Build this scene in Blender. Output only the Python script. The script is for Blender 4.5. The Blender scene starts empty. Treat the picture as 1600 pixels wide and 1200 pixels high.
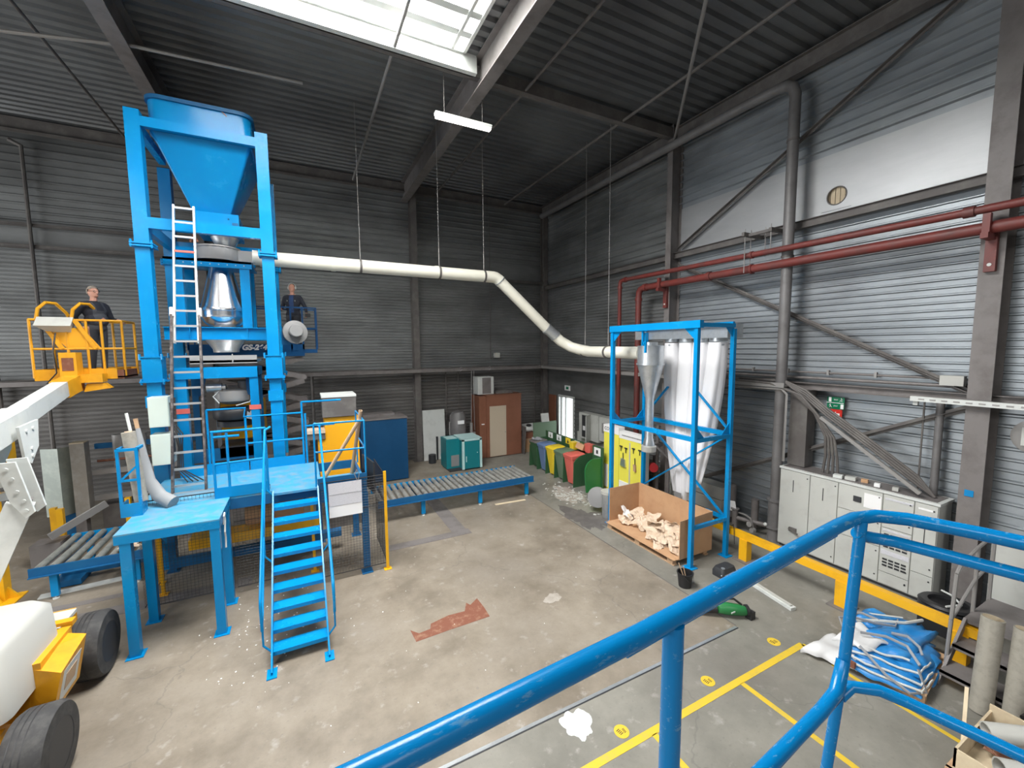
import bpy, bmesh, math, random
from mathutils import Vector, Matrix, Euler
random.seed(7)
R = math.radians
scene = bpy.context.scene
COL = scene.collection

# ------------------------------------------------------------------ camera, world, large lights, exposure
cam_d = bpy.data.cameras.new('camera')
cam_d.sensor_fit = 'HORIZONTAL'; cam_d.sensor_width = 36.0
cam_d.lens = 647.6246 / 1600 * 36.0
cam_d.clip_start = 0.05; cam_d.clip_end = 200
cam = bpy.data.objects.new('camera', cam_d); COL.objects.link(cam)
cam.matrix_world = (Matrix.Translation((0, 0, 4.3)) @ Matrix.Rotation(R(-26.913), 4, 'Z')
                    @ Matrix.Rotation(R(84.881), 4, 'X') @ Matrix.Rotation(R(-0.4605), 4, 'Z'))
scene.camera = cam
vs = scene.view_settings
vs.view_transform = 'Standard'; vs.look = 'None'; vs.gamma = 1.0; vs.use_curve_mapping = False
vs.exposure = 0.3
scene.cycles.max_bounces = 7
scene.cycles.use_denoising = True

world = bpy.data.worlds.new('sky'); scene.world = world; world.use_nodes = True
wn = world.node_tree.nodes
wn['Background'].inputs[0].default_value = (0.93, 0.96, 1.0, 1)
wn['Background'].inputs[1].default_value = 0.22

def area(name, loc, sx, sy, power, col=(1, 1, 1), rot=(0, 0, 0)):
    d = bpy.data.lights.new(name, 'AREA'); d.shape = 'RECTANGLE'; d.size = sx; d.size_y = sy
    d.energy = power; d.color = col
    o = bpy.data.objects.new(name, d); COL.objects.link(o); o.location = loc; o.rotation_euler = rot
    return o
# daylight falling through the glazed roof bay next to the hopper and through the next bay behind the camera
area('skylight_daylight', (0.5, 5.95, 10.42), 5.3, 4.5, 2700, (1.0, 0.985, 0.96))
area('rear_skylight_daylight', (0.45, -12.0, 10.35), 5.2, 9.0, 800, (1.0, 0.985, 0.96))
area('side_skylight_daylight', (-8.0, -2.0, 10.35), 4.5, 12.0, 1200, (1.0, 0.985, 0.96))
area('left_gate_daylight', (-15.55, 8.0, 3.0), 5.6, 9.0, 1000, (0.97, 0.99, 1.0), (0, R(-90), 0))

# ------------------------------------------------------------------ helpers
def principled(name, col, rough=0.5, metal=0.0):
    m = bpy.data.materials.new(name); m.use_nodes = True
    b = m.node_tree.nodes['Principled BSDF']
    b.inputs['Base Color'].default_value = (*col, 1); b.inputs['Roughness'].default_value = rough
    b.inputs['Metallic'].default_value = metal
    return m, m.node_tree, b

def surf(name, col, rough=0.5, metal=0.0, col2=None, scale=3.0, lo=0.45, hi=0.65, bump=0.0, bscale=40.0, stretch=(1, 1, 1), rough2=None, detail=6):
    """One surface: a base colour, broken up by a noise towards a second colour (wear, dirt, grain)."""
    m, t, b = principled(name, col, rough, metal)
    n = t.nodes; l = t.links
    tc = n.new('ShaderNodeTexCoord'); mp = n.new('ShaderNodeMapping'); mp.inputs['Scale'].default_value = stretch
    l.new(tc.outputs['Object'], mp.inputs[0])
    if col2 is not None:
        ns = n.new('ShaderNodeTexNoise'); ns.inputs['Scale'].default_value = scale; ns.inputs['Detail'].default_value = detail
        ns.inputs['Roughness'].default_value = 0.65
        l.new(mp.outputs[0], ns.inputs['Vector'])
        r = n.new('ShaderNodeValToRGB'); r.color_ramp.elements[0].position = lo; r.color_ramp.elements[1].position = hi
        r.color_ramp.elements[0].color = (*col, 1); r.color_ramp.elements[1].color = (*col2, 1)
        l.new(ns.outputs['Fac'], r.inputs[0]); l.new(r.outputs[0], b.inputs['Base Color'])
        if rough2 is not None:
            mr = n.new('ShaderNodeMapRange'); mr.inputs['From Min'].default_value = lo; mr.inputs['From Max'].default_value = hi
            mr.inputs['To Min'].default_value = rough; mr.inputs['To Max'].default_value = rough2
            l.new(ns.outputs['Fac'], mr.inputs['Value']); l.new(mr.outputs[0], b.inputs['Roughness'])
    if bump:
        nb = n.new('ShaderNodeTexNoise'); nb.inputs['Scale'].default_value = bscale; nb.inputs['Detail'].default_value = 4
        l.new(mp.outputs[0], nb.inputs['Vector'])
        bp = n.new('ShaderNodeBump'); bp.inputs['Strength'].default_value = bump; bp.inputs['Distance'].default_value = 0.01
        l.new(nb.outputs['Fac'], bp.inputs['Height']); l.new(bp.outputs[0], b.inputs['Normal'])
    return m

def glow(name, col, strength):
    m = bpy.data.materials.new(name); m.use_nodes = True; t = m.node_tree
    t.nodes.remove(t.nodes['Principled BSDF'])
    e = t.nodes.new('ShaderNodeEmission'); e.inputs[0].default_value = (*col, 1); e.inputs[1].default_value = strength
    t.links.new(e.outputs[0], t.nodes['Material Output'].inputs[0])
    return m

M = {}
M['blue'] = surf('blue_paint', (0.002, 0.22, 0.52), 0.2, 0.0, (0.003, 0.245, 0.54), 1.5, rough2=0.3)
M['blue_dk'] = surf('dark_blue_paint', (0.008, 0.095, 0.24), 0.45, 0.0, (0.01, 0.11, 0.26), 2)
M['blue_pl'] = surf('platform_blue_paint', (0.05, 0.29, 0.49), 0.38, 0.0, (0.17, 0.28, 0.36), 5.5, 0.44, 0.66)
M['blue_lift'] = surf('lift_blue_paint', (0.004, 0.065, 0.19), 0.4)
M['yellow'] = surf('yellow_paint', (0.80, 0.42, 0.008), 0.4, 0.0, (0.62, 0.30, 0.01), 2.5, 0.5, 0.75)
M['lift_yel'] = surf('amber_paint', (0.74, 0.35, 0.015), 0.38, 0.0, (0.60, 0.27, 0.018), 3.0, 0.5, 0.75)
M['orange'] = surf('orange_yellow_paint', (0.85, 0.40, 0.01), 0.42)
M['white'] = surf('white_paint', (0.62, 0.64, 0.62), 0.4, 0.0, (0.50, 0.52, 0.50), 3, 0.5, 0.75)
M['white_pl'] = surf('white_plastic', (0.46, 0.46, 0.43), 0.45)
M['grey_cab'] = surf('light_grey_enamel', (0.52, 0.53, 0.50), 0.42, 0.0, (0.42, 0.42, 0.40), 2, 0.5, 0.75)
M['box_grn'] = surf('pale_green_grey_enamel', (0.62, 0.70, 0.64), 0.4)
M['galv'] = surf('galvanised_steel', (0.60, 0.63, 0.65), 0.30, 0.75, (0.48, 0.51, 0.53), 6, 0.4, 0.65, rough2=0.42)
M['zinc'] = surf('matt_zinc_sheet', (0.30, 0.34, 0.31), 0.45, 0.2, (0.38, 0.42, 0.38), 4)
M['zinc_br'] = surf('weathered_zinc', (0.26, 0.24, 0.21), 0.5, 0.2, (0.32, 0.30, 0.27), 6)
M['bright'] = surf('polished_stainless', (0.78, 0.79, 0.80), 0.22, 1.0)
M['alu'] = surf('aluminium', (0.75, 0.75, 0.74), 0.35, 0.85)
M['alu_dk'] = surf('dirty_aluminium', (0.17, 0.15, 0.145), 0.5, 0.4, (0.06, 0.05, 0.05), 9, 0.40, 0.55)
M['roller'] = surf('zinc_roller', (0.46, 0.46, 0.43), 0.45, 0.55, (0.30, 0.29, 0.27), 5)
M['roller_dk'] = surf('grey_roller', (0.27, 0.28, 0.26), 0.5, 0.3, (0.18, 0.19, 0.18), 5)
M['steel_dk'] = surf('dusty_dark_steel', (0.115, 0.105, 0.10), 0.6, 0.1, (0.16, 0.15, 0.14), 3)
M['steel_gr'] = surf('grey_painted_steel', (0.19, 0.175, 0.17), 0.55, 0.1, (0.14, 0.125, 0.12), 2.5)
M['steel_md'] = surf('mid_grey_steel', (0.30, 0.29, 0.28), 0.5, 0.3)
M['greypipe'] = surf('grey_pipe_paint', (0.17, 0.165, 0.165), 0.5, 0.1, (0.13, 0.125, 0.125), 2)
M['red'] = surf('red_pipe_paint', (0.165, 0.030, 0.025), 0.5, 0.0, (0.105, 0.038, 0.034), 2.5, 0.45, 0.7)
M['red_br'] = surf('red_valve_paint', (0.42, 0.03, 0.035), 0.4)
M['pale_spot'] = surf('pale_concrete', (0.36, 0.33, 0.29), 0.6, 0.0, (0.30, 0.27, 0.23), 6)
M['duct'] = surf('cream_plastic_duct', (0.80, 0.78, 0.68), 0.38)
M['black'] = surf('black_plastic', (0.018, 0.018, 0.02), 0.45)
M['rubber'] = surf('tyre_rubber', (0.035, 0.035, 0.036), 0.75, 0.0, (0.07, 0.068, 0.065), 8, 0.45, 0.7)
M['rim'] = surf('dark_rim', (0.03, 0.032, 0.036), 0.5)
M['card'] = surf('brown_cardboard', (0.50, 0.30, 0.165), 0.8, 0.0, (0.45, 0.26, 0.14), 3)
M['card_lt'] = surf('pale_cardboard', (0.66, 0.53, 0.41), 0.85, 0.0, (0.54, 0.41, 0.29), 6, 0.4, 0.65)
M['tube_card'] = surf('cardboard_tube', (0.52, 0.36, 0.23), 0.8)
M['tube_gr'] = surf('grey_cardboard_tube', (0.31, 0.29, 0.245), 0.8, 0.0, (0.25, 0.235, 0.20), 12)
M['wood'] = surf('pallet_wood', (0.50, 0.33, 0.20), 0.8, 0.0, (0.34, 0.21, 0.12), 5, 0.4, 0.7, stretch=(1, 6, 6))
M['ply'] = surf('pale_plywood', (0.62, 0.52, 0.36), 0.7, 0.0, (0.55, 0.44, 0.30), 4)
M['brown'] = surf('brown_panel', (0.225, 0.09, 0.052), 0.55, 0.0, (0.20, 0.08, 0.045), 2)
M['cream_door'] = surf('cream_door_panel', (0.50, 0.42, 0.32), 0.5)
M['teal'] = surf('teal_paint', (0.006, 0.185, 0.215), 0.4)
M['teal_lt'] = surf('pale_teal_paint', (0.45, 0.66, 0.66), 0.4)
M['cab_blue'] = surf('deep_blue_cabinet_paint', (0.006, 0.058, 0.15), 0.4, 0.0, (0.008, 0.068, 0.17), 1.5)
M['green_bin'] = surf('green_plastic', (0.035, 0.10, 0.045), 0.45)
M['green_lt'] = surf('grey_green_plastic', (0.13, 0.20, 0.13), 0.5)
M['green_br'] = surf('bright_green_plastic', (0.02, 0.17, 0.05), 0.35)
M['bin_blue'] = surf('bin_blue_plastic', (0.13, 0.20, 0.36), 0.5)
M['bin_yel'] = surf('bin_yellow_plastic', (0.80, 0.58, 0.03), 0.45)
M['bin_red'] = surf('bin_red_plastic', (0.66, 0.14, 0.11), 0.5)
M['lemon'] = surf('lemon_board', (0.86, 0.78, 0.10), 0.45)
M['cloth'] = surf('white_filter_cloth', (0.74, 0.74, 0.76), 0.85, bump=0.15, bscale=60)
M['tarp'] = surf('blue_woven_plastic', (0.012, 0.19, 0.50), 0.4, 0.0, (0.06, 0.28, 0.58), 5, 0.5, 0.75, bump=0.35, bscale=14)
M['tarp_w'] = surf('white_woven_plastic', (0.62, 0.62, 0.62), 0.5, bump=0.4, bscale=10)
M['strap'] = surf('grey_webbing', (0.30, 0.31, 0.33), 0.8)
M['paper'] = surf('printed_paper', (0.62, 0.62, 0.66), 0.7, 0.0, (0.5, 0.5, 0.54), 25, 0.5, 0.62, stretch=(1, 1, 8))
M['paper_w'] = surf('white_paper', (0.85, 0.85, 0.85), 0.7)
M['ink'] = surf('black_ink', (0.02, 0.02, 0.02), 0.6)
M['skin'] = surf('skin', (0.55, 0.28, 0.20), 0.5)
M['sleeve'] = surf('grey_sleeve_fabric', (0.26, 0.27, 0.28), 0.7, bump=0.2, bscale=25)
M['hair'] = surf('grey_hair', (0.26, 0.22, 0.18), 0.8)
M['navy'] = surf('dark_navy_cloth', (0.018, 0.020, 0.030), 0.85)
M['char'] = surf('charcoal_cloth', (0.055, 0.058, 0.068), 0.85)
M['shirt'] = surf('blue_shirt_cloth', (0.02, 0.05, 0.14), 0.85)
M['stonegrey'] = surf('mid_grey_plastic', (0.235, 0.235, 0.235), 0.5)
M['signgreen'] = surf('sign_green', (0.0, 0.16, 0.07), 0.4)
M['signred'] = surf('sign_red', (0.60, 0.03, 0.02), 0.4)
M['rust'] = surf('rusty_steel', (0.20, 0.075, 0.045), 0.7, 0.2, (0.30, 0.17, 0.11), 9, 0.5, 0.7, bump=0.3, bscale=30)
M['tape'] = surf('worn_yellow_floor_paint', (0.62, 0.43, 0.03), 0.6, 0.0, (0.42, 0.34, 0.10), 7, 0.52, 0.75)
M['shine'] = glow('lamp_tube_light', (1.0, 0.93, 0.86), 6.0)
M['glaze'] = glow('skylight_glazing', (0.95, 0.98, 1.0), 2.2)
M['gateglow'] = glow('daylight_in_gate', (0.92, 0.97, 1.0), 0.5)
M['daydoor'] = glow('daylight_in_doorway', (0.92, 0.97, 1.0), 2.2)

for k_ in ('blue', 'blue_dk', 'blue_pl', 'blue_lift', 'cab_blue'): M[k_].node_tree.nodes['Principled BSDF'].inputs['Specular IOR Level'].default_value = 0.3
class MB:
    """Collects solid shapes in world coordinates and links them as one mesh object."""
    def __init__(s): s.v = []; s.f = []; s.mi = []; s.cur = 0
    def add(s, vs, fs):
        o = len(s.v); s.v += [tuple(p) for p in vs]; s.f += [tuple(i + o for i in f) for f in fs]; s.mi += [s.cur] * len(fs); return s
    def bx(s, x0, x1, y0, y1, z0, z1):
        x0, x1 = min(x0, x1), max(x0, x1); y0, y1 = min(y0, y1), max(y0, y1); z0, z1 = min(z0, z1), max(z0, z1)
        v = [(x, y, z) for z in (z0, z1) for x, y in ((x0, y0), (x1, y0), (x1, y1), (x0, y1))]
        return s.add(v, [(3, 2, 1, 0), (4, 5, 6, 7), (0, 1, 5, 4), (1, 2, 6, 5), (2, 3, 7, 6), (3, 0, 4, 7)])
    def box(s, c, d, rot=(0, 0, 0)):
        m = Euler(rot).to_matrix(); c = Vector(c)
        v = [c + m @ Vector((x * d[0] / 2, y * d[1] / 2, z * d[2] / 2)) for z in (-1, 1) for x, y in ((-1, -1), (1, -1), (1, 1), (-1, 1))]
        return s.add(v, [(3, 2, 1, 0), (4, 5, 6, 7), (0, 1, 5, 4), (1, 2, 6, 5), (2, 3, 7, 6), (3, 0, 4, 7)])
    def bar(s, p0, p1, w, h, up=(0, 0, 1)):
        """rectangular bar from p0 to p1; w across, h along 'up'"""
        p0, p1 = Vector(p0), Vector(p1); d = (p1 - p0).normalized(); u = Vector(up)
        if abs(d.dot(u)) > 0.98: u = Vector((1, 0, 0)) if abs(d.x) < 0.9 else Vector((0, 1, 0))
        a = d.cross(u).normalized(); b = a.cross(d).normalized()
        v = [p + a * (i * w / 2) + b * (j * h / 2) for p in (p0, p1) for i, j in ((-1, -1), (1, -1), (1, 1), (-1, 1))]
        return s.add(v, [(3, 2, 1, 0), (4, 5, 6, 7), (0, 1, 5, 4), (1, 2, 6, 5), (2, 3, 7, 6), (3, 0, 4, 7)])
    def ibeam(s, p0, p1, w, h, t=0.012, up=(0, 0, 1)):
        p0, p1 = Vector(p0), Vector(p1); d = (p1 - p0).normalized(); u = Vector(up)
        if abs(d.dot(u)) > 0.98: u = Vector((1, 0, 0))
        a = d.cross(u).normalized(); b = a.cross(d).normalized()
        o = b * (h / 2 - t / 2)
        s.bar(p0 + o, p1 + o, w, t, up); s.bar(p0 - o, p1 - o, w, t, up); s.bar(p0, p1, t, h - 2 * t, up); return s
    def cyl(s, p0, p1, r, r1=None, n=16, caps=True):
        r1 = r if r1 is None else r1; p0, p1 = Vector(p0), Vector(p1); d = (p1 - p0).normalized()
        u = Vector((0, 0, 1)) if abs(d.z) < 0.9 else Vector((1, 0, 0)); a = d.cross(u).normalized(); b = d.cross(a)
        v = [p + (a * math.cos(2 * math.pi * i / n) + b * math.sin(2 * math.pi * i / n)) * q for p, q in ((p0, r), (p1, r1)) for i in range(n)]
        f = [(i, (i + 1) % n, n + (i + 1) % n, n + i) for i in range(n)]
        if caps: f += [tuple(range(n - 1, -1, -1)), tuple(range(n, 2 * n))]
        return s.add(v, f)
    def tube(s, pts, r, n=10, caps=True, radii=None, flat=1.0):
        pts = [Vector(p) for p in pts]; k = len(pts); rings = []; prev = None
        for i, p in enumerate(pts):
            d = ((pts[min(i + 1, k - 1)] - p).normalized() + (p - pts[max(i - 1, 0)]).normalized()).normalized()
            if prev is None:
                u = Vector((0, 0, 1)) if abs(d.z) < 0.9 else Vector((1, 0, 0)); a = d.cross(u).normalized()
            else: a = (prev - d * prev.dot(d)).normalized()
            prev = a; b = d.cross(a); q = radii[i] if radii else r
            rings += [p + (a * math.cos(2 * math.pi * j / n) * flat + b * math.sin(2 * math.pi * j / n)) * q for j in range(n)]
        f = [(i * n + j, i * n + (j + 1) % n, (i + 1) * n + (j + 1) % n, (i + 1) * n + j) for i in range(k - 1) for j in range(n)]
        if caps: f += [tuple(range(n - 1, -1, -1)), tuple((k - 1) * n + j for j in range(n))]
        return s.add(rings, f)
    def lathe(s, prof, c, n=24, axis=(0, 0, 1), caps=True):
        """prof: list of (radius, height along axis) around c"""
        ax = Vector(axis).normalized(); u = Vector((1, 0, 0)) if abs(ax.x) < 0.9 else Vector((0, 1, 0))
        a = (u - ax * u.dot(ax)).normalized(); b = ax.cross(a); c = Vector(c); k = len(prof)
        v = [c + ax * h + (a * math.cos(2 * math.pi * j / n) + b * math.sin(2 * math.pi * j / n)) * r for r, h in prof for j in range(n)]
        f = [(i * n + j, i * n + (j + 1) % n, (i + 1) * n + (j + 1) % n, (i + 1) * n + j) for i in range(k - 1) for j in range(n)]
        if caps: f += [tuple(range(n - 1, -1, -1)), tuple((k - 1) * n + j for j in range(n))]
        return s.add(v, f)
    def prism(s, poly, ax, a0, a1):
        """polygon in the plane across axis ax ('x': (y,z), 'y': (x,z), 'z': (x,y)), extruded a0..a1"""
        def P(p, a): return {'x': (a, p[0], p[1]), 'y': (p[0], a, p[1]), 'z': (p[0], p[1], a)}[ax]
        n = len(poly); v = [P(p, a0) for p in poly] + [P(p, a1) for p in poly]
        return s.add(v, [(i, (i + 1) % n, n + (i + 1) % n, n + i) for i in range(n)] + [tuple(range(n - 1, -1, -1)), tuple(range(n, 2 * n))])
    def loft(s, loops, caps=True):
        n = len(loops[0]); v = [p for L in loops for p in L]
        f = [(i * n + j, i * n + (j + 1) % n, (i + 1) * n + (j + 1) % n, (i + 1) * n + j) for i in range(len(loops) - 1) for j in range(n)]
        if caps: f += [tuple(range(n - 1, -1, -1)), tuple((len(loops) - 1) * n + j for j in range(n))]
        return s.add(v, f)
    def ball(s, c, rx, ry=None, rz=None, n=14, rot=None):
        ry = ry or rx; rz = rz or rx; c = Vector(c); m = Euler(rot).to_matrix() if rot else Matrix.Identity(3)
        L = []
        for i in range(n // 2 + 1):
            t = math.pi * (i / (n // 2)); t = min(max(t, 0.02), math.pi - 0.02)
            L.append([c + m @ Vector((rx * math.sin(t) * math.cos(2 * math.pi * j / n), ry * math.sin(t) * math.sin(2 * math.pi * j / n), -rz * math.cos(t))) for j in range(n)])
        return s.loft(L)
    def mark(s, i): s.cur = i; return s
    def build(s, name, mats, parent=None, smooth=True, angle=35):
        me = bpy.data.meshes.new(name); me.from_pydata(s.v, [], s.f); me.update()
        bm = bmesh.new(); bm.from_mesh(me); bmesh.ops.recalc_face_normals(bm, faces=bm.faces); bm.to_mesh(me); bm.free()
        for m in (mats if isinstance(mats, (list, tuple)) else [mats]): me.materials.append(M[m] if isinstance(m, str) else m)
        if any(s.mi): me.polygons.foreach_set('material_index', s.mi)
        if smooth:
            me.polygons.foreach_set('use_smooth', [True] * len(me.polygons)); me.set_sharp_from_angle(angle=R(angle))
        o = bpy.data.objects.new(name, me); COL.objects.link(o)
        if parent is not None: adopt(o, parent)
        return o

def world_of(o):
    m = Matrix.LocRotScale(o.location, o.rotation_euler, None)
    return (world_of(o.parent) @ o.matrix_parent_inverse @ m) if o.parent else m
def adopt(o, parent):
    o.parent = parent; o.matrix_parent_inverse = world_of(parent).inverted()
def tag(o, label, cat, group=None, kind=None):
    o['label'] = label; o['category'] = cat
    if group: o['group'] = group
    if kind: o['kind'] = kind
    return o
def thing(name, label, cat, loc=(0, 0, 0), group=None, kind=None):
    o = bpy.data.objects.new(name, None); COL.objects.link(o); o.location = loc; o.empty_display_size = 0.1
    return tag(o, label, cat, group, kind)
def kids(o): return [c for c in list(COL.objects) if c.parent == o]
def dup(root, dloc, label=None, rotz=0.0):
    """a copy of a thing with copies of its parts and sub-parts, shifted by dloc"""
    r = root.copy(); COL.objects.link(r); r.location = Vector(root.location) + Vector(dloc)
    r.rotation_euler = (root.rotation_euler[0], root.rotation_euler[1], root.rotation_euler[2] + rotz)
    if label: r['label'] = label
    for ch in kids(root):
        c = ch.copy(); COL.objects.link(c); c.parent = r
        for g in kids(ch):
            d = g.copy(); COL.objects.link(d); d.parent = c
    return r
def one(name, label, cat, mb, mat, group=None, kind=None, **k):
    o = mb.build(name, mat, None, **k); tag(o, label, cat, group, kind)
    return o
def text(name, s, size, mat, loc, rot, parent=None, depth=0.002, align='CENTER', label=None, bold=0.0, shear=0.0):
    """lettering as real thin geometry"""
    c = bpy.data.curves.new(name, 'FONT'); c.body = s; c.size = size; c.extrude = depth; c.align_x = align; c.align_y = 'CENTER'; c.offset = bold; c.shear = shear
    t = bpy.data.objects.new(name + '_curve', c); COL.objects.link(t)
    dg = bpy.context.evaluated_depsgraph_get(); me = bpy.data.meshes.new_from_object(t.evaluated_get(dg))
    COL.objects.unlink(t); bpy.data.objects.remove(t)
    me.materials.clear(); me.materials.append(M[mat]); me.name = name
    mt = Matrix.LocRotScale(Vector(loc), Euler(rot), None); me.transform(mt)
    o = bpy.data.objects.new(name, me); COL.objects.link(o)
    if parent is not None: adopt(o, parent)
    if label: o['label'] = label
    return o
FACE_Y = (R(90), 0, 0)          # text read by someone looking along +y
FACE_X = (R(90), 0, R(-90))     # text read by someone looking along +x

# ------------------------------------------------------------------ shell: floor, walls, roof, frames of the building
XW, YW, ZR = 9.6, 15.7, 10.2
def floor_material():
    m, t, b = principled('worn_concrete', (0.3, 0.28, 0.25), 0.5)
    n = t.nodes; l = t.links
    geo = n.new('ShaderNodeNewGeometry'); sep = n.new('ShaderNodeSeparateXYZ'); l.new(geo.outputs['Position'], sep.inputs[0])
    def noise(scale, detail=6, rough=0.6, vec=None):
        x = n.new('ShaderNodeTexNoise'); x.inputs['Scale'].default_value = scale; x.inputs['Detail'].default_value = detail
        x.inputs['Roughness'].default_value = rough; l.new((vec or geo.outputs['Position']), x.inputs['Vector']); return x.outputs['Fac']
    def ramp(src, a, b_, c0, c1):
        r = n.new('ShaderNodeValToRGB'); r.color_ramp.elements[0].position = a; r.color_ramp.elements[1].position = b_
        r.color_ramp.elements[0].color = c0; r.color_ramp.elements[1].color = c1; l.new(src, r.inputs[0]); return r.outputs[0]
    def mix(f, a, b_, mode='MIX'):
        x = n.new('ShaderNodeMix'); x.data_type = 'RGBA'; x.blend_type = mode
        if isinstance(f, float): x.inputs[0].default_value = f
        else: l.new(f, x.inputs[0])
        for s, v in ((6, a), (7, b_)):
            if isinstance(v, tuple): x.inputs[s].default_value = v
            else: l.new(v, x.inputs[s])
        return x.outputs[2]
    def math_(op, a, b_=None):
        x = n.new('ShaderNodeMath'); x.operation = op
        for i, v in enumerate((a, b_)):
            if v is None: continue
            if isinstance(v, (int, float)): x.inputs[i].default_value = v
            else: l.new(v, x.inputs[i])
        return x.outputs[0]
    # beige slab in the middle, greener grey slab beyond the joints
    beige = ramp(noise(0.9, 8, 0.68), 0.35, 0.68, (0.165, 0.140, 0.108, 1), (0.300, 0.262, 0.210, 1))
    grey = ramp(noise(1.1, 8, 0.66), 0.35, 0.68, (0.165, 0.160, 0.138, 1), (0.250, 0.240, 0.208, 1))
    inside = math_('MULTIPLY', math_('LESS_THAN', sep.outputs[0], 5.78), math_('GREATER_THAN', sep.outputs[1], 3.8))
    c = mix(inside, grey, beige)
    spots = ramp(noise(5.0, 5, 0.6), 0.60, 0.72, (0, 0, 0, 1), (1, 1, 1, 1))
    c = mix(spots, c, mix(0.5, c, (0.42, 0.40, 0.37, 1)))
    dirt = ramp(noise(0.45, 4, 0.55), 0.5, 0.75, (0, 0, 0, 1), (0.55, 0.55, 0.55, 1))
    c = mix(dirt, c, (0.15, 0.135, 0.12, 1))
    # fine cracks and scuffs
    vo = n.new('ShaderNodeTexVoronoi'); vo.feature = 'DISTANCE_TO_EDGE'; vo.inputs['Scale'].default_value = 0.22
    dm = n.new('ShaderNodeVectorMath'); dm.operation = 'ADD'; nz = n.new('ShaderNodeTexNoise'); nz.inputs['Scale'].default_value = 1.4; nz.inputs['Detail'].default_value = 5
    l.new(geo.outputs['Position'], nz.inputs['Vector']); l.new(geo.outputs['Position'], dm.inputs[0]); l.new(nz.outputs['Color'], dm.inputs[1]); l.new(dm.outputs[0], vo.inputs['Vector'])
    crack = math_('LESS_THAN', vo.outputs['Distance'], 0.0022)
    c = mix(math_('MULTIPLY', crack, 0.28), c, (0.09, 0.085, 0.08, 1))
    fine = ramp(noise(22, 3, 0.5), 0.62, 0.72, (0, 0, 0, 1), (0.35, 0.35, 0.35, 1))
    c = mix(fine, c, (0.13, 0.12, 0.11, 1))
    l.new(c, b.inputs['Base Color'])
    rr = ramp(noise(1.6, 5), 0.35, 0.7, (0.38, 0.38, 0.38, 1), (0.6, 0.6, 0.6, 1)); l.new(rr, b.inputs['Roughness'])
    bp = n.new('ShaderNodeBump'); bp.inputs['Strength'].default_value = 0.12; bp.inputs['Distance'].default_value = 0.01
    l.new(noise(30, 4), bp.inputs['Height']); l.new(bp.outputs[0], b.inputs['Normal'])
    return m
M['floor'] = floor_material()

def sheet_material(name, c0, c1, metal, rough, stain=(0.05, 0.05, 0.05), amt=0.5, vert=False):
    m, t, b = principled(name, c0, rough, metal); n = t.nodes; l = t.links
    geo = n.new('ShaderNodeNewGeometry'); mp = n.new('ShaderNodeMapping')
    mp.inputs['Scale'].default_value = (0.35, 0.35, 1.6); l.new(geo.outputs['Position'], mp.inputs[0])
    a = n.new('ShaderNodeTexNoise'); a.inputs['Scale'].default_value = 1.2; a.inputs['Detail'].default_value = 8; a.inputs['Roughness'].default_value = 0.62; l.new(mp.outputs[0], a.inputs['Vector'])
    r = n.new('ShaderNodeValToRGB'); r.color_ramp.elements[0].position = 0.35; r.color_ramp.elements[1].position = 0.68
    r.color_ramp.elements[0].color = (*c0, 1); r.color_ramp.elements[1].color = (*c1, 1); l.new(a.outputs['Fac'], r.inputs[0])
    s = n.new('ShaderNodeTexNoise'); s.inputs['Scale'].default_value = 0.55; s.inputs['Detail'].default_value = 5; l.new(geo.outputs['Position'], s.inputs['Vector'])
    sr = n.new('ShaderNodeValToRGB'); sr.color_ramp.elements[0].position = 0.5; sr.color_ramp.elements[1].position = 0.75
    sr.color_ramp.elements[0].color = (0, 0, 0, 1); sr.color_ramp.elements[1].color = (amt, amt, amt, 1); l.new(s.outputs['Fac'], sr.inputs[0])
    mx = n.new('ShaderNodeMix'); mx.data_type = 'RGBA'; l.new(sr.outputs[0], mx.inputs[0]); l.new(r.outputs[0], mx.inputs[6]); mx.inputs[7].default_value = (*stain, 1)
    l.new(mx.outputs[2], b.inputs['Base Color'])
    rg = n.new('ShaderNodeMapRange'); rg.inputs['To Min'].default_value = rough - 0.08; rg.inputs['To Max'].default_value = rough + 0.15
    l.new(a.outputs['Fac'], rg.inputs['Value']); l.new(rg.outputs[0], b.inputs['Roughness'])
    return m
M['wall_dk'] = sheet_material('sooty_ribbed_sheet', (0.15, 0.155, 0.155), (0.25, 0.26, 0.262), 0.35, 0.45)
M['wall_md'] = sheet_material('dusty_ribbed_sheet', (0.25, 0.275, 0.295), (0.37, 0.40, 0.425), 0.5, 0.38, (0.14, 0.14, 0.145), 0.5)
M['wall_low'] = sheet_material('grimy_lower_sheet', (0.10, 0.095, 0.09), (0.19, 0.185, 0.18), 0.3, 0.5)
M['roof'] = sheet_material('dark_roof_deck', (0.155, 0.16, 0.168), (0.24, 0.25, 0.255), 0.55, 0.38, (0.07, 0.07, 0.075))
M['plain'] = sheet_material('plain_zinc_sheet', (0.38, 0.39, 0.40), (0.46, 0.47, 0.48), 0.55, 0.42, (0.25, 0.25, 0.26), 0.3)

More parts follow.
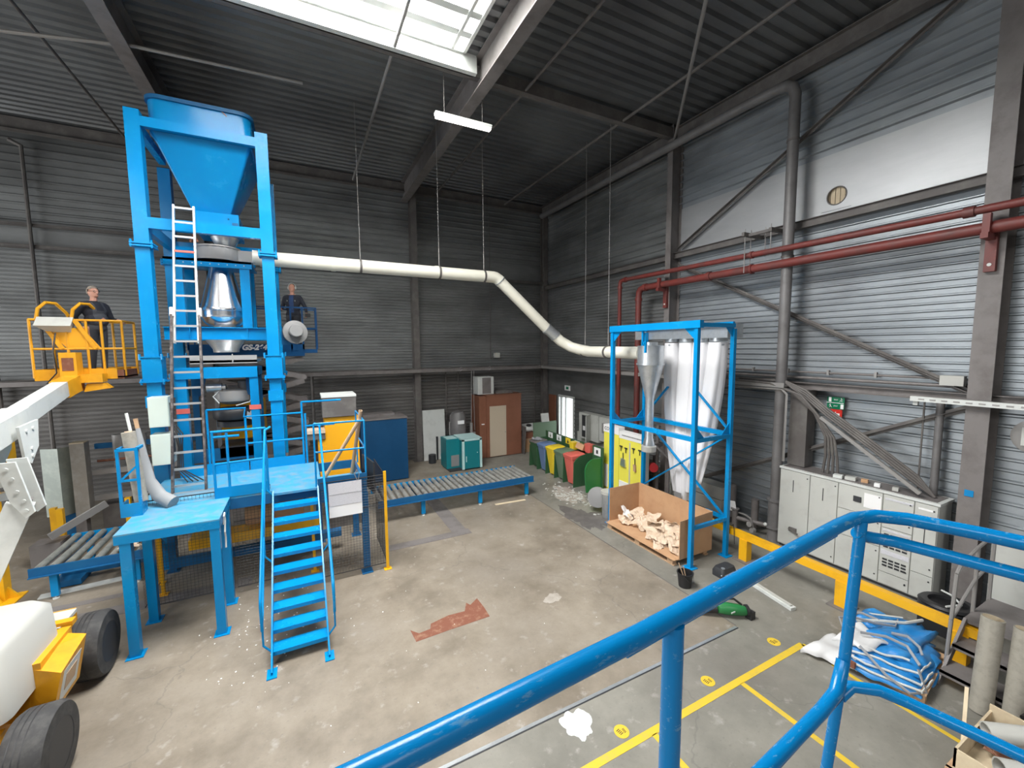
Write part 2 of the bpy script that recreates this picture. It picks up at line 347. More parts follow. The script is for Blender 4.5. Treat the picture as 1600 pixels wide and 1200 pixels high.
def ribs(lo, hi, pitch, depth, flat=0.62):
    """profile of a ribbed sheet: list of (position, offset)"""
    out = []; p = lo
    while p < hi - 1e-6:
        out += [(p, 0.0), (min(p + pitch * flat, hi), 0.0), (min(p + pitch * (flat + 0.12), hi), -depth), (min(p + pitch * 0.88, hi), -depth)]
        p += pitch
    out.append((hi, 0.0)); return out
def sheet_y(mb, x0, x1, y, z0, z1, pitch, depth):     # facing -y, ribs run along x
    P = ribs(z0, z1, pitch, depth); v = []; 
    for z, o in P: v += [(x0, y + o, z), (x1, y + o, z)]
    mb.add(v, [(2 * i, 2 * i + 1, 2 * i + 3, 2 * i + 2) for i in range(len(P) - 1)])
def sheet_x(mb, x, y0, y1, z0, z1, pitch, depth):     # facing -x, ribs run along y
    P = ribs(z0, z1, pitch, depth); v = []
    for z, o in P: v += [(x + o, y0, z), (x + o, y1, z)]
    mb.add(v, [(2 * i, 2 * i + 1, 2 * i + 3, 2 * i + 2) for i in range(len(P) - 1)])
def struct(name, mb, mat, label=None, cat='structure', **k):
    o = mb.build(name, mat, None, **k); o['kind'] = 'structure'
    o['label'] = label or name.replace('_', ' ') + ' of the hall'; o['category'] = cat
    return o

b = MB(); b.bx(-16, 10.4, -16, 16.5, -0.3, 0.0); struct('floor', b, 'floor', 'worn concrete hall floor, beige in the middle and grey at the edges', 'floor')
# back wall: dark ribbed sheet, a plain band, then fine ribs below
b = MB(); b.bx(-16, XW + 0.3, YW + 0.05, YW + 0.3, 0, ZR + 0.6)
sheet_y(b, -16, XW, YW, 7.55, ZR + 0.1, 0.20, 0.035); b.bx(-16, XW, YW - 0.005, YW + 0.04, 7.02, 7.55)
sheet_y(b, -16, XW, YW, 3.45, 7.02, 0.105, 0.028)
struct('wall_back', b, 'wall_dk', 'dark ribbed steel back wall behind the blue hopper tower', 'wall')
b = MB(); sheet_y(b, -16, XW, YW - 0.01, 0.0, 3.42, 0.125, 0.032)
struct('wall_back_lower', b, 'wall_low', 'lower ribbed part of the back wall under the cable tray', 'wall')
# right wall: ribbed sheet, plain zinc band high up, slatted sheet between the two main columns
b = MB(); b.bx(XW + 0.05, XW + 0.3, -16, 13.45, 0, ZR + 0.6); b.bx(XW + 0.05, XW + 0.3, 14.5, YW, 0, ZR + 0.6); b.bx(XW + 0.05, XW + 0.3, 13.45, 14.5, 2.25, ZR + 0.6)
sheet_x(b, XW, 8.5, YW, 6.95, ZR + 0.1, 0.20, 0.035); sheet_x(b, XW, 8.5, YW, 3.5, 6.9, 0.105, 0.028)
sheet_x(b, XW, 8.5, 13.45, 0, 2.25, 0.16, 0.03); b.bx(XW - 0.01, XW + 0.04, 8.5, YW, 2.25, 3.5)
b.bx(XW - 0.01, XW + 0.04, 14.6, YW, 0, 2.25)
struct('wall_right_far', b, 'wall_dk', 'dark far half of the right wall beside the lit doorway', 'wall')
b = MB(); sheet_x(b, XW, -16, 8.5, 8.05, ZR + 0.1, 0.19, 0.045)
sheet_x(b, XW, -16, 8.5, 3.5, 6.75, 0.125, 0.034); sheet_x(b, XW, -16, 8.5, 0, 3.42, 0.17, 0.03)
struct('wall_right_near', b, 'wall_md', 'grey slatted near half of the right wall behind the red pipes', 'wall')
b = MB(); b.bx(XW - 0.03, XW + 0.02, -16, 2.62, 6.75, 8.05); b.bx(XW - 0.03, XW + 0.02, 4.98, 8.5, 6.75, 8.05)
b.bx(XW - 0.03, XW + 0.02, 2.62, 4.98, 6.75, 6.95 ); 
# the zinc sheet with its round hole
cy, cz, rr_ = 4.64, 7.22, 0.17
N = 32; ring = [(cy + rr_ * math.cos(2 * math.pi * i / N), cz + rr_ * math.sin(2 * math.pi * i / N)) for i in range(N)]
def sq(i):
    a = 2 * math.pi * i / N; c, s = math.cos(a), math.sin(a); k = 1 / max(abs(c), abs(s)); return (cy + 0.26 * c * k, cz + 0.26 * s * k)
v = [(XW - 0.03, *p) for p in ring] + [(XW - 0.03, *sq(i)) for i in range(N)]
b.add(v, [(i, (i + 1) % N, N + (i + 1) % N, N + i) for i in range(N)])
b.bx(XW - 0.03, XW + 0.02, 2.62, cy - 0.26, 6.95, 8.05); b.bx(XW - 0.03, XW + 0.02, cy + 0.26, 4.98, 6.95, 8.05)
b.bx(XW - 0.03, XW + 0.02, cy - 0.26, cy + 0.26, cz + 0.26, 8.05)
zinc = struct('wall_panel_band', b, 'plain', 'smooth bright zinc band high on the right wall with a round hole', 'wall')
b = MB(); b.tube([(XW - 0.03, cy + rr_ * math.cos(a), cz + rr_ * math.sin(a)) for a in [2 * math.pi * i / 24 for i in range(25)]], 0.012, 6); b.build('hole_rim', 'steel_dk', zinc)
b = MB(); 
for i in range(5): b.bx(XW + 0.03, XW + 0.045, cy - 0.2 + i * 0.085, cy - 0.125 + i * 0.085, cz - 0.19, cz + 0.19)
b.build('hole_slats', 'ply', zinc)
# rest of the hall around the camera: front and left walls stay open daylit gates, as in a loading bay
b = MB(); b.bx(-16, -15.7, -16, YW, 0, ZR + 0.6); sheet_z = None
b.bx(-15.7, -15.66, 3.4, 12.6, 5.9, 6.0); struct('wall_left', b, 'wall_md', 'ribbed wall at the far left side of the hall', 'wall')
b = MB(); b.bx(-15.69, -15.62, 3.5, 12.5, 0.1, 5.85); gt = struct('door_2', b, 'gateglow', 'large open daylit gate in the left wall', 'gate')

# roof deck with ribs running along x, and the glazed lantern
def deck(mb, x0, x1, y0, y1):
    P = ribs(y0, y1, 0.27, 0.07, 0.45); v = []
    for y, o in P: v += [(x0, y, ZR - o), (x1, y, ZR - o)]
    mb.add(v, [(2 * i, 2 * i + 1, 2 * i + 3, 2 * i + 2) for i in range(len(P) - 1)])
    mb.bx(x0, x1, y0, y1, ZR + 0.1, ZR + 0.3)
SX0, SX1, SY0, SY1 = -2.2, 3.2, 3.6, 8.3
b = MB(); deck(b, -16, XW + 0.2, SY1, YW + 0.2); deck(b, SX1, XW + 0.2, SY0, SY1); deck(b, -16, SX0, SY0, SY1)
deck(b, SX1, XW + 0.2, -16, SY0); deck(b, SX0, SX1, -7.4, SY0); deck(b, -5.7, SX0, -16, SY0); deck(b, -16, -10.3, -16, SY0)
struct('ceiling', b, 'roof', 'dark ribbed steel roof deck', 'ceiling')
b = MB()
for x in (SX0, SX1): b.bx(x - 0.03, x + 0.03, SY0, SY1, ZR - 0.05, ZR + 0.9)
b.bx(SX0, SX1, SY1 - 0.03, SY1 + 0.03, ZR - 0.05, ZR + 0.9); b.bx(SX0, SX1, SY0 - 0.03, SY0 + 0.03, ZR - 0.05, ZR + 0.9)
for y in [7.85 - 0.5 * q for q in range(9)]: b.bx(SX0, SX1, y - 0.075, y + 0.075, ZR - 0.02, ZR + 0.12)
b.bx(SX1 - 0.28, SX1 - 0.22, SY0, SY1, ZR - 0.04, ZR + 0.14)
sk = struct('window_1', b, 'white', 'glazed roof lantern full of daylight above the floor', 'skylight')
b = MB(); b.bx(SX0, SX1, SY0, SY1, ZR + 0.88, ZR + 0.9); b.build('glazing', 'glaze', sk)
b = MB(); b.bx(-2.2, 3.1, -16, -7.5, ZR + 0.25, ZR + 0.28); b.bx(-10.3, -5.7, -8, 4, ZR + 0.4, ZR + 0.42); 

def column(name, x, y, z1, label, web='x', w=0.30, d=0.30, mat='steel_gr'):
    b = MB(); up = (1, 0, 0) if web == 'x' else (0, 1, 0)
    b.ibeam((x, y, 0), (x, y, z1), w, d, 0.016, up); b.bx(x - 0.22, x + 0.22, y - 0.22, y + 0.22, 0, 0.02)
    struct(name, b, mat, label, 'column')
column('column_right_near', 9.38, 2.37, ZR, 'grey steel column on the right wall carrying the red pipes', 'x', 0.26, 0.40)
column('column_right_middle', 9.38, 8.5, ZR, 'slender grey steel column behind the dust filter frame', 'x', 0.18, 0.40)
column('column_corner', 9.45, 15.5, ZR, 'dark column standing in the far corner', 'y', 0.22, 0.25, 'steel_dk')
column('column_back', 3.85, 15.5, ZR, 'dark column in the middle of the back wall', 'y', 0.22, 0.35, 'steel_dk')
column('column_back_left', -2.5, 15.5, ZR, 'dark column of the back wall behind the hopper tower', 'y', 0.22, 0.35, 'steel_dk')
column('column_right_gate', 9.38, -3.7, ZR, 'grey steel column beside the camera platform', 'x', 0.26, 0.40)
b = MB(); b.ibeam((3.6, -16, 9.88), (3.6, YW, 9.88), 0.26, 0.62, 0.02)
struct('beam_main', b, 'steel_gr', 'main roof beam passing along the edge of the skylight', 'beam')
b = MB(); b.ibeam((-2.55, -16, 9.88), (-2.55, YW, 9.88), 0.26, 0.62, 0.02)
struct('beam_main_left', b, 'steel_gr', 'main roof beam above the hopper tower', 'beam')
b = MB(); b.ibeam((9.35, -16, 9.95), (9.35, YW, 9.95), 0.2, 0.34, 0.016)
struct('beam_eaves', b, 'steel_dk', 'eaves beam along the top of the right wall', 'beam')
b = MB(); b.ibeam((-16, 15.5, 10.0), (9.5, 15.5, 10.0), 0.2, 0.3, 0.016)
struct('beam_back', b, 'steel_dk', 'eaves beam along the top of the back wall', 'beam')
b = MB(); b.bar((3.6, 8.5, 9.98), (9.4, 8.5, 9.98), 0.16, 0.26); b.bar((-16, 8.5, 9.98), (3.6, 8.5, 9.98), 0.14, 0.24)
struct('beam_cross', b, 'steel_dk', 'cross beam under the roof in front of the skylight', 'beam')
b = MB(); b.bx(SX0, 3.48, SY1 + 0.02, SY1 + 0.16, ZR - 0.34, ZR + 0.02); struct('trim_1', b, 'white', 'white kerb beam at the far edge of the skylight', 'beam')
for i, (p, q, r_, lab) in enumerate([((1.83, 3.0, 9.9), (1.83, 15.2, 9.9), 0.035, 'thin tube passing below the skylight and on under the roof'),
        ((9.2, 8.4, 9.75), (3.7, 2.4, 9.75), 0.035, 'thin tube brace between main beam and middle right column'),
        ((4.67, -2, 9.9), (4.67, 15.2, 9.9), 0.03, 'thin dark rod under the roof just right of the main beam'),
        ((7.45, -2, 9.9), (7.45, 15.2, 9.9), 0.035, 'thin dark rod under the roof near the right wall'),
        ((-3.88, 3, 9.9), (-3.88, 15.2, 9.9), 0.03, 'thin dark rod under the roof at the far left')]):
    b = MB(); b.cyl(p, q, r_, n=8); struct('trim_%d' % (i + 2), b, 'steel_md' if i < 2 else 'steel_dk', lab, 'brace')
b = MB(); b.ibeam((9.42, -16, 6.78), (9.42, YW, 6.78), 0.12, 0.16, 0.01); struct('trim_8', b, 'steel_dk', 'dark rail running along the right wall at two thirds height', 'rail')
b = MB(); b.ibeam((-16, 15.55, 7.0), (9.5, 15.55, 7.0), 0.1, 0.1, 0.01); b.ibeam((-16, 15.55, 7.55), (-2.4, 15.55, 7.55), 0.1, 0.08, 0.01); struct('trim_9', b, 'steel_dk', 'dark rail running along the back wall at two thirds height', 'rail')
for i, (p, q, lab) in enumerate([((9.42, 8.35, 6.95), (9.42, 2.45, 9.95), 'dark angle brace rising across the upper right wall'),
        ((9.42, 8.3, 6.5), (9.42, 2.4, 3.45), 'dark angle brace falling across the slatted right wall'),
        ((9.42, 8.4, 0.25), (9.42, 2.45, 3.32), 'dark angle brace behind the grey switch cabinet')]):
    b = MB(); b.bar(p, q, 0.012, 0.10, (0, 0.5, 1)); b.bar(Vector(p) - Vector((0.04, 0, 0)), Vector(q) - Vector((0.04, 0, 0)), 0.09, 0.012, (0, 0.5, 1))
    struct('brace_%s' % ('upper', 'middle', 'lower')[i], b, 'steel_dk', lab, 'brace')
b = MB(); b.ibeam((9.38, -2, 3.44), (9.38, 15.6, 3.44), 0.16, 0.14, 0.012); struct('trim_10', b, 'steel_gr', 'grey rail along the right wall below the cable tray', 'rail')

b = MB(); b.tube([(-9, 10.1, 9.3), (-4.0, 10.05, 9.42), (-2.4, 10.02, 9.66), (0.3, 10.0, 9.74)], 0.03, 8); struct('trim_11', b, 'steel_md', 'pale pipe under the roof above the blue hopper', 'pipe')
# doorway with daylight in the right wall
b = MB()
for y in (13.45, 14.0, 14.28, 14.5): b.bx(XW - 0.06, XW + 0.02, y - 0.03, y + 0.03, 0, 2.25)
b.bx(XW - 0.06, XW + 0.02, 13.42, 14.53, 2.22, 2.3)
dr = struct('door_1', b, 'white', 'bright open doorway in the right wall behind the waste bins', 'doorway')
b = MB(); b.bx(XW + 0.1, XW + 0.12, 13.48, 14.47, 0.02, 2.22); b.build('pane', 'daydoor', dr)
b = MB(); b.bx(9.5, 9.56, 14.7, 15.2, 0, 2.25); one('wooden_board', 'dark brown wooden board standing beside the bright doorway', 'board', b, 'brown')

# ------------------------------------------------------------------ big bag filling tower
PX = (-2.52, -0.51); PY = (10.21, 12.1); PW = 0.22
t = thing('hopper_support_tower', 'tall bright blue four-post steel tower carrying the big hopper', 'tower', (-1.5, 11.1, 0))
for i, x in enumerate(PX):
    for j, y in enumerate(PY):
        b = MB(); w = PW / 2
        b.bx(x - w, x + w, y - w, y + w, 0.02, 8.64 if j == 0 else 8.3)
        b.build('post', 'blue', t)
for x in PX:
    for y in PY:
        b = MB()
        for z in (6.22, 6.27): b.bx(x - 0.17, x + 0.17, y - 0.17, y + 0.17, z - 0.02, z + 0.01)
        for sx in (-1, 1): b.cyl((x + sx * 0.15, y - 0.15, 6.18), (x + sx * 0.15, y - 0.15, 6.32), 0.018, n=6)
        b.build('flange', 'blue', t)
        b = MB()
        b.bx(x - 0.14, x + 0.14, y - 0.14, y + 0.14, 3.2, 3.42); b.build('post_collar', 'blue', t)
        b = MB(); b.bx(x - 0.17, x + 0.17, y - 0.17, y + 0.17, 4.15, 4.17); b.bx(x - 0.15, x + 0.15, y - 0.15, y + 0.15, 3.71, 4.15)
        b.bx(x - 0.19, x + 0.19, y - 0.19, y + 0.19, 3.68, 3.71)
        for sx in (-1, 1):
            for z in (3.64, 4.11): b.cyl((x + sx * 0.165, y - 0.16, z), (x + sx * 0.165, y - 0.16, z + 0.11), 0.02, n=6)
        b.build('post_sleeve', 'blue', t)
        b = MB(); b.bx(x - 0.2, x + 0.2, y - 0.2, y + 0.2, 0, 0.02); b.build('foot_plate', 'blue', t)
X0, X1, Y0, Y1 = PX[0] + .11, PX[1] - .11, PY[0] - .11, PY[1] + .11
for z0, z1 in ((8.36, 8.53), (6.55, 6.75)):
    b = MB(); b.bx(X0, X1, Y0, Y0 + 0.12, z0, z1); b.build('front_beam', 'blue', t)
    b = MB(); b.bx(X0, X1, Y1 - 0.12, Y1, z0, z1); b.build('rear_beam', 'blue', t)
    for x in PX:
        b = MB(); b.bx(x - 0.06, x + 0.06, PY[0] + .11, PY[1] - .11, z0, z1); b.build('side_beam', 'blue', t)
for y in (PY[0] + 0.45, PY[1] - 0.3):
    b = MB(); b.ibeam((X0 - 0.02, y, 4.63), (X1 + 0.02, y, 4.63), 0.14, 0.26, 0.016)
    for x in (-2.0, -1.0): b.bx(x - 0.006, x + 0.006, y - 0.06, y + 0.06, 4.51, 4.75)
    b.build('cross_girder', 'blue', t)
for x in PX:
    b = MB(); b.prism([(PY[0] + .11, 6.2), (PY[0] + .11, 6.55), (PY[0] + .55, 6.55)], 'x', x - 0.01, x + 0.01); b.build('gusset', 'blue', t)

# hopper: rounded drum, pyramid, square outlet box
def rrect(cx, cy, z, hx, hy, r, n=6):
    out = []
    for qx, qy, a0 in ((1, 1, 0), (-1, 1, 90), (-1, -1, 180), (1, -1, 270)):
        for i in range(n + 1):
            a = R(a0 + 90 * i / n); out.append((cx + qx * (hx - r) + r * math.cos(a), cy + qy * (hy - r) + r * math.sin(a), z))
    return out
hc = (-1.51, 11.15)
h = thing('bulk_hopper', 'large blue hopper with rounded rim and square funnel on top of the tower', 'hopper', (hc[0], hc[1], 8.4))
b = MB(); b.loft([rrect(*hc, 8.36, 0.83, 0.95, 0.22), rrect(*hc, 8.95, 0.83, 0.95, 0.22)], True); b.build('drum', 'blue', h)
b = MB(); b.loft([rrect(*hc, 8.93, 0.87, 0.99, 0.25), rrect(*hc, 9.0, 0.87, 0.99, 0.25)], True); b.build('rim', 'blue_dk', h)
b = MB(); b.loft([rrect(hc[0], hc[1], 7.06, 0.30, 0.34, 0.02), rrect(*hc, 8.37, 0.80, 0.92, 0.06)], True); b.build('funnel', 'blue', h, angle=25)
b = MB(); b.bx(hc[0] - 0.28, hc[0] + 0.48, 10.62, 11.5, 6.70, 7.10); b.build('outlet_box', 'blue', h)
b = MB(); b.bx(hc[0] + 0.36, hc[0] + 0.46, 10.605, 10.62, 6.79, 6.93); b.cyl((hc[0] + .3, 10.6, 7.0), (hc[0] + .3, 10.62, 7.0), 0.015, n=8); b.build('inspection_plate', 'blue_dk', h)
b = MB(); b.cyl((-2.36, 10.8, 8.73), (-2.52, 10.8, 8.73), 0.07); b.cyl((-2.52, 10.8, 8.73), (-2.54, 10.8, 8.73), 0.1); b.build('side_nozzle', 'galv', h)
b = MB(); b.tube([(-1.2, 10.19, 8.98), (-1.12, 10.18, 8.9), (-1.08, 10.19, 8.86)], 0.008, 5); b.build('strap_end', 'tube_card', h)

# inner frame, fan collar and stainless drum
f = thing('weighing_frame', 'blue inner frame holding the stainless drum between the tower posts', 'frame', (-1.5, 11.0, 4.76))
for x in (-2.17, -1.0):
    for y in (10.85, 11.9):
        b = MB(); b.bx(x - 0.09, x + 0.09, y - 0.09, y + 0.09, 4.76, 6.1); b.build('leg', 'blue', f)
b = MB(); b.bx(-2.38, -0.86, 10.74, 12.0, 6.12, 6.17); b.bx(-2.38, -0.86, 10.74, 10.76, 6.02, 6.17); b.build('top_plate', 'blue', f)
b = MB()
for i in range(9): b.cyl((-2.2 + i * 0.15, 10.735, 6.08), (-2.2 + i * 0.15, 10.745, 6.08), 0.012, n=6)
b.build('bolts', 'galv', f)
b = MB(); b.bx(-2.3, -1.7, 11.3, 11.35, 6.17, 6.5); b.bx(-1.2, -0.85, 11.5, 11.6, 6.18, 6.55); b.build('side_plate', 'blue', f)
d = thing('stainless_drum', 'shiny stainless cone drum hanging in the middle of the blue tower', 'drum', (-1.47, 11.15, 4.9))
c = (-1.47, 11.15, 0)
b = MB(); b.lathe([(0.20, 6.12), (0.24, 5.95), (0.38, 5.35), (0.42, 5.2)], c, 32); b.build('upper_cone', 'bright', d)
b = MB(); b.lathe([(0.435, 5.2), (0.44, 5.19), (0.44, 5.13), (0.425, 5.12), (0.425, 5.02), (0.435, 5.01), (0.43, 4.99)], c, 32); b.build('clamp_band', 'bright', d)
b = MB(); b.lathe([(0.43, 5.0), (0.36, 4.87), (0.26, 4.78), (0.2, 4.74)], c, 32); b.build('bowl', 'bright', d)
b = MB(); b.tube([(-1.0, 11.0, 5.0), (-0.97, 10.95, 4.93), (-1.03, 10.95, 4.86), (-0.97, 10.9, 4.8), (-1.0, 10.9, 4.77)], 0.008, 6); b.build('hose', 'steel_md', d)
g = thing('discharge_cone', 'dull grey cone below the blue cross girders of the tower', 'cone', (-1.5, 11.15, 4.3))
b = MB(); b.lathe([(0.24, 4.23), (0.25, 4.3), (0.37, 4.5), (0.38, 4.52)], c, 28); b.build('cone', 'galv', g)
b = MB(); b.bx(-2.02, -0.85, 10.5, 11.7, 4.02, 4.07); b.bx(-2.02, -0.85, 10.5, 10.52, 4.0, 4.17); b.bx(-1.3, -1.28, 10.49, 10.52, 4.0, 4.2); b.build('tray', 'alu', g)
fn = thing('extraction_collar', 'fluted dark grey collar joining the stainless drum to the cream duct', 'collar', (-1.47, 11.1, 6.2))
b = MB(); 
prof = []
for i in range(40):
    a = 2 * math.pi * i / 40; prof.append((-1.5 + (0.40 + 0.012 * (i % 2)) * math.cos(a), 11.1 + (0.40 + 0.012 * (i % 2)) * math.sin(a)))
b.prism(prof, 'z', 6.2, 6.46); b.build('housing', 'stonegrey', fn)
b = MB(); b.lathe([(0.42, 6.45), (0.42, 6.48), (0.2, 6.5)], (-1.5, 11.1, 0), 28); b.lathe([(0.42, 6.19), (0.42, 6.22)], (-1.5, 11.1, 0), 28); b.build('flange_ring', 'steel_md', fn)
b = MB(); b.bx(-1.12, -0.8, 10.95, 11.25, 6.2, 6.44); b.build('outlet', 'stonegrey', fn)
b = MB(); b.lathe([(0.16, 6.48), (0.3, 6.78)], (-1.35, 11.1, 0), 20); b.build('inlet_cone', 'galv', fn)
b = MB(); b.tube([(-1.9, 10.75, 6.5), (-1.84, 10.7, 6.62), (-1.78, 10.72, 6.5)], 0.03, 8); b.build('elbow', 'rust', fn)

# cream duct with hangers
dt = thing('extraction_duct', 'long cream plastic duct crossing the hall below the roof and dropping to the right', 'duct', (1.5, 11.0, 6.3))
path1 = [(-0.85, 11.05, 6.33), (5.02, 11.0, 6.29)]
b = MB(); b.tube(path1, 0.16, 24); b.build('straight_run', 'duct', dt)
b = MB(); b.tube([(5.0, 11, 6.29), (5.08, 11, 6.28), (5.18, 10.99, 6.22), (5.26, 10.98, 6.14)], 0.162, 24); b.build('upper_elbow', 'duct', dt)
b = MB(); b.tube([(5.22, 10.98, 6.18), (6.75, 10.8, 4.78)], 0.155, 24); b.build('sloping_run', 'duct', dt)
b = MB(); b.tube([(6.7, 10.8, 4.83), (6.95, 10.75, 4.62)], 0.162, 24); b.build('metal_coupling', 'galv', dt)
b = MB(); b.tube([(6.93, 10.75, 4.63), (7.12, 10.7, 4.46), (7.36, 10.5, 4.28), (7.52, 10.2, 4.19), (7.5, 9.8, 4.15)], 0.155, 24); b.build('lower_elbow', 'duct', dt)
b = MB(); b.tube([(7.5, 9.85, 4.15), (7.12, 7.3, 4.13)], 0.15, 24); b.build('level_run', 'duct', dt)
for x in (-0.72, 0.75, 3.3):
    b = MB(); b.cyl((x, 11.02, 6.31), (x + 0.1, 11.02, 6.31), 0.168, n=24); b.build('joint_sleeve', 'duct', dt)
for p, q in (((5.2, 10.98, 6.2), (5.22, 10.98, 6.18)), ((6.66, 10.81, 4.86), (6.71, 10.8, 4.82)), ((6.93, 10.75, 4.64), (6.97, 10.745, 4.6))):
    b = MB(); b.cyl(p, q, 0.172, n=24); b.build('clamp_ring', 'galv', dt)
hang = [(1.05, 11.02, 6.31, 10.15), (3.42, 11.0, 6.3, 10.15), (4.72, 11.0, 6.29, 10.15), (7.55, 10.05, 4.16, 10.1), (7.33, 8.75, 4.14, 10.1)]
hang[0] = (1.42, 11.02, 6.31, 10.15)
first = None
labs = ['thin rod hanging the cream duct, nearest to the blue tower', 'thin rod hanging the cream duct under the main roof beam', 'thin rod hanging the cream duct just before its upper bend',
        'thin rod holding the lower bend of the cream duct', 'thin rod holding the cream duct just before the blue filter frame']
for (x, y, z, zt), lab in zip(hang, labs):
    h_ = thing('duct_hanger', lab, 'hanger rod', (x, y, z), 'rods hanging the cream duct')
    ax = (1, 0, 0) if x < 7 else (0.15, 1, 0)
    b = MB(); b.cyl((x, y, z + 0.16), (x, y, zt), 0.007, n=6); b.cyl((x, y, z + 0.2), (x, y, z + 0.62), 0.013, n=6); b.build('rod', 'steel_md', h_)
    b = MB(); a = Vector(ax).normalized() * 0.025; b.cyl(Vector((x, y, z)) - a, Vector((x, y, z)) + a, 0.176, n=24); b.build('clamp', 'steel_dk', h_)

# filling frame under the tower
ff = thing('bag_filling_frame', 'lower blue portal frame with filling head between the tower posts', 'frame', (-1.5, 10.7, 1.8))
for x in (-2.18, -0.93):
    b = MB(); b.bx(x - 0.08, x + 0.08, 10.45, 10.61, 1.8, 3.9); b.build('upright', 'blue', ff)
    b = MB(); b.bx(x - 0.11, x + 0.11, 10.44, 10.45, 3.0, 3.1); b.build('warning_sticker', 'bin_red', ff)
    b = MB(); b.bx(x - 0.06, x + 0.06, 11.6, 11.72, 1.8, 3.9); b.build('rear_upright', 'blue_dk', ff)
b = MB(); b.bx(-2.26, -0.85, 10.42, 10.62, 3.7, 3.93); b.build('top_beam', 'blue', ff)
b = MB()
for x in (-2.18, -0.93): b.bx(x - 0.08, x + 0.08, 10.6, 11.7, 3.72, 3.9)
b.build('side_beam', 'blue_dk', ff)
for x in (-1.72, -0.98):
    b = MB(); b.bx(x - 0.04, x + 0.04, 11.2, 11.3, 1.8, 3.4); b.build('inner_post', 'steel_md', ff)
b = MB(); b.prism([(-2.1, 3.3), (-1.95, 3.3), (-1.85, 3.7), (-2.1, 3.7)], 'y', 11.0, 11.02); b.bx(-1.1, -0.95, 10.7, 10.9, 3.3, 3.7); b.build('bracket_plate', 'blue_dk', ff)
hd = thing('filling_head', 'round bag filling head with motor and hoses under the portal beam', 'filling head', (-1.4, 10.9, 3.2))
b = MB(); b.lathe([(0.2, 3.1), (0.36, 3.18), (0.38, 3.25), (0.36, 3.4), (0.2, 3.45)], (-1.35, 10.95, 0), 24); b.build('bell', 'steel_md', hd)
b = MB(); b.cyl((-1.82, 10.8, 3.48), (-1.55, 10.8, 3.48), 0.1); b.cyl((-1.55, 10.8, 3.48), (-1.48, 10.8, 3.48), 0.07); b.build('motor', 'alu', hd)
b = MB(); b.lathe([(0.10, 3.4), (0.12, 3.5), (0.12, 3.6), (0.05, 3.62)], (-1.15, 10.85, 0), 16); b.bx(-1.45, -1.0, 10.8, 10.95, 3.44, 3.5); b.build('valve_block', 'steel_dk', hd)
b = MB(); b.lathe([(0.4, 2.78), (0.42, 2.82), (0.42, 2.96), (0.4, 3.0)], (-1.35, 10.95, 0), 28); b.lathe([(0.36, 2.62), (0.36, 2.74)], (-1.35, 10.95, 0), 24); b.build('rubber_cuff', 'black', hd)
b = MB(); b.tube([(-1.0, 10.75, 3.45), (-0.95, 10.7, 3.3), (-1.05, 10.65, 3.15), (-1.3, 10.65, 3.08)], 0.012, 6); b.tube([(-1.6, 10.7, 3.4), (-1.7, 10.65, 3.3), (-1.6, 10.65, 3.15)], 0.012, 6); b.build('air_hose', 'white', hd)
b = MB(); b.bx(-1.05, -0.85, 10.62, 10.8, 2.85, 2.95); b.prism([(-1.12, 2.8), (-0.9, 2.72), (-0.88, 2.78), (-1.1, 2.95)], 'y', 10.6, 10.62); b.build('clamp_arm', 'alu', hd)
b = MB(); b.bx(-1.68, -1.02, 10.9, 11.3, 1.9, 2.15); one('machine_tray', 'dark steel box below the filling head', 'machine box', b, 'rim')
yb = thing('yellow_machine_hood', 'dark yellow machine hood standing behind the filling station', 'machine', (-1.3, 12.5, 0))
b = MB(); b.bx(-1.80, -0.9, 11.75, 12.9, 2.15, 3.0); b.build('hood', 'yellow', yb)
b = MB(); b.bx(-2.1, -0.75, 12.05, 13.2, 0, 1.9); b.build('base', 'steel_dk', yb)
b = MB(); b.bx(-2.05, -0.4, 11.0, 11.9, 0.3, 1.65); b.build('mixer_body', 'steel_dk')
o = COL.objects[-1]; 
for q in list(COL.objects):
    if q.name.startswith('mixer_body'): tag(q, 'dark machine body standing under the blue platform', 'machine')
b = MB(); b.bx(-2.28, -0.88, 10.9, 11.0, 1.85, 2.12); one('blue_cross_tray', 'dark blue tray across the foot of the filling station', 'tray', b, 'blue_dk')
lab = MB(); lab.bx(-1.3, -1.05, 10.55, 10.6, 1.9, 2.0)
# power supply boxes on the left post
for z0, z1, lab in ((2.86, 3.42, 'upper pale control box on the left tower post'), (2.14, 2.72, 'lower pale control box on the left tower post')):
    k = thing('control_box', lab, 'control box', (-2.45, 9.98, z0), 'control boxes on the left tower post')
    b = MB(); b.bx(-2.56, -2.26, 9.78, 10.08, z0, z1); b.build('body', 'box_grn', k)
    b = MB(); b.bx(-2.55, -2.27, 9.765, 9.78, z0 + 0.01, z1 - 0.01); b.build('door', 'box_grn', k)
    b = MB(); b.bx(-2.255, -2.245, 9.86, 10.0, z0 + 0.15, z1 - 0.12); b.build('side_window', 'rim', k)
b = MB()
for i in range(4): b.tube([(-2.28 + i * 0.03, 9.9, 2.86), (-2.2 + i * 0.04, 9.8, 2.7), (-2.16 + i * 0.02, 9.8, 2.45), (-2.2 + i * 0.03, 9.8, 2.0), (-2.0 + i * 0.08, 9.5, 1.83)], 0.012, 6)
one('control_cables', 'bundle of dark cables hanging from the pale control boxes', 'cable', b, 'black')
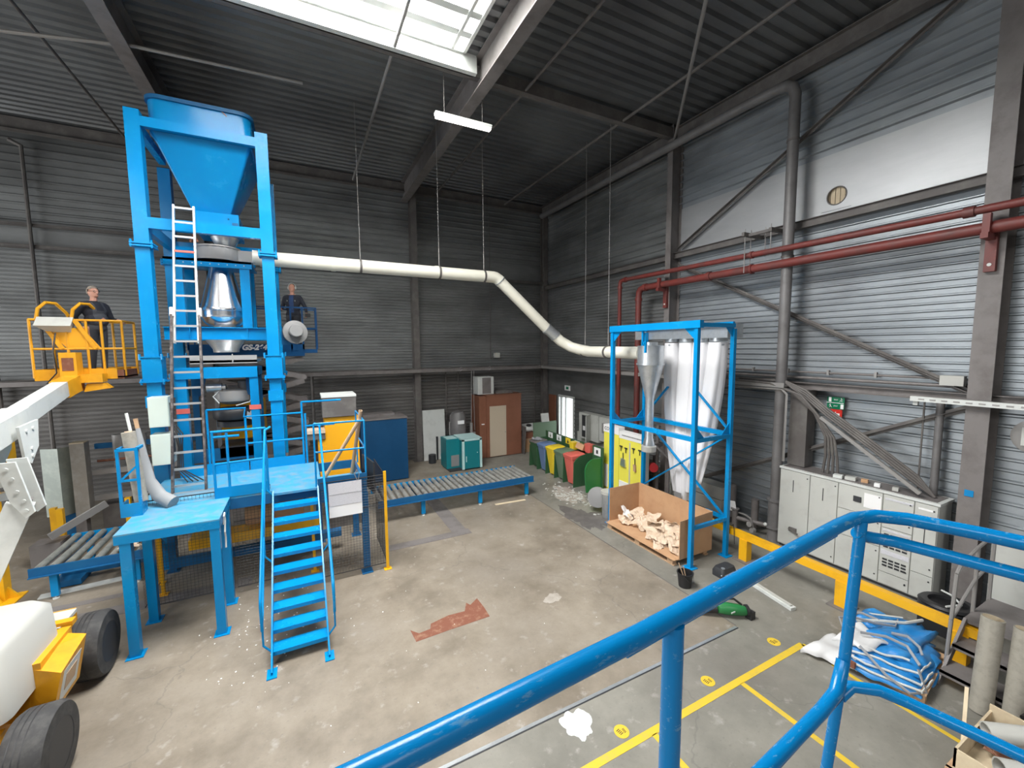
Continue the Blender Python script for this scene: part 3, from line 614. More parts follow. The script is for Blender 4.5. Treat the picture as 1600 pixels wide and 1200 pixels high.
# grey round cover on the right
k = thing('round_cover', 'grey round drive cover on the right side of the blue tower', 'cover', (-0.1, 11.2, 4.7))
b = MB(); b.lathe([(0.27, 0), (0.27, 0.05), (0.25, 0.06)], (-0.1, 11.0, 4.68), 28, (0.35, -1, 0.1)); b.build('disc', 'stonegrey', k)
b = MB(); b.lathe([(0.15, 0), (0.15, 0.14), (0.13, 0.16)], (-0.08, 10.94, 4.7), 24, (0.1, -1, 0.1)); b.build('hub', 'stonegrey', k)
b = MB(); b.bx(-0.38, -0.1, 11.0, 11.15, 4.4, 4.7); b.build('bracket', 'blue_dk', k)

# ------------------------------------------------------------------ ladder leaning on the tower
ld = thing('extension_ladder', 'aluminium extension ladder leaning from the platform up the front of the tower', 'ladder', (-1.85, 9.4, 1.8))
def lp(s, t_):   # s: -1..1 across, t_: 0..1 from foot to head
    foot = Vector((-1.83, 8.78, 1.82)); head = Vector((-1.84, 9.98, 7.0)); w = 0.235 - 0.05 * t_
    p = foot.lerp(head, t_); return Vector((p.x + s * w, p.y, p.z))
for s in (-1, 1):
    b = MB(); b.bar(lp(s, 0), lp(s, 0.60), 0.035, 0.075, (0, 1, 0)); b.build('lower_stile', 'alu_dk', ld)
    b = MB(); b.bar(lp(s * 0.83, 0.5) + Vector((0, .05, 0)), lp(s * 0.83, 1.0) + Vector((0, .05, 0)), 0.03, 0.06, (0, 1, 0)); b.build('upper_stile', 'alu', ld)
nr = 19
for i in range(nr):
    t_ = 0.025 + i * (0.965 / (nr - 1)); a = lp(-0.95 if t_ < .6 else -.8, t_) + Vector((0, .03, 0)); c_ = lp(0.95 if t_ < .6 else .8, t_) + Vector((0, .03, 0))
    b = MB(); b.bar(a, c_, 0.04, 0.035); b.build('rung', 'bin_red' if i == 15 else 'alu', ld)
b = MB(); b.bx(-2.2, -1.46, 8.72, 8.8, 1.80, 1.85); b.build('foot_bar', 'alu', ld)
b = MB()
for s in (-1, 1): b.cyl(lp(s, 0.595), lp(s, 0.625), 0.035, n=8)
b.build('end_caps', 'white', ld)

# ------------------------------------------------------------------ blue work platform
pf = thing('work_platform', 'raised blue steel work platform in front of the tower', 'platform', (0, 9, 0))
b = MB(); b.bx(-2.45, 0.22, 8.28, 9.98, 1.76, 1.80); b.build('deck', 'blue_pl', pf)
b = MB(); b.bx(-0.56, 0.22, 8.1, 8.28, 1.76, 1.80); b.build('landing', 'blue_pl', pf)
b = MB(); b.bx(0.22, 0.98, 8.1, 8.75, 1.76, 1.80); b.build('side_ledge', 'blue_pl', pf)
b = MB(); b.bx(0.16, 1.0, 8.07, 8.085, 1.74, 1.96); b.build('side_toe_board', 'blue_dk', pf)
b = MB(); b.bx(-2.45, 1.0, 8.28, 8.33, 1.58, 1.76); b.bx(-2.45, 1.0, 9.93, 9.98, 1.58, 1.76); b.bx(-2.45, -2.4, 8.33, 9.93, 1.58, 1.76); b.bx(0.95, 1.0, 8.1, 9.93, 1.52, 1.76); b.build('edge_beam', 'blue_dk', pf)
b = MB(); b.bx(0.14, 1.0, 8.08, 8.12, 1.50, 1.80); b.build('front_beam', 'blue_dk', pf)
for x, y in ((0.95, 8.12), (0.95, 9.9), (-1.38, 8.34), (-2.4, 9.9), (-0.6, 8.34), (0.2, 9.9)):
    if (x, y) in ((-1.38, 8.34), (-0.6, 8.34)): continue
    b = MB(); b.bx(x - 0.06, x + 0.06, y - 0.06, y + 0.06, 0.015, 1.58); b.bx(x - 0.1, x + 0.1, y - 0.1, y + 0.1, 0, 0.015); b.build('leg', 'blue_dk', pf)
b = MB(); b.bx(-1.38, -0.62, 8.27, 8.285, 1.80, 1.98); b.build('toe_board', 'blue', pf)
b = MB(); b.bx(-1.04, -0.02, 9.97, 9.985, 1.80, 2.0); b.bx(-2.2, -1.06, 9.95, 9.965, 1.80, 2.02); b.build('rear_toe_board', 'blue', pf)
def rail(name, posts, rails, r=0.021, mat='blue'):
    for p in posts:
        b = MB(); b.tube([p[0], p[1]] if len(p) == 2 else p, r, 10); b.build('post', mat, name)
    for q in rails:
        b = MB(); b.tube(q, r, 10); b.build('rail', mat, name)
rl = thing('platform_front_railing', 'blue tube railing at the front left edge of the work platform', 'railing', (-1, 8.3, 1.8))
rail(rl, [[(-1.38, 8.3, 1.8), (-1.38, 8.3, 2.92)], [(-1.18, 8.3, 1.8), (-1.18, 8.3, 2.9)], [(-0.62, 8.3, 1.8), (-0.62, 8.3, 2.94)]],
     [[(-1.4, 8.3, 2.93), (-0.62, 8.3, 2.93)], [(-1.38, 8.3, 2.38), (-0.62, 8.3, 2.4)], [(-1.38, 8.3, 2.84), (-1.0, 8.3, 2.84)]])
rl = thing('platform_rear_railing', 'stepped blue tube railing at the rear edge of the work platform', 'railing', (-1, 9.98, 1.8))
rail(rl, [[(-1.08, 9.98, 1.8), (-1.08, 9.98, 2.9)], [(-0.04, 9.98, 1.8), (-0.04, 9.98, 3.16)], [(0.02, 9.98, 1.8), (0.02, 9.98, 2.9)], [(-1.72, 9.98, 1.8), (-1.72, 9.98, 3.1)]],
     [[(-1.72, 9.98, 3.1), (-1.07, 9.98, 3.1), (-1.1, 9.98, 2.92), (-0.05, 9.98, 2.92)], [(-0.04, 9.98, 3.15), (0.75, 9.98, 3.15)], [(-1.08, 9.98, 2.36), (-0.02, 9.98, 2.36)], [(0.0, 9.98, 2.62), (0.6, 9.98, 2.62)]])
rl = thing('platform_right_railing', 'thin blue railing at the front right corner of the work platform', 'railing', (0.6, 8.15, 1.8))
rail(rl, [[(0.14, 8.15, 1.8), (0.14, 8.15, 2.95)], [(1.0, 8.15, 1.8), (1.0, 8.15, 2.94)], [(1.0, 9.5, 1.8), (1.0, 9.5, 2.94)]],
     [[(0.14, 8.15, 2.95), (1.0, 8.15, 2.94), (1.0, 9.5, 2.94)], [(0.14, 8.15, 2.43), (1.0, 8.15, 2.42), (1.0, 9.5, 2.42)]], 0.017)
# stairs
st = thing('platform_stairs', 'steep blue steel stairs with nine treads leading up to the platform', 'stairs', (-0.18, 7.0, 0))
def sy(z): return 6.06 + (z / 1.8) * 2.08
for x in (-0.54, 0.16):
    b = MB(); b.bar((x, 6.03, 0.0), (x, sy(1.8), 1.8), 0.022, 0.15, (0, -0.65, 0.75)); b.build('stringer', 'blue', st)
    b = MB(); b.bx(x - 0.06, x + 0.06, 5.93, 6.13, 0.0, 0.014); b.build('foot_plate', 'blue', st)
for i in range(9):
    z = 0.18 * (i + 1)
    b = MB(); y = sy(z); z -= 0.02; b.bx(-0.53, 0.15, y - 0.06, y + 0.17, z, z + 0.022); b.bx(-0.53, 0.15, y - 0.065, y - 0.055, z - 0.03, z + 0.026); b.build('tread', 'blue', st)
for x, s in ((-0.54, -1), (0.16, 1)):
    xo = x + s * 0.10
    b = MB(); b.tube([(xo, 6.22, 0.52), (xo, 6.2, 0.86), (xo, 6.25, 0.96), (xo - s * 0.02, 8.22, 2.9), (x - s * 0.0, 8.3, 2.94)], 0.02, 10); b.build('handrail', 'blue', st)
    b = MB(); b.tube([(xo, 6.22, 0.55), (xo, 6.42, 0.66), (xo, 8.2, 2.4)], 0.014, 8); b.build('knee_rail', 'blue', st)
    for yy in (6.25, 7.2, 8.1):
        zz = (yy - 6.06) / 2.08 * 1.8
        b = MB(); b.tube([(x, yy, zz), (xo, yy, zz + 0.12), (xo, yy, zz + (0.78 if yy > 6.3 else 0.4))], 0.014, 8); b.build('baluster', 'blue', st)
# low table-like step in front on the left
tb = thing('step_table', 'blue steel table with four square legs in front of the platform', 'table', (-1.78, 7.75, 0))
b = MB(); b.bx(-2.38, -1.19, 7.25, 8.27, 1.78, 1.80); b.build('top', 'blue_pl', tb)
b = MB(); b.bx(-2.38, -1.19, 7.25, 7.29, 1.66, 1.78); b.bx(-2.38, -2.34, 7.29, 8.27, 1.66, 1.78); b.bx(-1.23, -1.19, 7.29, 8.27, 1.66, 1.78); b.bx(-2.34, -1.23, 8.23, 8.27, 1.66, 1.78); b.build('apron', 'blue', tb)
for x, y in ((-2.27, 7.32), (-1.26, 7.32), (-2.27, 8.17), (-1.26, 8.17)):
    b = MB(); b.bx(x - 0.06, x + 0.06, y - 0.06, y + 0.06, 0.012, 1.66); l_ = b.build('leg', 'blue', tb)
    b = MB(); b.bx(x - 0.1, x + 0.1, y - 0.1, y + 0.1, 0, 0.012); b.build('foot_plate', 'blue', l_)
rk = thing('roll_rack', 'narrow blue rack holding a roll of film on the step table', 'rack', (-2.38, 8.1, 1.8))
for x, y in ((-2.49, 8.22), (-2.27, 8.22), (-2.49, 8.0), (-2.27, 8.0)):
    if y < 8.1: b = MB(); b.bx(x - 0.018, x + 0.018, y - 0.018, y + 0.018, 1.8, 2.84); b.build('post', 'blue', rk)
b = MB(); b.bx(-2.51, -2.25, 7.98, 8.02, 2.8, 2.84); b.bx(-2.51, -2.25, 7.98, 8.02, 2.34, 2.37); b.bar((-2.48, 8, 2.36), (-2.28, 8, 2.56), 0.03, 0.03); b.bx(-2.51, -2.47, 8, 8.25, 2.8, 2.84); b.bx(-2.29, -2.25, 8, 8.25, 2.8, 2.84); b.build('cross_bar', 'blue', rk)
b = MB(); b.bx(-2.5, -2.26, 7.98, 8.0, 1.8, 2.0); b.bx(-2.5, -2.48, 8.0, 8.25, 1.8, 2.0); b.bx(-2.28, -2.26, 8.0, 8.25, 1.8, 2.0); b.build('tray', 'blue', rk)
k = thing('film_roll', 'pale roll of film standing in the narrow blue rack', 'roll', (-2.36, 8.15, 2.0))
b = MB(); b.lathe([(0.02, 0), (0.085, 0.0), (0.085, 1.08), (0.045, 1.08), (0.045, 1.02)], (-2.30, 8.14, 1.98), 18, (-0.09, 0.05, 1)); b.build('wrap', 'tube_gr', k)
b = MB(); b.lathe([(0.045, 0), (0.045, 1.095), (0.03, 1.095), (0.03, 1.0)], (-2.30, 8.14, 1.98), 14, (-0.09, 0.05, 1)); b.build('core', 'card_lt', k)
b = MB(); b.tube([(-2.38, 8.55, 3.05), (-2.33, 8.5, 2.6), (-2.27, 8.45, 2.2), (-2.12, 8.35, 1.95), (-1.93, 8.2, 1.86)], 0.1, 16, radii=[0.03, 0.06, 0.085, 0.1, 0.105], flat=0.8)
one('fabric_sleeve', 'limp grey fabric sleeve slumped on the step table', 'fabric sleeve', b, 'sleeve')
b = MB(); b.cyl((-2.52, 8.6, 3.3), (-2.33, 8.5, 1.85), 0.022, n=8); one('white_pole', 'thin white pole leaning left of the pale control boxes', 'pole', b, 'white')
b = MB(); b.bar((-2.42, 8.62, 3.2), (-2.24, 8.5, 1.85), 0.03, 0.05); one('wooden_lath', 'pale wooden lath leaning beside the white pole', 'lath', b, 'wood')

# wire mesh guard around the platform
def mesh_panel(mb, p0, p1, z0, z1, pitch=0.05, r=0.0022):
    p0, p1 = Vector(p0), Vector(p1); L = (p1 - p0).length; n = int(L / pitch)
    for i in range(n + 1):
        p = p0.lerp(p1, i / n); mb.cyl((p.x, p.y, z0), (p.x, p.y, z1), r, n=4, caps=False)
    for i in range(int((z1 - z0) / pitch) + 1):
        z = z0 + i * pitch; mb.cyl((p0.x, p0.y, z), (p1.x, p1.y, z), r, n=4, caps=False)
wf = thing('mesh_guard', 'dark wire mesh guard fence under and beside the blue platform', 'fence', (0, 8.3, 0))
for p, q, lab in (((-2.4, 8.42), (-1.22, 8.42), ''), ((-1.18, 8.42), (-0.6, 8.42), ''), ((0.2, 8.05), (1.3, 8.05), ''), ((1.32, 8.05), (1.32, 9.3), ''), ((-2.45, 8.42), (-2.45, 9.5), '')):
    b = MB(); mesh_panel(b, (*p, 0), (*q, 0), 0.12, 1.88); b.build('wire_panel', 'black', wf)
    b = MB(); b.cyl((*p, 1.88), (*q, 1.88), 0.008, n=6); b.cyl((*p, 0.12), (*q, 0.12), 0.008, n=6); b.cyl((*p, 1.3), (*q, 1.3), 0.006, n=6); b.build('wire_edge', 'black', wf)
fp = [(1.32, 8.03, 1.95), (-2.35, 8.98, 1.3), (0.05, 8.6, 1.5), (-2.5, 9.45, 1.5)]
for (x, y, z), lab in zip(fp, ('yellow fence post at the right corner of the platform guard', 'yellow fence post seen between the legs of the step table', 'yellow fence post seen behind the treads of the stairs', 'yellow fence post at the rear left of the platform guard')):
    k = thing('fence_post', lab, 'fence post', (x, y, 0), 'yellow posts of the mesh guard')
    b = MB(); b.bx(x - 0.025, x + 0.025, y - 0.02, y + 0.02, 0.01, z); b.build('post', 'yellow', k)
    b = MB(); b.bx(x - 0.07, x + 0.07, y - 0.06, y + 0.06, 0, 0.01); b.build('foot', 'yellow', k)
# papers on the guard
k = thing('notice_sheets', 'three printed sheets taped together hanging on the mesh guard', 'notice', (0.6, 8.0, 1.2))
for i in range(3):
    b = MB(); z1 = 1.86 - i * 0.213; b.add([(0.325, 8.0, z1), (0.895, 8.0, z1), (0.895, 7.995, z1 - 0.21), (0.325, 7.995, z1 - 0.21), (0.325, 8.003, z1), (0.895, 8.003, z1), (0.895, 7.998, z1 - 0.21), (0.325, 7.998, z1 - 0.21)],
        [(0, 1, 2, 3), (7, 6, 5, 4), (0, 4, 5, 1), (2, 6, 7, 3), (1, 5, 6, 2), (0, 3, 7, 4)]); b.build('sheet', 'paper' if i < 2 else 'paper_w', k)
b = MB(); b.tube([(0.82, 8.0, 1.86), (0.78, 7.99, 1.98), (0.82, 7.99, 2.06), (0.86, 7.99, 1.98), (0.84, 8.0, 1.86)], 0.008, 6); one('grey_loop', 'small grey loop of cord hanging above the notice sheets', 'cord', b, 'steel_md')
b = MB(); b.tube([(-1.18, 7.5, 1.62), (-1.17, 7.49, 1.75), (-1.17, 7.56, 1.78), (-1.17, 7.58, 1.66), (-1.17, 7.5, 1.5), (-1.17, 7.53, 1.4), (-1.17, 7.5, 1.25)], 0.012, 6)
one('white_rope', 'short white rope hanging from the side of the step table', 'rope', b, 'white')

# ------------------------------------------------------------------ things beside the platform on the right
oc = thing('orange_machine_cabinet', 'tall orange-yellow machine cabinet with dark head behind the platform railing', 'machine cabinet', (0.8, 10.9, 0))
b = MB(); b.bx(0.42, 1.16, 10.5, 11.3, 1.0, 2.68); b.build('body', 'orange', oc)
b = MB(); b.bx(0.44, 1.14, 10.52, 11.28, 0, 1.0); b.build('base', 'steel_dk', oc)
b = MB(); b.bx(0.38, 1.12, 10.44, 11.2, 2.70, 3.16); b.build('head', 'steel_dk', oc)
b = MB(); b.bx(0.37, 1.13, 10.43, 11.21, 3.16, 3.21); b.build('lid', 'white', oc)
b = MB(); b.bx(0.26, 0.42, 10.5, 10.9, 1.3, 2.2); b.build('side_hood', 'orange', oc)
b = MB(); b.bx(0.02, 0.42, 10.45, 10.8, 2.2, 2.34); b.build('arm_box', 'steel_dk', oc)
b = MB(); b.bx(0.02, 0.42, 10.43, 10.82, 2.34, 2.42); b.build('arm_lid', 'card_lt', oc)
for p, q, lab in (((0.30, 8.6, 1.82), (0.93, 8.22, 2.95), 'cardboard tube leaning diagonally against the platform railing'), ((0.80, 8.7, 1.82), (0.96, 8.25, 3.12), 'cardboard tube standing nearly upright against the platform railing')):
    b = MB(); d_ = (Vector(q) - Vector(p)); L = d_.length; b.lathe([(0.035, 0), (0.035, L), (0.026, L), (0.026, L - 0.1)], p, 16, d_); one('cardboard_tube', lab, 'tube', b, 'tube_card', 'cardboard tubes on the platform')
b = MB(); b.box((1.12, 8.75, 1.75), (0.03, 0.8, 0.62), (0, 0, R(8))); one('black_board', 'black board leaning beside the cardboard tubes', 'board', b, 'rim')
cb = thing('blue_cabinet', 'large plain dark blue cabinet behind the roller conveyor', 'cabinet', (2.3, 13.8, 0))
b = MB(); b.bx(1.55, 2.98, 13.45, 14.6, 0.03, 2.03); b.build('body', 'cab_blue', cb)
b = MB(); b.bx(1.53, 3.0, 13.43, 14.62, 2.03, 2.07); b.build('top', 'steel_gr', cb)
b = MB(); b.bx(1.6, 2.9, 13.5, 14.5, 0, 0.03); b.build('plinth', 'rim', cb)
b = MB(); b.bx(1.7, 2.7, 14.0, 14.5, 2.07, 2.14); b.build('duct_cover', 'steel_gr', cb)

# ------------------------------------------------------------------ dust filter frame
fr = thing('filter_stand', 'tall open blue steel frame holding the cyclone and the white filter bags', 'frame', (7.05, 6.5, 0))
FX = (6.54, 7.57); FY = (5.31, 7.63); h_ = 0.04
for x in FX:
    for y in FY:
        b = MB(); b.bx(x - h_, x + h_, y - h_, y + h_, 0.015, 4.62); pst = b.build('post', 'blue', fr)
        b = MB(); b.bx(x - 0.1, x + 0.1, y - 0.1, y + 0.1, 0, 0.015); b.build('foot_plate', 'blue', pst)
b = MB(); b.bx(FX[0] - 0.06, FX[0] + 0.04, FY[0] - 0.1, FY[1] + 0.06, 4.62, 4.76); b.build('top_beam', 'blue', fr)
b = MB(); b.bx(FX[1] - 0.03, FX[1] + 0.03, FY[0], FY[1], 4.69, 4.76); b.build('top_beam', 'blue', fr)
for y in FY:
    b = MB(); b.bx(FX[0], FX[1], y - 0.04, y + 0.04, 4.64, 4.72); b.build('top_cross_beam', 'blue', fr)
for x in FX:
    b = MB(); b.bx(x - 0.035, x + 0.035, FY[0], FY[1], 2.48, 2.57); b.build('middle_rail', 'blue', fr)
for y in FY:
    b = MB(); b.bx(FX[0], FX[1], y - 0.035, y + 0.035, 2.46, 2.54); b.build('middle_rail', 'blue', fr)
b = MB(); b.bx(FX[0], FX[1], FY[0] - 0.03, FY[0] + 0.03, 0.75, 0.82); b.build('lower_rail', 'blue', fr)
b = MB(); b.bx(FX[1] - 0.03, FX[1] + 0.03, FY[0], FY[0] + 0.5, 0.75, 0.82); b.build('lower_rail', 'blue', fr)
for p, q in (((7.57, 7.6, 0.82), (7.57, 5.33, 2.5)), ((7.57, 7.6, 2.5), (7.57, 5.33, 0.78)), ((7.57, 7.6, 2.6), (7.57, 6.9, 3.35)), ((7.57, 5.33, 2.6), (7.57, 6.2, 3.4))):
    b = MB(); b.bar(p, q, 0.03, 0.055, (1, 0, 0)); b.build('brace', 'blue', fr)
for x, s, y in ((6.54, 1, 5.31), (7.57, -1, 5.31), (6.54, 1, 7.63), (7.57, -1, 7.63)):
    b = MB(); b.prism([(x, 2.54), (x + s * 0.26, 2.54), (x, 2.8)], 'y', y - 0.008, y + 0.008); b.build('gusset', 'blue', fr)
for y, s in ((5.31, 1), (7.63, -1)):
    b = MB(); b.prism([(y, 4.62), (y + s * 0.28, 4.62), (y, 4.36)], 'x', 6.53, 6.545); b.build('gusset', 'blue', fr)
b = MB(); b.prism([(7.57, 4.64), (7.35, 4.64), (7.57, 4.42)], 'y', 5.3, 5.32); b.build('gusset', 'blue', fr)
b = MB(); b.bx(6.52, 6.56, 6.66, 6.7, 4.3, 4.62); b.bx(6.52, 6.56, 6.58, 6.62, 4.15, 4.4); b.bx(6.52, 6.56, 6.6, 6.68, 4.32, 4.38); b.build('hook_bracket', 'blue', fr)
hx = thing('filter_header', 'flat galvanised header duct under the top of the blue filter frame', 'duct', (7.85, 6.7, 4.5))
b = MB(); b.bx(7.62, 8.1, 5.48, 8.05, 4.45, 4.74); b.build('box', 'galv', hx)
for y in (7.03, 6.62, 6.22, 5.84):
    b = MB(); b.cyl((7.84, y, 4.38), (7.84, y, 4.45), 0.18, n=20); b.build('spigot', 'galv', hx)
cy_ = thing('cyclone', 'galvanised cyclone separator hanging in the blue filter frame', 'cyclone', (7.05, 6.95, 3.1))
c = (7.05, 6.95, 0)
b = MB(); b.lathe([(0.29, 3.90), (0.29, 4.30), (0.2, 4.31)], c, 28); b.build('barrel', 'galv', cy_)
b = MB(); b.lathe([(0.15, 4.3), (0.15, 4.38)], c, 20); b.build('outlet', 'galv', cy_)
b = MB(); b.lathe([(0.31, 3.87), (0.31, 3.91), (0.29, 3.87), (0.095, 3.10)], c, 28); b.build('cone', 'galv', cy_)
b = MB(); b.lathe([(0.10, 3.12), (0.095, 3.1), (0.092, 2.2), (0.13, 2.05), (0.13, 2.02)], c, 20); b.build('drop_tube', 'galv', cy_)
b = MB(); b.lathe([(0.16, 1.88), (0.165, 1.9), (0.165, 2.0), (0.15, 2.02)], c, 20); b.build('white_cap', 'white_pl', cy_)
b = MB(); b.bx(7.0, 7.3, 6.9, 7.3, 4.02, 4.28); b.build('inlet', 'galv', cy_)
# filter bags: long white sleeves gathered to a point
def sleeve(cx, cy, ex, ey, r0, r1, zb, seed):
    rnd = random.Random(seed); n = 26; L = []; ph = rnd.uniform(0, 6)
    for i in range(19):
        t_ = i / 18; z = 4.36 + (zb - 4.36) * t_
        s = t_ ** 1.5; x = cx + (ex - cx) * s; y = cy + (ey - cy) * s
        r = r0 + (r1 - r0) * t_ + 0.045 * math.sin(math.pi * t_)
        ring = []
        for j in range(n):
            a = 2 * math.pi * j / n; f = 1 + (0.05 + 0.16 * t_) * math.sin(5 * a + ph + 2 * t_) + (0.03 + 0.05 * t_) * math.sin(9 * a - ph)
            ring.append((x + r * f * math.cos(a), y + r * f * math.sin(a), z))
        L.append(ring)
    return L
for (a_, lab) in (((7.84, 7.03, 7.86, 6.78, 0.18, 0.10, 0.85, 1), 'white filter bag nearest to the galvanised cyclone'), ((7.84, 6.62, 7.88, 6.62, 0.185, 0.17, 0.72, 2), 'second white filter bag from the cyclone, reaching lowest behind the cardboard box'),
                  ((7.84, 6.22, 7.86, 6.45, 0.185, 0.12, 0.95, 3), 'third white filter bag from the cyclone'), ((7.84, 5.84, 7.88, 6.32, 0.18, 0.10, 1.1, 4), 'white filter bag farthest from the cyclone beside the front right post')):
    k = thing('filter_bag', lab, 'filter bag', (a_[0], a_[1], 4.3), 'white filter bags in the blue frame')
    b = MB(); b.loft(sleeve(*a_)); b.build('sleeve', 'cloth', k, angle=80)
    b = MB(); b.lathe([(0.172, 4.29), (0.176, 4.31), (0.172, 4.33)], (a_[0], a_[1], 0), 24); b.build('clamp_band', 'galv', k)
b = MB(); b.bx(7.62, 7.63, 6.5, 6.68, 0.78, 0.92); one('bag_label', 'small printed tag near the foot of the middle filter bag', 'tag', b, 'stonegrey')

# cardboard box with paper scraps on a pallet
pl = thing('pallet', 'low wooden pallet under the open cardboard box', 'pallet', (6.8, 6.5, 0), 'pallets')
for y in (5.6, 6.5, 7.4):
    b = MB()
    for x in (6.36, 6.85, 7.25): b.bx(x - 0.05, x + 0.05, y - 0.07, y + 0.07, 0.02, 0.1)
    b.build('block_row', 'wood', pl)
for x in (6.36, 6.85, 7.25):
    b = MB(); b.bx(x - 0.05, x + 0.05, 5.5, 7.48, 0, 0.02); b.build('bottom_board', 'wood', pl)
for i in range(7):
    x = 6.355 + i * 0.15; b = MB(); b.bx(x - 0.045, x + 0.045, 5.5, 7.48, 0.1, 0.12); b.build('deck_board', 'wood', pl)
bx_ = thing('cardboard_box', 'large open cardboard box with low front on a pallet in the blue frame', 'box', (6.85, 6.5, 0.12))
b = MB(); b.bx(6.36, 7.33, 5.46, 7.52, 0.12, 0.135); b.build('floor_sheet', 'card', bx_)
b = MB(); b.bx(7.32, 7.335, 5.46, 7.52, 0.135, 0.93); b.build('back_wall', 'card', bx_)
b = MB(); b.bx(6.40, 7.32, 7.505, 7.52, 0.135, 0.93); b.build('side_wall', 'card', bx_)
b = MB(); b.prism([(6.40, 0.12), (7.335, 0.12), (7.335, 0.93), (6.40, 0.90)], 'y', 5.45, 5.465); b.build('side_wall', 'card', bx_)
b = MB(); b.bx(6.28, 6.40, 5.47, 7.5, 0.122, 0.132); b.build('front_flap', 'card', bx_)
def scrap(mb, c, sx, sy, rz, tilt, amp, seed, n=7):
    rnd = random.Random(seed); m = Euler((tilt[0], tilt[1], rz)).to_matrix(); v = []
    ph = [rnd.uniform(0, 6) for _ in range(4)]
    for i in range(n + 1):
        for j in range(n + 1):
            u, w = i / n - 0.5, j / n - 0.5
            z = amp * (math.sin(6 * u + ph[0]) * math.cos(5 * w + ph[1]) + 0.5 * math.sin(13 * u + 9 * w + ph[2])) + rnd.uniform(-amp, amp) * 0.25
            p = Vector((u * sx * (1 + 0.2 * math.sin(7 * w + ph[3])), w * sy * (1 + 0.2 * math.cos(6 * u + ph[2])), z)); v.append(Vector(c) + m @ p)
    f = [(i * (n + 1) + j, (i + 1) * (n + 1) + j, (i + 1) * (n + 1) + j + 1, i * (n + 1) + j + 1) for i in range(n) for j in range(n)]
    mb.add(v, f)
sc_ = [(6.75, 7.28, .34, .38, .3, 'white crumpled paper sheet in the rear left corner of the box', 'paper_w'), (6.9, 7.1, .38, .3, .28, 0, 0), (6.62, 7.2, .26, .3, .25, 0, 0),
       (6.8, 6.85, .3, .4, .3, 0, 0), (6.9, 6.6, .33, .45, .35, 0, 0), (6.75, 6.45, .27, .5, .4, 0, 0), (6.95, 6.3, .36, .4, .4, 0, 0), (6.65, 6.25, .24, .35, .35, 0, 0), (7.05, 6.8, .36, .35, .3, 0, 0),
       (6.9, 6.0, .38, .4, .45, 0, 0), (6.7, 5.85, .3, .45, .4, 0, 0), (6.95, 5.75, .42, .4, .5, 0, 0), (6.62, 5.7, .28, .35, .35, 0, 0), (7.1, 6.1, .42, .3, .4, 0, 0), (6.5, 6.05, .2, .3, .35, 0, 0)]
for i, (x, y, z, sx, sy, lab, mt) in enumerate(sc_):
    b = MB(); rnd = random.Random(i + 40); scrap(b, (x, y, z), sx, sy, rnd.uniform(0, 3), (rnd.uniform(-.6, .6), rnd.uniform(-.6, .6)), 0.035, i)
    one('paper_scrap', lab or 'crumpled piece of brown packing paper lying in the open cardboard box', 'paper scrap', b, mt or 'card_lt', 'packing paper scraps in the box', angle=180) if lab else one('paper_scrap', 'crumpled piece of brown packing paper lying in the open cardboard box', 'paper scrap', b, 'card_lt', 'packing paper scraps in the box', smooth=False)

# bin cans beside the frame
k = thing('galvanised_can', 'galvanised metal can with a pale rim behind the left post of the blue frame', 'can', (6.72, 8.0, 0))
b = MB(); b.lathe([(0.13, 0.0), (0.14, 0.02), (0.17, 0.66), (0.155, 0.66), (0.13, 0.04)], (6.72, 7.95, 0), 24); b.build('body', 'galv', k)
b = MB(); b.lathe([(0.165, 0.60), (0.18, 0.61), (0.18, 0.68), (0.165, 0.68)], (6.72, 7.95, 0), 24); b.build('rim', 'white_pl', k)
b = MB(); b.lathe([(0.24, 0), (0.27, 0.02), (0.26, 0.06), (0.1, 0.09)], (6.72, 8.35, 0.38), 24, (-0.75, -0.55, 0.25)); one('drum_lid', 'round grey lid propped behind the galvanised can', 'lid', b, 'stonegrey')
k = thing('black_bucket', 'black plastic bucket with sticks in it at the foot of the blue frame', 'bucket', (5.95, 4.93, 0))
b = MB(); b.lathe([(0.10, 0.0), (0.105, 0.0), (0.135, 0.25), (0.145, 0.25), (0.145, 0.26), (0.125, 0.26), (0.10, 0.02), (0.01, 0.02)], (5.95, 4.93, 0), 24); b.build('body', 'black', k)
b = MB(); b.tube([(5.83, 4.86, 0.24), (5.88, 4.78, 0.16), (6.0, 4.78, 0.12), (6.09, 4.88, 0.24)], 0.004, 5); b.build('handle', 'black', k)
for p, q, lab in (((5.96, 4.9, 0.03), (5.86, 5.0, 0.42), 'long thin stick standing in the black bucket'), ((6.0, 4.92, 0.03), (5.96, 4.98, 0.34), 'short stick standing in the black bucket')):
    b = MB(); b.cyl(p, q, 0.009, n=7); one('stick', lab, 'stick', b, 'tube_card')
k = thing('tool_case', 'dark rounded charger case lying beside the right foot of the blue frame', 'case', (6.9, 4.85, 0))
b = MB(); b.loft([rrect(6.92, 4.86, 0.0, 0.2, 0.13, 0.06), rrect(6.92, 4.86, 0.09, 0.2, 0.13, 0.06), rrect(6.93, 4.86, 0.16, 0.17, 0.1, 0.05)]); b.build('shell', 'rim', k)
b = MB(); b.tube([(6.72, 4.78, 0.06), (6.8, 4.72, 0.07), (7.02, 4.73, 0.08), (7.12, 4.82, 0.09), (7.1, 4.95, 0.1)], 0.012, 6); b.lathe([(0.035, 0), (0.035, 0.01)], (6.80, 4.80, 0.165), 12); b.build('trim', 'galv', k)
k = thing('light_fitting', 'long white light fitting lying on the floor behind the hand rail', 'light fitting', (7.3, 4.4, 0))
b = MB(); b.bar((7.15, 4.95, 0.03), (6.92, 3.62, 0.03), 0.11, 0.05); b.build('housing', 'white', k)
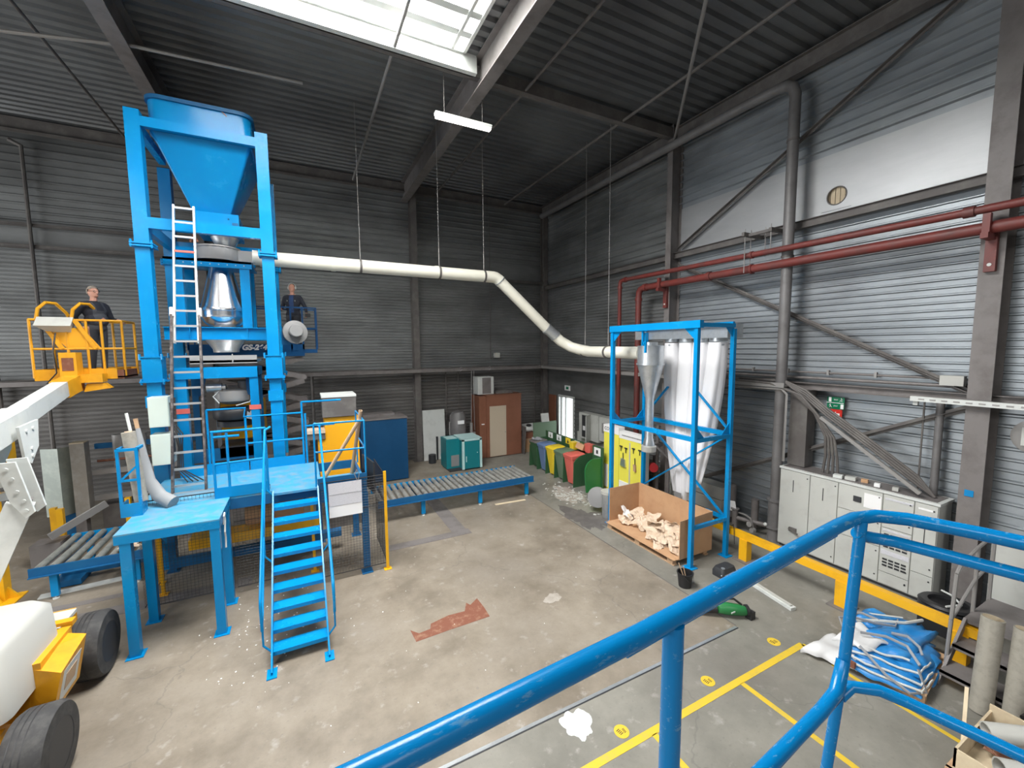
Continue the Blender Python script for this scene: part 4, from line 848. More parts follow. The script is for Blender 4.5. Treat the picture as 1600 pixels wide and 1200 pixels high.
b = MB(); b.bar((7.14, 4.93, 0.065), (6.93, 3.66, 0.065), 0.05, 0.02); b.build('tube_strip', 'white_pl', k)
k = thing('leaf_blower', 'bright green battery leaf blower with black nozzle lying on the floor', 'leaf blower', (5.85, 4.0, 0))
b = MB(); b.loft([[(5.72 + 0.0, 4.12 + 0.07 * math.cos(a), 0.12 + 0.07 * math.sin(a)) for a in [2 * math.pi * i / 14 for i in range(14)]],
                  [(5.83, 4.05 + 0.10 * math.cos(a), 0.13 + 0.10 * math.sin(a)) for a in [2 * math.pi * i / 14 for i in range(14)]],
                  [(6.0, 3.93 + 0.09 * math.cos(a), 0.12 + 0.09 * math.sin(a)) for a in [2 * math.pi * i / 14 for i in range(14)]],
                  [(6.08, 3.88 + 0.06 * math.cos(a), 0.11 + 0.07 * math.sin(a)) for a in [2 * math.pi * i / 14 for i in range(14)]]]); b.build('motor_housing', 'green_br', k, angle=50)
b = MB(); b.tube([(5.72, 4.12, 0.12), (5.5, 4.28, 0.08), (5.3, 4.42, 0.06)], 0.05, 14, radii=[0.065, 0.05, 0.045]); b.build('nozzle', 'black', k)
b = MB(); b.tube([(5.76, 4.1, 0.2), (5.82, 4.08, 0.28), (5.94, 3.99, 0.29), (6.04, 3.92, 0.2)], 0.018, 8); b.build('handle', 'black', k)
b = MB(); b.lathe([(0.03, 0), (0.085, 0.01), (0.085, 0.05), (0.03, 0.06)], (6.07, 3.88, 0.12), 18, (0.8, -0.4, 0.1)); b.bx(6.08, 6.18, 3.78, 3.88, 0.0, 0.12); b.build('rear_guard', 'black', k)
b = MB(); b.bx(5.80, 5.95, 3.915, 3.925, 0.12, 0.14); b.build('white_stripe', 'white', k)

# ------------------------------------------------------------------ pipes on the right wall
rp = thing('red_fire_pipe', 'thick red fire water pipe running along the right wall and turning down', 'pipe', (9.0, 3, 5.97))
b = MB(); b.tube([(8.98, -4, 5.95), (8.98, 9.2, 5.98), (8.98, 9.30, 5.95), (8.98, 9.36, 5.87), (8.98, 9.38, 5.75), (8.98, 9.38, 1.5)], 0.088, 18); b.build('run', 'red', rp)
for p, q in (((8.98, 6.95, 5.975), (8.98, 7.05, 5.975)), ((8.98, 9.05, 5.98), (8.98, 9.15, 5.98)), ((8.98, 9.38, 5.62), (8.98, 9.38, 5.70)), ((8.98, 5.9, 5.97), (8.98, 5.95, 5.97))):
    b = MB(); b.cyl(p, q, 0.108, n=20); b.build('collar', 'red', rp)
rp2 = thing('red_sprinkler_pipe', 'thinner red pipe running above the thick red pipe on the right wall', 'pipe', (8.9, 3, 6.3))
b = MB(); b.tube([(8.88, -4, 6.2), (8.88, 2.4, 6.22), (8.88, 9.95, 6.3), (8.88, 10.04, 6.28), (8.88, 10.08, 6.2), (8.88, 10.08, 1.5)], 0.06, 16); b.build('run', 'red', rp2)
for p, q in (((8.88, 2.5, 6.22), (8.88, 2.62, 6.22)), ((8.88, 5.85, 6.255), (8.88, 5.9, 6.255)), ((8.88, 10.08, 6.05), (8.88, 10.08, 6.12)), ((8.88, 9.8, 6.3), (8.88, 9.88, 6.3))):
    b = MB(); b.cyl(p, q, 0.078, n=18); b.build('collar', 'red', rp2)
hb = thing('pipe_hanger', 'dark steel hanger bracket with rods holding the red pipes beside the grey downpipe', 'hanger', (9.0, 5.8, 6.5))
b = MB(); b.bx(8.7, 9.4, 5.95, 6.01, 6.66, 6.74); b.bx(8.85, 9.4, 5.45, 5.51, 6.66, 6.74); b.bx(8.85, 8.91, 5.5, 5.95, 6.66, 6.72); b.build('arm', 'steel_dk', hb)
for x, y, z in ((8.98, 5.98, 5.88), (8.88, 5.48, 6.18), (8.78, 5.98, 5.88), (9.05, 5.7, 6.2)):
    b = MB(); b.cyl((x, y, z), (x, y, 6.82), 0.01, n=6); b.build('rod', 'steel_md', hb)
for y, lab in ((2.37, 'red bracket carrying the red pipes on the near right column'), (8.5, 'red bracket carrying the red pipes on the middle right column')):
    k = thing('pipe_bracket', lab, 'bracket', (9.0, y, 5.8), 'brackets under the red pipes')
    b = MB(); b.bx(8.8, 9.2, y - 0.04, y + 0.04, 5.80, 5.88); b.bx(9.1, 9.18, y - 0.06, y + 0.06, 5.35, 5.95); b.build('arm', 'red', k)
    b = MB(); b.bx(8.84, 8.92, y - 0.04, y + 0.04, 5.88, 6.15); b.build('stem', 'red', k)
    b = MB(); b.cyl((9.09, y, 5.45), (9.1, y, 5.45), 0.025, n=8); b.build('bolt', 'white', k)
gp = thing('grey_downpipe', 'wide grey pipe standing at the right wall with a bend at the eaves', 'pipe', (9.1, 5.25, 0))
b = MB(); b.tube([(9.04, 15.0, 9.6), (9.05, 6.2, 9.58), (9.1, 5.6, 9.58), (9.1, 5.42, 9.55), (9.1, 5.3, 9.46), (9.1, 5.25, 9.3), (9.1, 5.25, 0.9)], 0.105, 20); b.build('run', 'greypipe', gp)
b = MB(); b.cyl((9.1, 5.25, 0.0), (9.1, 5.25, 0.95), 0.13, n=20); b.cyl((9.1, 5.25, 0.3), (9.1, 5.25, 0.34), 0.17, n=20); b.cyl((9.1, 5.25, 0.9), (9.1, 5.25, 0.94), 0.16, n=20); b.build('base_piece', 'greypipe', gp)
b = MB()
for z in (3.3, 6.1, 8.4): b.cyl((9.1, 5.25, z), (9.1, 5.25, z + 0.04), 0.118, n=18)
b.build('clamps', 'steel_dk', gp)
vg = thing('valve_group', 'cluster of grey valves and small pipes at the foot of the wide grey pipe', 'valves', (9.0, 5.7, 0))
b = MB(); b.cyl((8.85, 6.0, 0), (8.85, 6.0, 0.5), 0.06); b.cyl((8.85, 6.0, 0.5), (8.85, 6.0, 0.52), 0.09); b.cyl((9.2, 6.35, 0.15), (9.2, 6.35, 0.9), 0.11); b.ball((9.2, 6.35, 0.9), 0.11, 0.11, 0.06)
b.cyl((9.2, 5.75, 0.1), (9.2, 5.75, 0.75), 0.08); b.cyl((8.85, 6.0, 0.3), (9.1, 5.4, 0.28), 0.05); b.build('vessel', 'steel_gr', vg)
b = MB(); b.tube([(8.9, 5.95, 0.42), (8.85, 5.75, 0.45), (8.82, 5.6, 0.42), (8.85, 5.55, 0.2)], 0.02, 8); b.lathe([(0.06, 0), (0.06, 0.02)], (8.78, 5.6, 0.3), 14, (-1, 0, 0.2)); b.lathe([(0.05, 0), (0.05, 0.1)], (8.8, 5.5, 0.2), 12, (-1, 0, 0.1)); b.build('valve', 'steel_md', vg)
b = MB(); b.ball((8.95, 5.35, 0.36), 0.04); b.build('white_knob', 'white', vg)
b = MB(); b.prism([(5.95, 0.45), (6.2, 0.42), (6.15, 0.66), (6.0, 0.68)], 'x', 8.83, 8.84); b.build('tag_sheet', 'paper_w', vg)
k = thing('wall_duct_box', 'long low light grey box standing at the right wall behind the yellow barrier', 'box', (9.3, 7.3, 0))
b = MB(); b.bx(9.05, 9.45, 6.5, 8.25, 0.5, 0.80); b.build('upper_section', 'grey_cab', k)
b = MB(); b.bx(9.05, 9.45, 6.5, 8.25, 0.16, 0.48); b.build('lower_section', 'grey_cab', k)
b = MB(); b.bx(8.95, 9.45, 6.3, 8.25, 0.0, 0.15); b.bx(9.1, 9.4, 6.5, 8.2, 0.48, 0.5); b.build('frame', 'steel_dk', k)
hy = thing('red_hydrant', 'red hydrant valve group at the foot of the red pipes behind the blue frame', 'hydrant', (8.95, 8.9, 0))
b = MB(); b.cyl((8.98, 9.38, 0.0), (8.98, 9.38, 1.6), 0.1); b.cyl((8.98, 9.0, 1.25), (8.98, 9.4, 1.25), 0.12); b.cyl((8.88, 10.08, 0), (8.88, 10.08, 1.6), 0.08); b.build('body', 'red_br', hy)
b = MB(); b.cyl((8.9, 9.3, 1.2), (8.55, 8.55, 1.15), 0.07); b.lathe([(0.13, 0), (0.13, 0.04)], (8.55, 8.6, 1.1), 20, (-0.5, -1, 0)); b.lathe([(0.12, 0), (0.12, 0.14)], (8.5, 8.22, 0.98), 18, (-0.6, -0.9, 0)); b.build('coupling', 'red_br', hy)
for i in range(5):
    b = MB(); a = i * 1.25; b.cyl((8.42, 8.52, 1.26), (8.42 + 0.06 * math.cos(a), 8.52 - 0.12 * math.cos(a), 1.26 + 0.13 * math.sin(a)), 0.014, n=6); b.build('wheel_spoke', 'red_br', hy)
b = MB(); b.tube([(8.42 + 0.06 * math.cos(a), 8.52 - 0.12 * math.cos(a), 1.26 + 0.13 * math.sin(a)) for a in [2 * math.pi * i / 18 for i in range(19)]], 0.015, 6); b.build('wheel_rim', 'red_br', hy)
b = MB()
for x, y, z in ((8.75, 8.3, 2.1), (8.75, 7.9, 1.7), (8.8, 8.0, 2.2), (8.85, 8.5, 1.2)): b.cyl((x, y, 0), (x, y, z), 0.045, n=10)
b.bx(8.4, 9.0, 7.8, 8.6, 0.1, 0.18); b.bx(8.45, 8.9, 8.25, 8.35, 1.5, 1.6); b.tube([(8.4, 8.4, 1.65), (8.4, 8.0, 1.6), (8.5, 7.6, 1.3), (8.8, 7.5, 1.3)], 0.03, 8)
one('pipe_stand', 'dark steel pipe stand beside the red hydrant', 'pipe stand', b, 'steel_gr')

# cable trays, conduits, cables
tr = thing('cable_tray', 'grey cable tray with thick cables along the right wall', 'cable tray', (9.2, 10, 3.5))
b = MB(); b.bx(8.95, 9.3, 5.1, 14.9, 3.42, 3.44); b.bx(8.94, 8.96, 5.1, 14.9, 3.40, 3.50); b.build('tray', 'steel_md', tr)
for i in range(5):
    b = MB(); x = 9.0 + i * 0.055; b.tube([(x, 14.8, 3.475), (x, 5.6, 3.475)], 0.024, 8); b.build('cable', 'steel_gr', tr)
tb_ = thing('back_cable_tray', 'grey cable tray with hanging wires along the back wall', 'cable tray', (3, 15.3, 3.45))
b = MB(); b.bx(-16, 9.2, 15.12, 15.42, 3.42, 3.44); b.bx(-16, 9.2, 15.10, 15.12, 3.38, 3.50); b.build('tray', 'steel_gr', tb_)
for i in range(4):
    b = MB(); pts = [(-15 + j * 1.5, 15.2 + i * 0.05, 3.5 + 0.03 * math.sin(j * 1.7 + i * 2)) for j in range(17)]; b.tube(pts, 0.02, 6); b.build('cable', 'steel_dk', tb_)
b = MB()
for x in (5.4, 6.6): b.tube([(x, 15.05, 3.5), (x + 0.05, 15.0, 3.56), (x + 0.1, 15.05, 3.45), (x + 0.02, 15.05, 3.38)], 0.012, 6)
b.build('loose_loops', 'steel_md', tb_)
cc = thing('feeder_cables', 'thick dark grey cables curving from the wall tray down onto the switch cabinet', 'cables', (9.0, 4.5, 3))
for i in range(4):
    o_ = i * 0.055; b = MB()
    b.tube([(8.95 + o_ * .3, 6.2, 3.5), (8.95 + o_ * .3, 5.4, 3.48), (9.0, 4.95 - o_, 3.32 - o_ * .3), (9.05, 4.55 - o_ * .4, 2.95 - o_ * .3), (9.1, 4.36 - o_ * 0.9, 2.5), (9.15, 4.36 - o_ * 1.2, 2.1), (9.2, 4.42 - o_ * 1.6, 1.76)], 0.026, 8); b.build('cable', 'steel_dk', cc)
for i in range(4):
    o_ = i * 0.05; b = MB()
    b.tube([(9.1 + o_ * .3, 6.2, 3.54), (9.1, 5.2, 3.52 + o_ * .2), (9.1, 4.75, 3.30 + o_ - 0.08), (9.1, 4.35, 2.98 + o_ - 0.08), (9.15, 3.6, 2.45 + o_ - 0.08), (9.2, 3.0, 2.0 + o_ - 0.08), (9.25, 2.78, 1.76)], 0.024, 8); b.build('cable', 'steel_dk', cc)
b = MB(); b.bar((9.02, 4.42, 2.88), (9.05, 2.9, 1.82), 0.06, 0.05, (1, 0, 0)); b.build('support_channel', 'steel_md', cc)
bx2 = thing('dark_wall_box', 'tall dark steel housing beside the grey pipe above the cabinet', 'housing', (9.3, 5, 2.5))
b = MB(); b.bx(9.2, 9.5, 4.76, 5.1, 1.76, 3.36); b.build('body', 'steel_dk', bx2)
b = MB(); b.tube([(8.98, 6.4, 3.36), (8.98, 5.16, 3.36), (8.98, 5.06, 3.27), (8.98, 5.06, 1.85)], 0.028, 4); b.build('edge_channel', 'steel_md', bx2)
b = MB(); b.cyl((9.4, 2.85, 1.76), (9.4, 2.85, 3.4), 0.055, n=12); one('thick_conduit', 'thick grey conduit rising from the right end of the switch cabinet', 'conduit', b, 'greypipe')
b = MB(); b.cyl((9.4, 3.05, 1.76), (9.4, 3.05, 3.4), 0.014, n=8); one('thin_conduit', 'thin dark conduit rising beside the thick grey conduit', 'conduit', b, 'steel_dk')
k = thing('wall_conduit', 'thin conduit with clips along the right wall above the cable tray', 'conduit', (9.5, 5, 3.75))
b = MB(); b.cyl((9.5, 2.6, 3.72), (9.5, 8.4, 3.72), 0.02, n=8); b.cyl((9.5, 2.6, 3.60), (9.5, 8.4, 3.60), 0.03, n=8); b.build('tube', 'steel_gr', k)
for i in range(7):
    b = MB(); y = 3.0 + i * 0.78; b.bx(9.46, 9.52, y - 0.02, y + 0.02, 3.68, 3.78); b.build('clip', 'steel_md', k)
k = thing('white_lamp_trunking', 'long white perforated trunking on the right wall passing the near column', 'trunking', (9.1, 1, 3.41))
b = MB(); b.bx(9.04, 9.12, -2.5, 3.12, 3.35, 3.43); b.build('channel', 'white', k)
b = MB()
for i in range(40): b.bx(9.032, 9.04, -2.4 + i * 0.137, -2.33 + i * 0.137, 3.38, 3.4)
b.build('slots', 'steel_md', k)
b = MB(); b.bx(9.1, 9.16, 3.04, 3.1, 3.28, 3.36); b.build('end_clip', 'white', k)
b = MB(); b.bx(9.3, 9.42, 2.58, 2.86, 3.62, 3.78); one('beige_junction_box', 'beige junction box left of the near right column', 'junction box', b, 'white_pl')
k = thing('wall_fan', 'round grey ventilation cover with two pale panes right of the near column', 'ventilation cover', (9.5, 1.85, 2.9))
b = MB(); b.lathe([(0.26, 0), (0.26, 0.06), (0.22, 0.07)], (9.58, 1.84, 2.92), 24, (-1, 0, 0)); b.build('ring', 'steel_md', k)
b = MB(); b.bx(9.48, 9.5, 1.86, 1.98, 2.78, 3.05); b.build('pane', 'grey_cab', k)
b = MB(); b.bx(9.48, 9.5, 1.68, 1.82, 2.76, 3.05); b.build('pane', 'grey_cab', k)
b = MB(); b.bx(9.17, 9.19, 2.33, 2.43, 1.92, 2.02); b.build('switch', 'blue')
tag(COL.objects[-1] if False else [o for o in COL.objects if o.name == 'switch'][0], 'small blue switch on the near right column', 'switch')

# safety signs on the right wall
sg = thing('escape_route_sign', 'green and red safety sign with white arrow on the right wall above the cabinet', 'sign', (9.5, 4.4, 3.05))
b = MB(); b.bx(9.5, 9.62, 4.3, 4.5, 2.9, 3.2); b.build('wall_bracket', 'steel_gr', sg)
b = MB(); b.bx(9.49, 9.5, 4.25, 4.55, 3.14, 3.25); b.build('upper_plate', 'signgreen', sg)
b = MB(); b.bx(9.49, 9.5, 4.25, 4.55, 3.01, 3.125); b.build('lower_plate', 'signgreen', sg)
b = MB(); b.bx(9.49, 9.5, 4.28, 4.48, 2.81, 3.0); rd = b.build('red_plate', 'signred', sg)
b = MB(); b.bx(9.482, 9.49, 4.475, 4.52, 3.15, 3.24); b.bx(9.482, 9.49, 4.26, 4.31, 3.02, 3.11); b.bx(9.482, 9.49, 4.26, 4.56, 3.127, 3.137); b.build('white_pictogram_door', 'paper_w', sg)
def runner(mb, y, z, s=1.0, x=9.482):
    mb.cyl((x, y, z + 0.032), (x - 0.004, y, z + 0.032), 0.009, n=8)
    mb.bar((x, y - 0.003, z + 0.02), (x, y + 0.008 * s, z - 0.006), 0.006, 0.014, (1, 0, 0)); mb.bar((x, y + 0.008 * s, z - 0.006), (x, y - 0.016 * s, z - 0.03), 0.006, 0.008, (1, 0, 0)); mb.bar((x, y + 0.008 * s, z - 0.006), (x, y + 0.03 * s, z - 0.028), 0.006, 0.008, (1, 0, 0)); mb.bar((x, y, z + 0.018), (x, y - 0.022 * s, z + 0.004), 0.006, 0.007, (1, 0, 0))
b = MB(); runner(b, 4.30, 3.195); runner(b, 4.49, 3.068, -1); b.build('white_figure', 'paper_w', sg)
text('lettering', 'EXIT', 0.035, 'paper_w', (9.486, 4.395, 3.195), FACE_X, sg); text('lettering', 'EXIT', 0.035, 'paper_w', (9.486, 4.395, 3.068), FACE_X, sg)
b = MB(); b.prism([(4.45, 2.905), (4.385, 2.96), (4.385, 2.925), (4.32, 2.925), (4.32, 2.885), (4.385, 2.885), (4.385, 2.85)], 'x', 9.483, 9.49); b.build('white_arrow', 'paper_w', rd)
k = thing('small_exit_sign', 'small pale green exit sign on the right wall above the bright doorway', 'sign', (9.5, 13.9, 2.62))
b = MB(); b.bx(9.56, 9.59, 13.72, 14.08, 2.52, 2.72); b.build('plate', 'paper_w', k)
b = MB(); b.bx(9.553, 9.56, 13.8, 13.97, 2.57, 2.67); b.build('green_field', 'signgreen', k)

# switch cabinet
sw = thing('switch_cabinet', 'wide light grey electrical switch cabinet with many doors at the right wall', 'cabinet', (9.25, 3.85, 0))
b = MB(); b.bx(9.0, 9.5, 2.64, 5.1, 0.06, 1.70); b.build('body', 'grey_cab', sw)
b = MB(); b.bx(8.97, 9.52, 2.62, 5.12, 1.70, 1.74); b.build('top_rim', 'white', sw)
b = MB(); b.bx(9.03, 9.48, 2.68, 5.08, 1.738, 1.745); b.build('dusty_top', 'steel_gr', sw)
b = MB(); b.bx(9.03, 9.48, 2.66, 5.08, 0, 0.06); b.build('plinth', 'rim', sw)
ys = [5.1, 4.52, 4.03, 3.35, 2.93, 2.64]
def panel(y1, y0, z0, z1, extra=()):
    b = MB(); b.bx(8.975, 9.0, y0 + 0.008, y1 - 0.008, z0 + 0.006, z1 - 0.006); p_ = b.build('door', 'grey_cab', sw)
    b = MB()
    for z in (z1 - 0.09, z0 + 0.12): b.cyl((8.975, y0 + 0.05, z), (8.965, y0 + 0.05, z), 0.012, n=8)
    b.build('lock', 'rim', p_)
    return p_
p1 = panel(ys[0], ys[1], .08, 1.69); p2 = panel(ys[1], ys[2], .08, 1.69)
p3 = panel(ys[2], ys[3], 1.22, 1.69); panel(ys[2], ys[3], .72, 1.22); panel(ys[2], ys[3], .08, .72)
p4 = panel(ys[3], ys[4], 1.1, 1.69); p4b = panel(ys[3], ys[4], .3, 1.1); panel(ys[3], ys[4], .08, .3); p5 = panel(ys[4], ys[5], .5, 1.69); panel(ys[4], ys[5], .08, .5)
for p_, y in ((p1, 4.83), (p2, 4.28)):
    b = MB(); b.bx(8.968, 8.975, y - 0.006, y + 0.006, 1.25, 1.5); b.build('slot', 'rim', p_)
b = MB(); b.bx(8.93, 8.975, 4.72, 4.86, 0.42, 0.5); b.bar((8.93, 4.86, 0.47), (8.9, 4.66, 0.42), 0.02, 0.03); b.build('handle', 'steel_dk', p1)
b = MB(); b.bx(8.96, 8.975, 3.66, 3.78, 1.42, 1.52); b.build('switch', 'rim', p3)
b = MB(); b.bx(8.968, 8.975, 3.37, 3.62, 1.36, 1.62); b.build('paper_sheet', 'paper_w', p3)
b = MB()
for z, w in ((1.0, 5), (0.55, 3)):
    for r_ in range(w):
        for q in range(4):
            y = 3.30 - q * 0.085; b.bx(8.968, 8.975, y - 0.065, y, z - r_ * 0.055 - 0.03, z - r_ * 0.055)
b.build('breaker_row', 'rim', p4b)
b = MB(); b.bx(8.968, 8.975, 2.95, 3.33, 0.62, 0.70); b.build('label_strip', 'paper', p4b)
b = MB(); b.bx(8.968, 8.975, 2.95, 3.32, 1.04, 1.07); b.build('label_strip', 'paper', p4b)
b = MB(); b.bx(8.968, 8.975, 2.70, 2.88, 1.58, 1.61); b.build('label_strip', 'paper_w', p5)
b = MB(); b.bx(8.968, 8.975, 2.78, 2.79, 1.0, 1.3); b.build('slot', 'rim', p5)
b = MB(); b.bx(8.968, 8.975, 2.95, 3.32, 1.60, 1.63); b.build('label_strip', 'paper', p4)
for (x, y, sx, sy, m_, lab) in ((9.15, 3.92, .1, .16, 'grey_cab', 'small pale carton on the switch cabinet beside the feeder cables'), (9.2, 3.72, .07, .1, 'card', 'small brown carton on top of the switch cabinet'), (9.12, 3.5, .08, .08, 'paper_w', 'small white block in the middle of the switch cabinet top'), (9.14, 3.25, .08, .08, 'white_pl', 'small cream block on the switch cabinet near its right end'), (9.1, 4.1, 0.12, 0.14, 'white', 'flat white cable foot on the switch cabinet')):
    b = MB(); b.box((x, y, 1.777), (sx, sy, 0.06), (0, 0, 0.2)); one('small_box', lab, 'small box', b, m_)

# yellow barrier
ba = thing('yellow_barrier', 'low yellow steel guard rail on the floor before the switch cabinet', 'barrier', (7.75, 4, 0))
b = MB(); b.bx(7.68, 7.80, 1.72, 8.0, 0.44, 0.56); b.build('beam', 'yellow', ba)
for y in (7.6, 5.0, 3.32, 1.95):
    b = MB(); b.bx(7.66, 7.82, y - 0.08, y + 0.08, 0.02, 0.44); q = b.build('post', 'yellow', ba)
    b = MB(); b.bx(7.58, 7.92, y - 0.16, y + 0.16, 0, 0.02); b.build('foot_plate', 'steel_gr', q)
b = MB(); b.tube([(7.62, 5.15, 0.3), (7.66, 5.2, 0.6), (7.78, 5.3, 0.62), (7.9, 5.5, 0.4), (8.2, 5.7, 0.2)], 0.008, 6); one('black_cable_loop', 'thin black cable looped over the yellow barrier', 'cable', b, 'black')

# ------------------------------------------------------------------ waste bins in the far right
dy = [12.88, 12.34, 11.77, 11.23, 10.72, 10.16]
def divider(y, lab):
    prof = [(7.22, 0.0), (7.95, 0.0), (7.95, 1.0), (7.75, 1.0), (7.5, 0.96), (7.33, 0.88), (7.24, 0.76)]
    b = MB(); b.prism(prof, 'y', y - 0.012, y + 0.012)
    return one('bin_divider', lab, 'divider', b, 'green_bin', 'green dividers between the waste bins')
cols = ['dark green', 'blue', 'yellow', 'grey-green', 'red']
divider(dy[0], 'curved green divider at the far end of the row of waste bins')
for i in range(5): divider(dy[i + 1], 'curved green divider on the near side of the %s waste bin' % cols[i])
k = thing('bin_back_board', 'green back board with label plates behind the row of waste bins', 'back board', (8.0, 11.5, 0))
b = MB(); b.bx(7.96, 8.0, 10.1, 12.95, 0.0, 1.22); b.build('board', 'green_bin', k)
for i, m_ in enumerate(['paper_w', 'paper_w', 'bin_yel', 'paper_w']):
    yc = (dy[i] + dy[i + 1]) / 2; b = MB(); b.bx(7.95, 7.96, yc - 0.14, yc + 0.14, 1.0, 1.2); q = b.build('label_plate', m_, k)
    b = MB(); b.bx(7.945, 7.95, yc - 0.04, yc + 0.04, 1.03, 1.1); b.bx(7.945, 7.95, yc - 0.015, yc + 0.015, 1.1, 1.15); b.build('symbol', 'green_lt' if i != 2 else 'rim', q)
def bin_(yc, body, lid, lab, zt=0.92):
    k = thing('wheelie_bin', lab, 'waste bin', (7.5, yc, 0), 'waste bins with hinged lids')
    b = MB(); b.loft([rrect(7.52, yc, 0.05, 0.19, 0.17, 0.03), rrect(7.47, yc, zt - 0.06, 0.26, 0.225, 0.04), rrect(7.47, yc, zt - 0.06, 0.28, 0.24, 0.04), rrect(7.47, yc, zt, 0.28, 0.24, 0.04)]); b.build('tub', body, k)
    b = MB(); b.loft([rrect(7.46, yc, zt + 0.002, 0.29, 0.245, 0.05), rrect(7.46, yc, zt + 0.03, 0.29, 0.245, 0.05), rrect(7.49, yc, zt + 0.07, 0.22, 0.2, 0.06)]); b.build('lid', lid, k)
    for s in (-1, 1):
        b = MB(); b.cyl((7.72, yc + s * 0.17, 0.09), (7.72, yc + s * 0.2, 0.09), 0.09, n=16); b.build('wheel', 'rubber', k)
    b = MB(); b.cyl((7.76, yc - 0.2, zt + 0.02), (7.76, yc + 0.2, zt + 0.02), 0.018, n=8); b.build('handle', lid, k)
for i, (bd, ld_) in enumerate([('green_bin', 'steel_gr'), ('bin_blue', 'bin_blue'), ('bin_yel', 'bin_yel'), ('green_lt', 'green_lt'), ('bin_red', 'bin_red')]):
    bin_((dy[i] + dy[i + 1]) / 2, bd, ld_, ['dark green waste bin with rubbish on its grey lid, farthest of the row', 'waste bin with blue lid and blue tub', 'waste bin with yellow lid and yellow tub', 'waste bin with grey-green lid and tub', 'waste bin with red lid and red tub'][i])
b = MB(); scrap(b, (7.42, 12.6, 1.02), .4, .35, .3, (.1, .1), .03, 91); one('rubbish_bag', 'grey rubbish lying on the lid of the farthest waste bin', 'rubbish', b, 'strap', smooth=False)
k = thing('round_green_panel', 'rounded bright green plastic shield standing before its green sign board', 'shield', (7.4, 9.7, 0))
prof = []
for i in range(17):
    a = math.pi * i / 16; prof.append((7.62 - 0.36 * math.cos(a) * 1.0, 0.62 + 0.36 * math.sin(a)))
prof = [(7.30, 0.0), (7.25, 0.62)] + [(7.25 + 0.34 * (1 - math.cos(a)), 0.62 + 0.36 * math.sin(a)) for a in [math.pi / 2 * i / 8 for i in range(1, 9)]] + [(7.86, 0.98), (7.86, 0.0)]
b = MB(); b.prism(prof, 'y', 9.60, 9.64); b.build('shield', 'green_br', k)
b = MB(); b.bx(7.86, 7.9, 9.55, 10.05, 0, 1.28); b.build('sign_board', 'green_bin', k)
b = MB(); b.bx(7.85, 7.86, 9.66, 9.96, 1.0, 1.24); q = b.build('label_plate', 'paper_w', k)
b = MB(); b.bx(7.843, 7.85, 9.77, 9.85, 1.06, 1.17); b.build('symbol', 'rim', q)
b = MB(); b.loft([rrect(7.8, 10.95, 0.95, 0.09, 0.1, 0.02), rrect(7.8, 10.95, 1.2, 0.11, 0.12, 0.02)]); one('yellow_tub', 'small yellow tub behind the grey-green waste bin', 'tub', b, 'bin_yel')
b = MB(); b.box((7.82, 10.55, 1.12), (0.22, 0.3, 0.18), (0.2, 0.3, 0.3)); one('small_carton', 'small open carton lying behind the red waste bin', 'carton', b, 'card')
b = MB(); b.loft([rrect(7.92, 10.28, 0.98, 0.08, 0.12, 0.02), rrect(7.92, 10.28, 1.25, 0.1, 0.16, 0.03)]); one('red_crate', 'small red crate behind the red waste bin', 'crate', b, 'bin_red')
k = thing('power_box', 'grey wall box with open door and dark instruments beside the bright doorway', 'wall box', (9.4, 12.1, 1.3))
b = MB(); b.bx(9.25, 9.565, 11.5, 12.65, 0.88, 1.84); b.build('body', 'grey_cab', k)
b = MB(); b.bx(9.235, 9.25, 12.02, 12.45, 0.95, 1.76); b.build('opening', 'rim', k)
b = MB(); b.add([(9.25, 11.98, 0.86), (8.85, 11.72, 0.86), (8.85, 11.72, 1.84), (9.25, 11.98, 1.84), (9.26, 11.96, 0.86), (8.86, 11.70, 0.86), (8.86, 11.70, 1.84), (9.26, 11.96, 1.84)], [(0, 1, 2, 3), (7, 6, 5, 4), (0, 4, 5, 1), (1, 5, 6, 2), (2, 6, 7, 3), (3, 7, 4, 0)]); b.build('door', 'grey_cab', k)
b = MB(); b.bx(9.225, 9.235, 12.25, 12.38, 1.2, 1.36); b.bx(9.225, 9.235, 12.08, 12.2, 1.2, 1.36); b.build('instrument', 'paper_w', k)
k = thing('meter_box', 'smaller grey meter box between the open wall box and the yellow tool board', 'wall box', (9.4, 11.1, 1.4))
b = MB(); b.bx(9.2, 9.58, 10.85, 11.4, 1.0, 1.84); b.build('body', 'grey_cab', k)
b = MB(); b.bx(9.19, 9.2, 11.0, 11.25, 1.3, 1.65); b.build('window', 'steel_md', k)
for y0, y1, z1, lab in ((12.4, 13.1, 1.0, 'pale board leaning on the right wall beside the doorway'), (11.2, 12.3, 0.85, 'pale board leaning on the right wall below the wall boxes')):
    b = MB(); b.bx(9.5, 9.555, y0, y1, 0.0, z1); one('pale_board', lab, 'board', b, 'grey_cab')
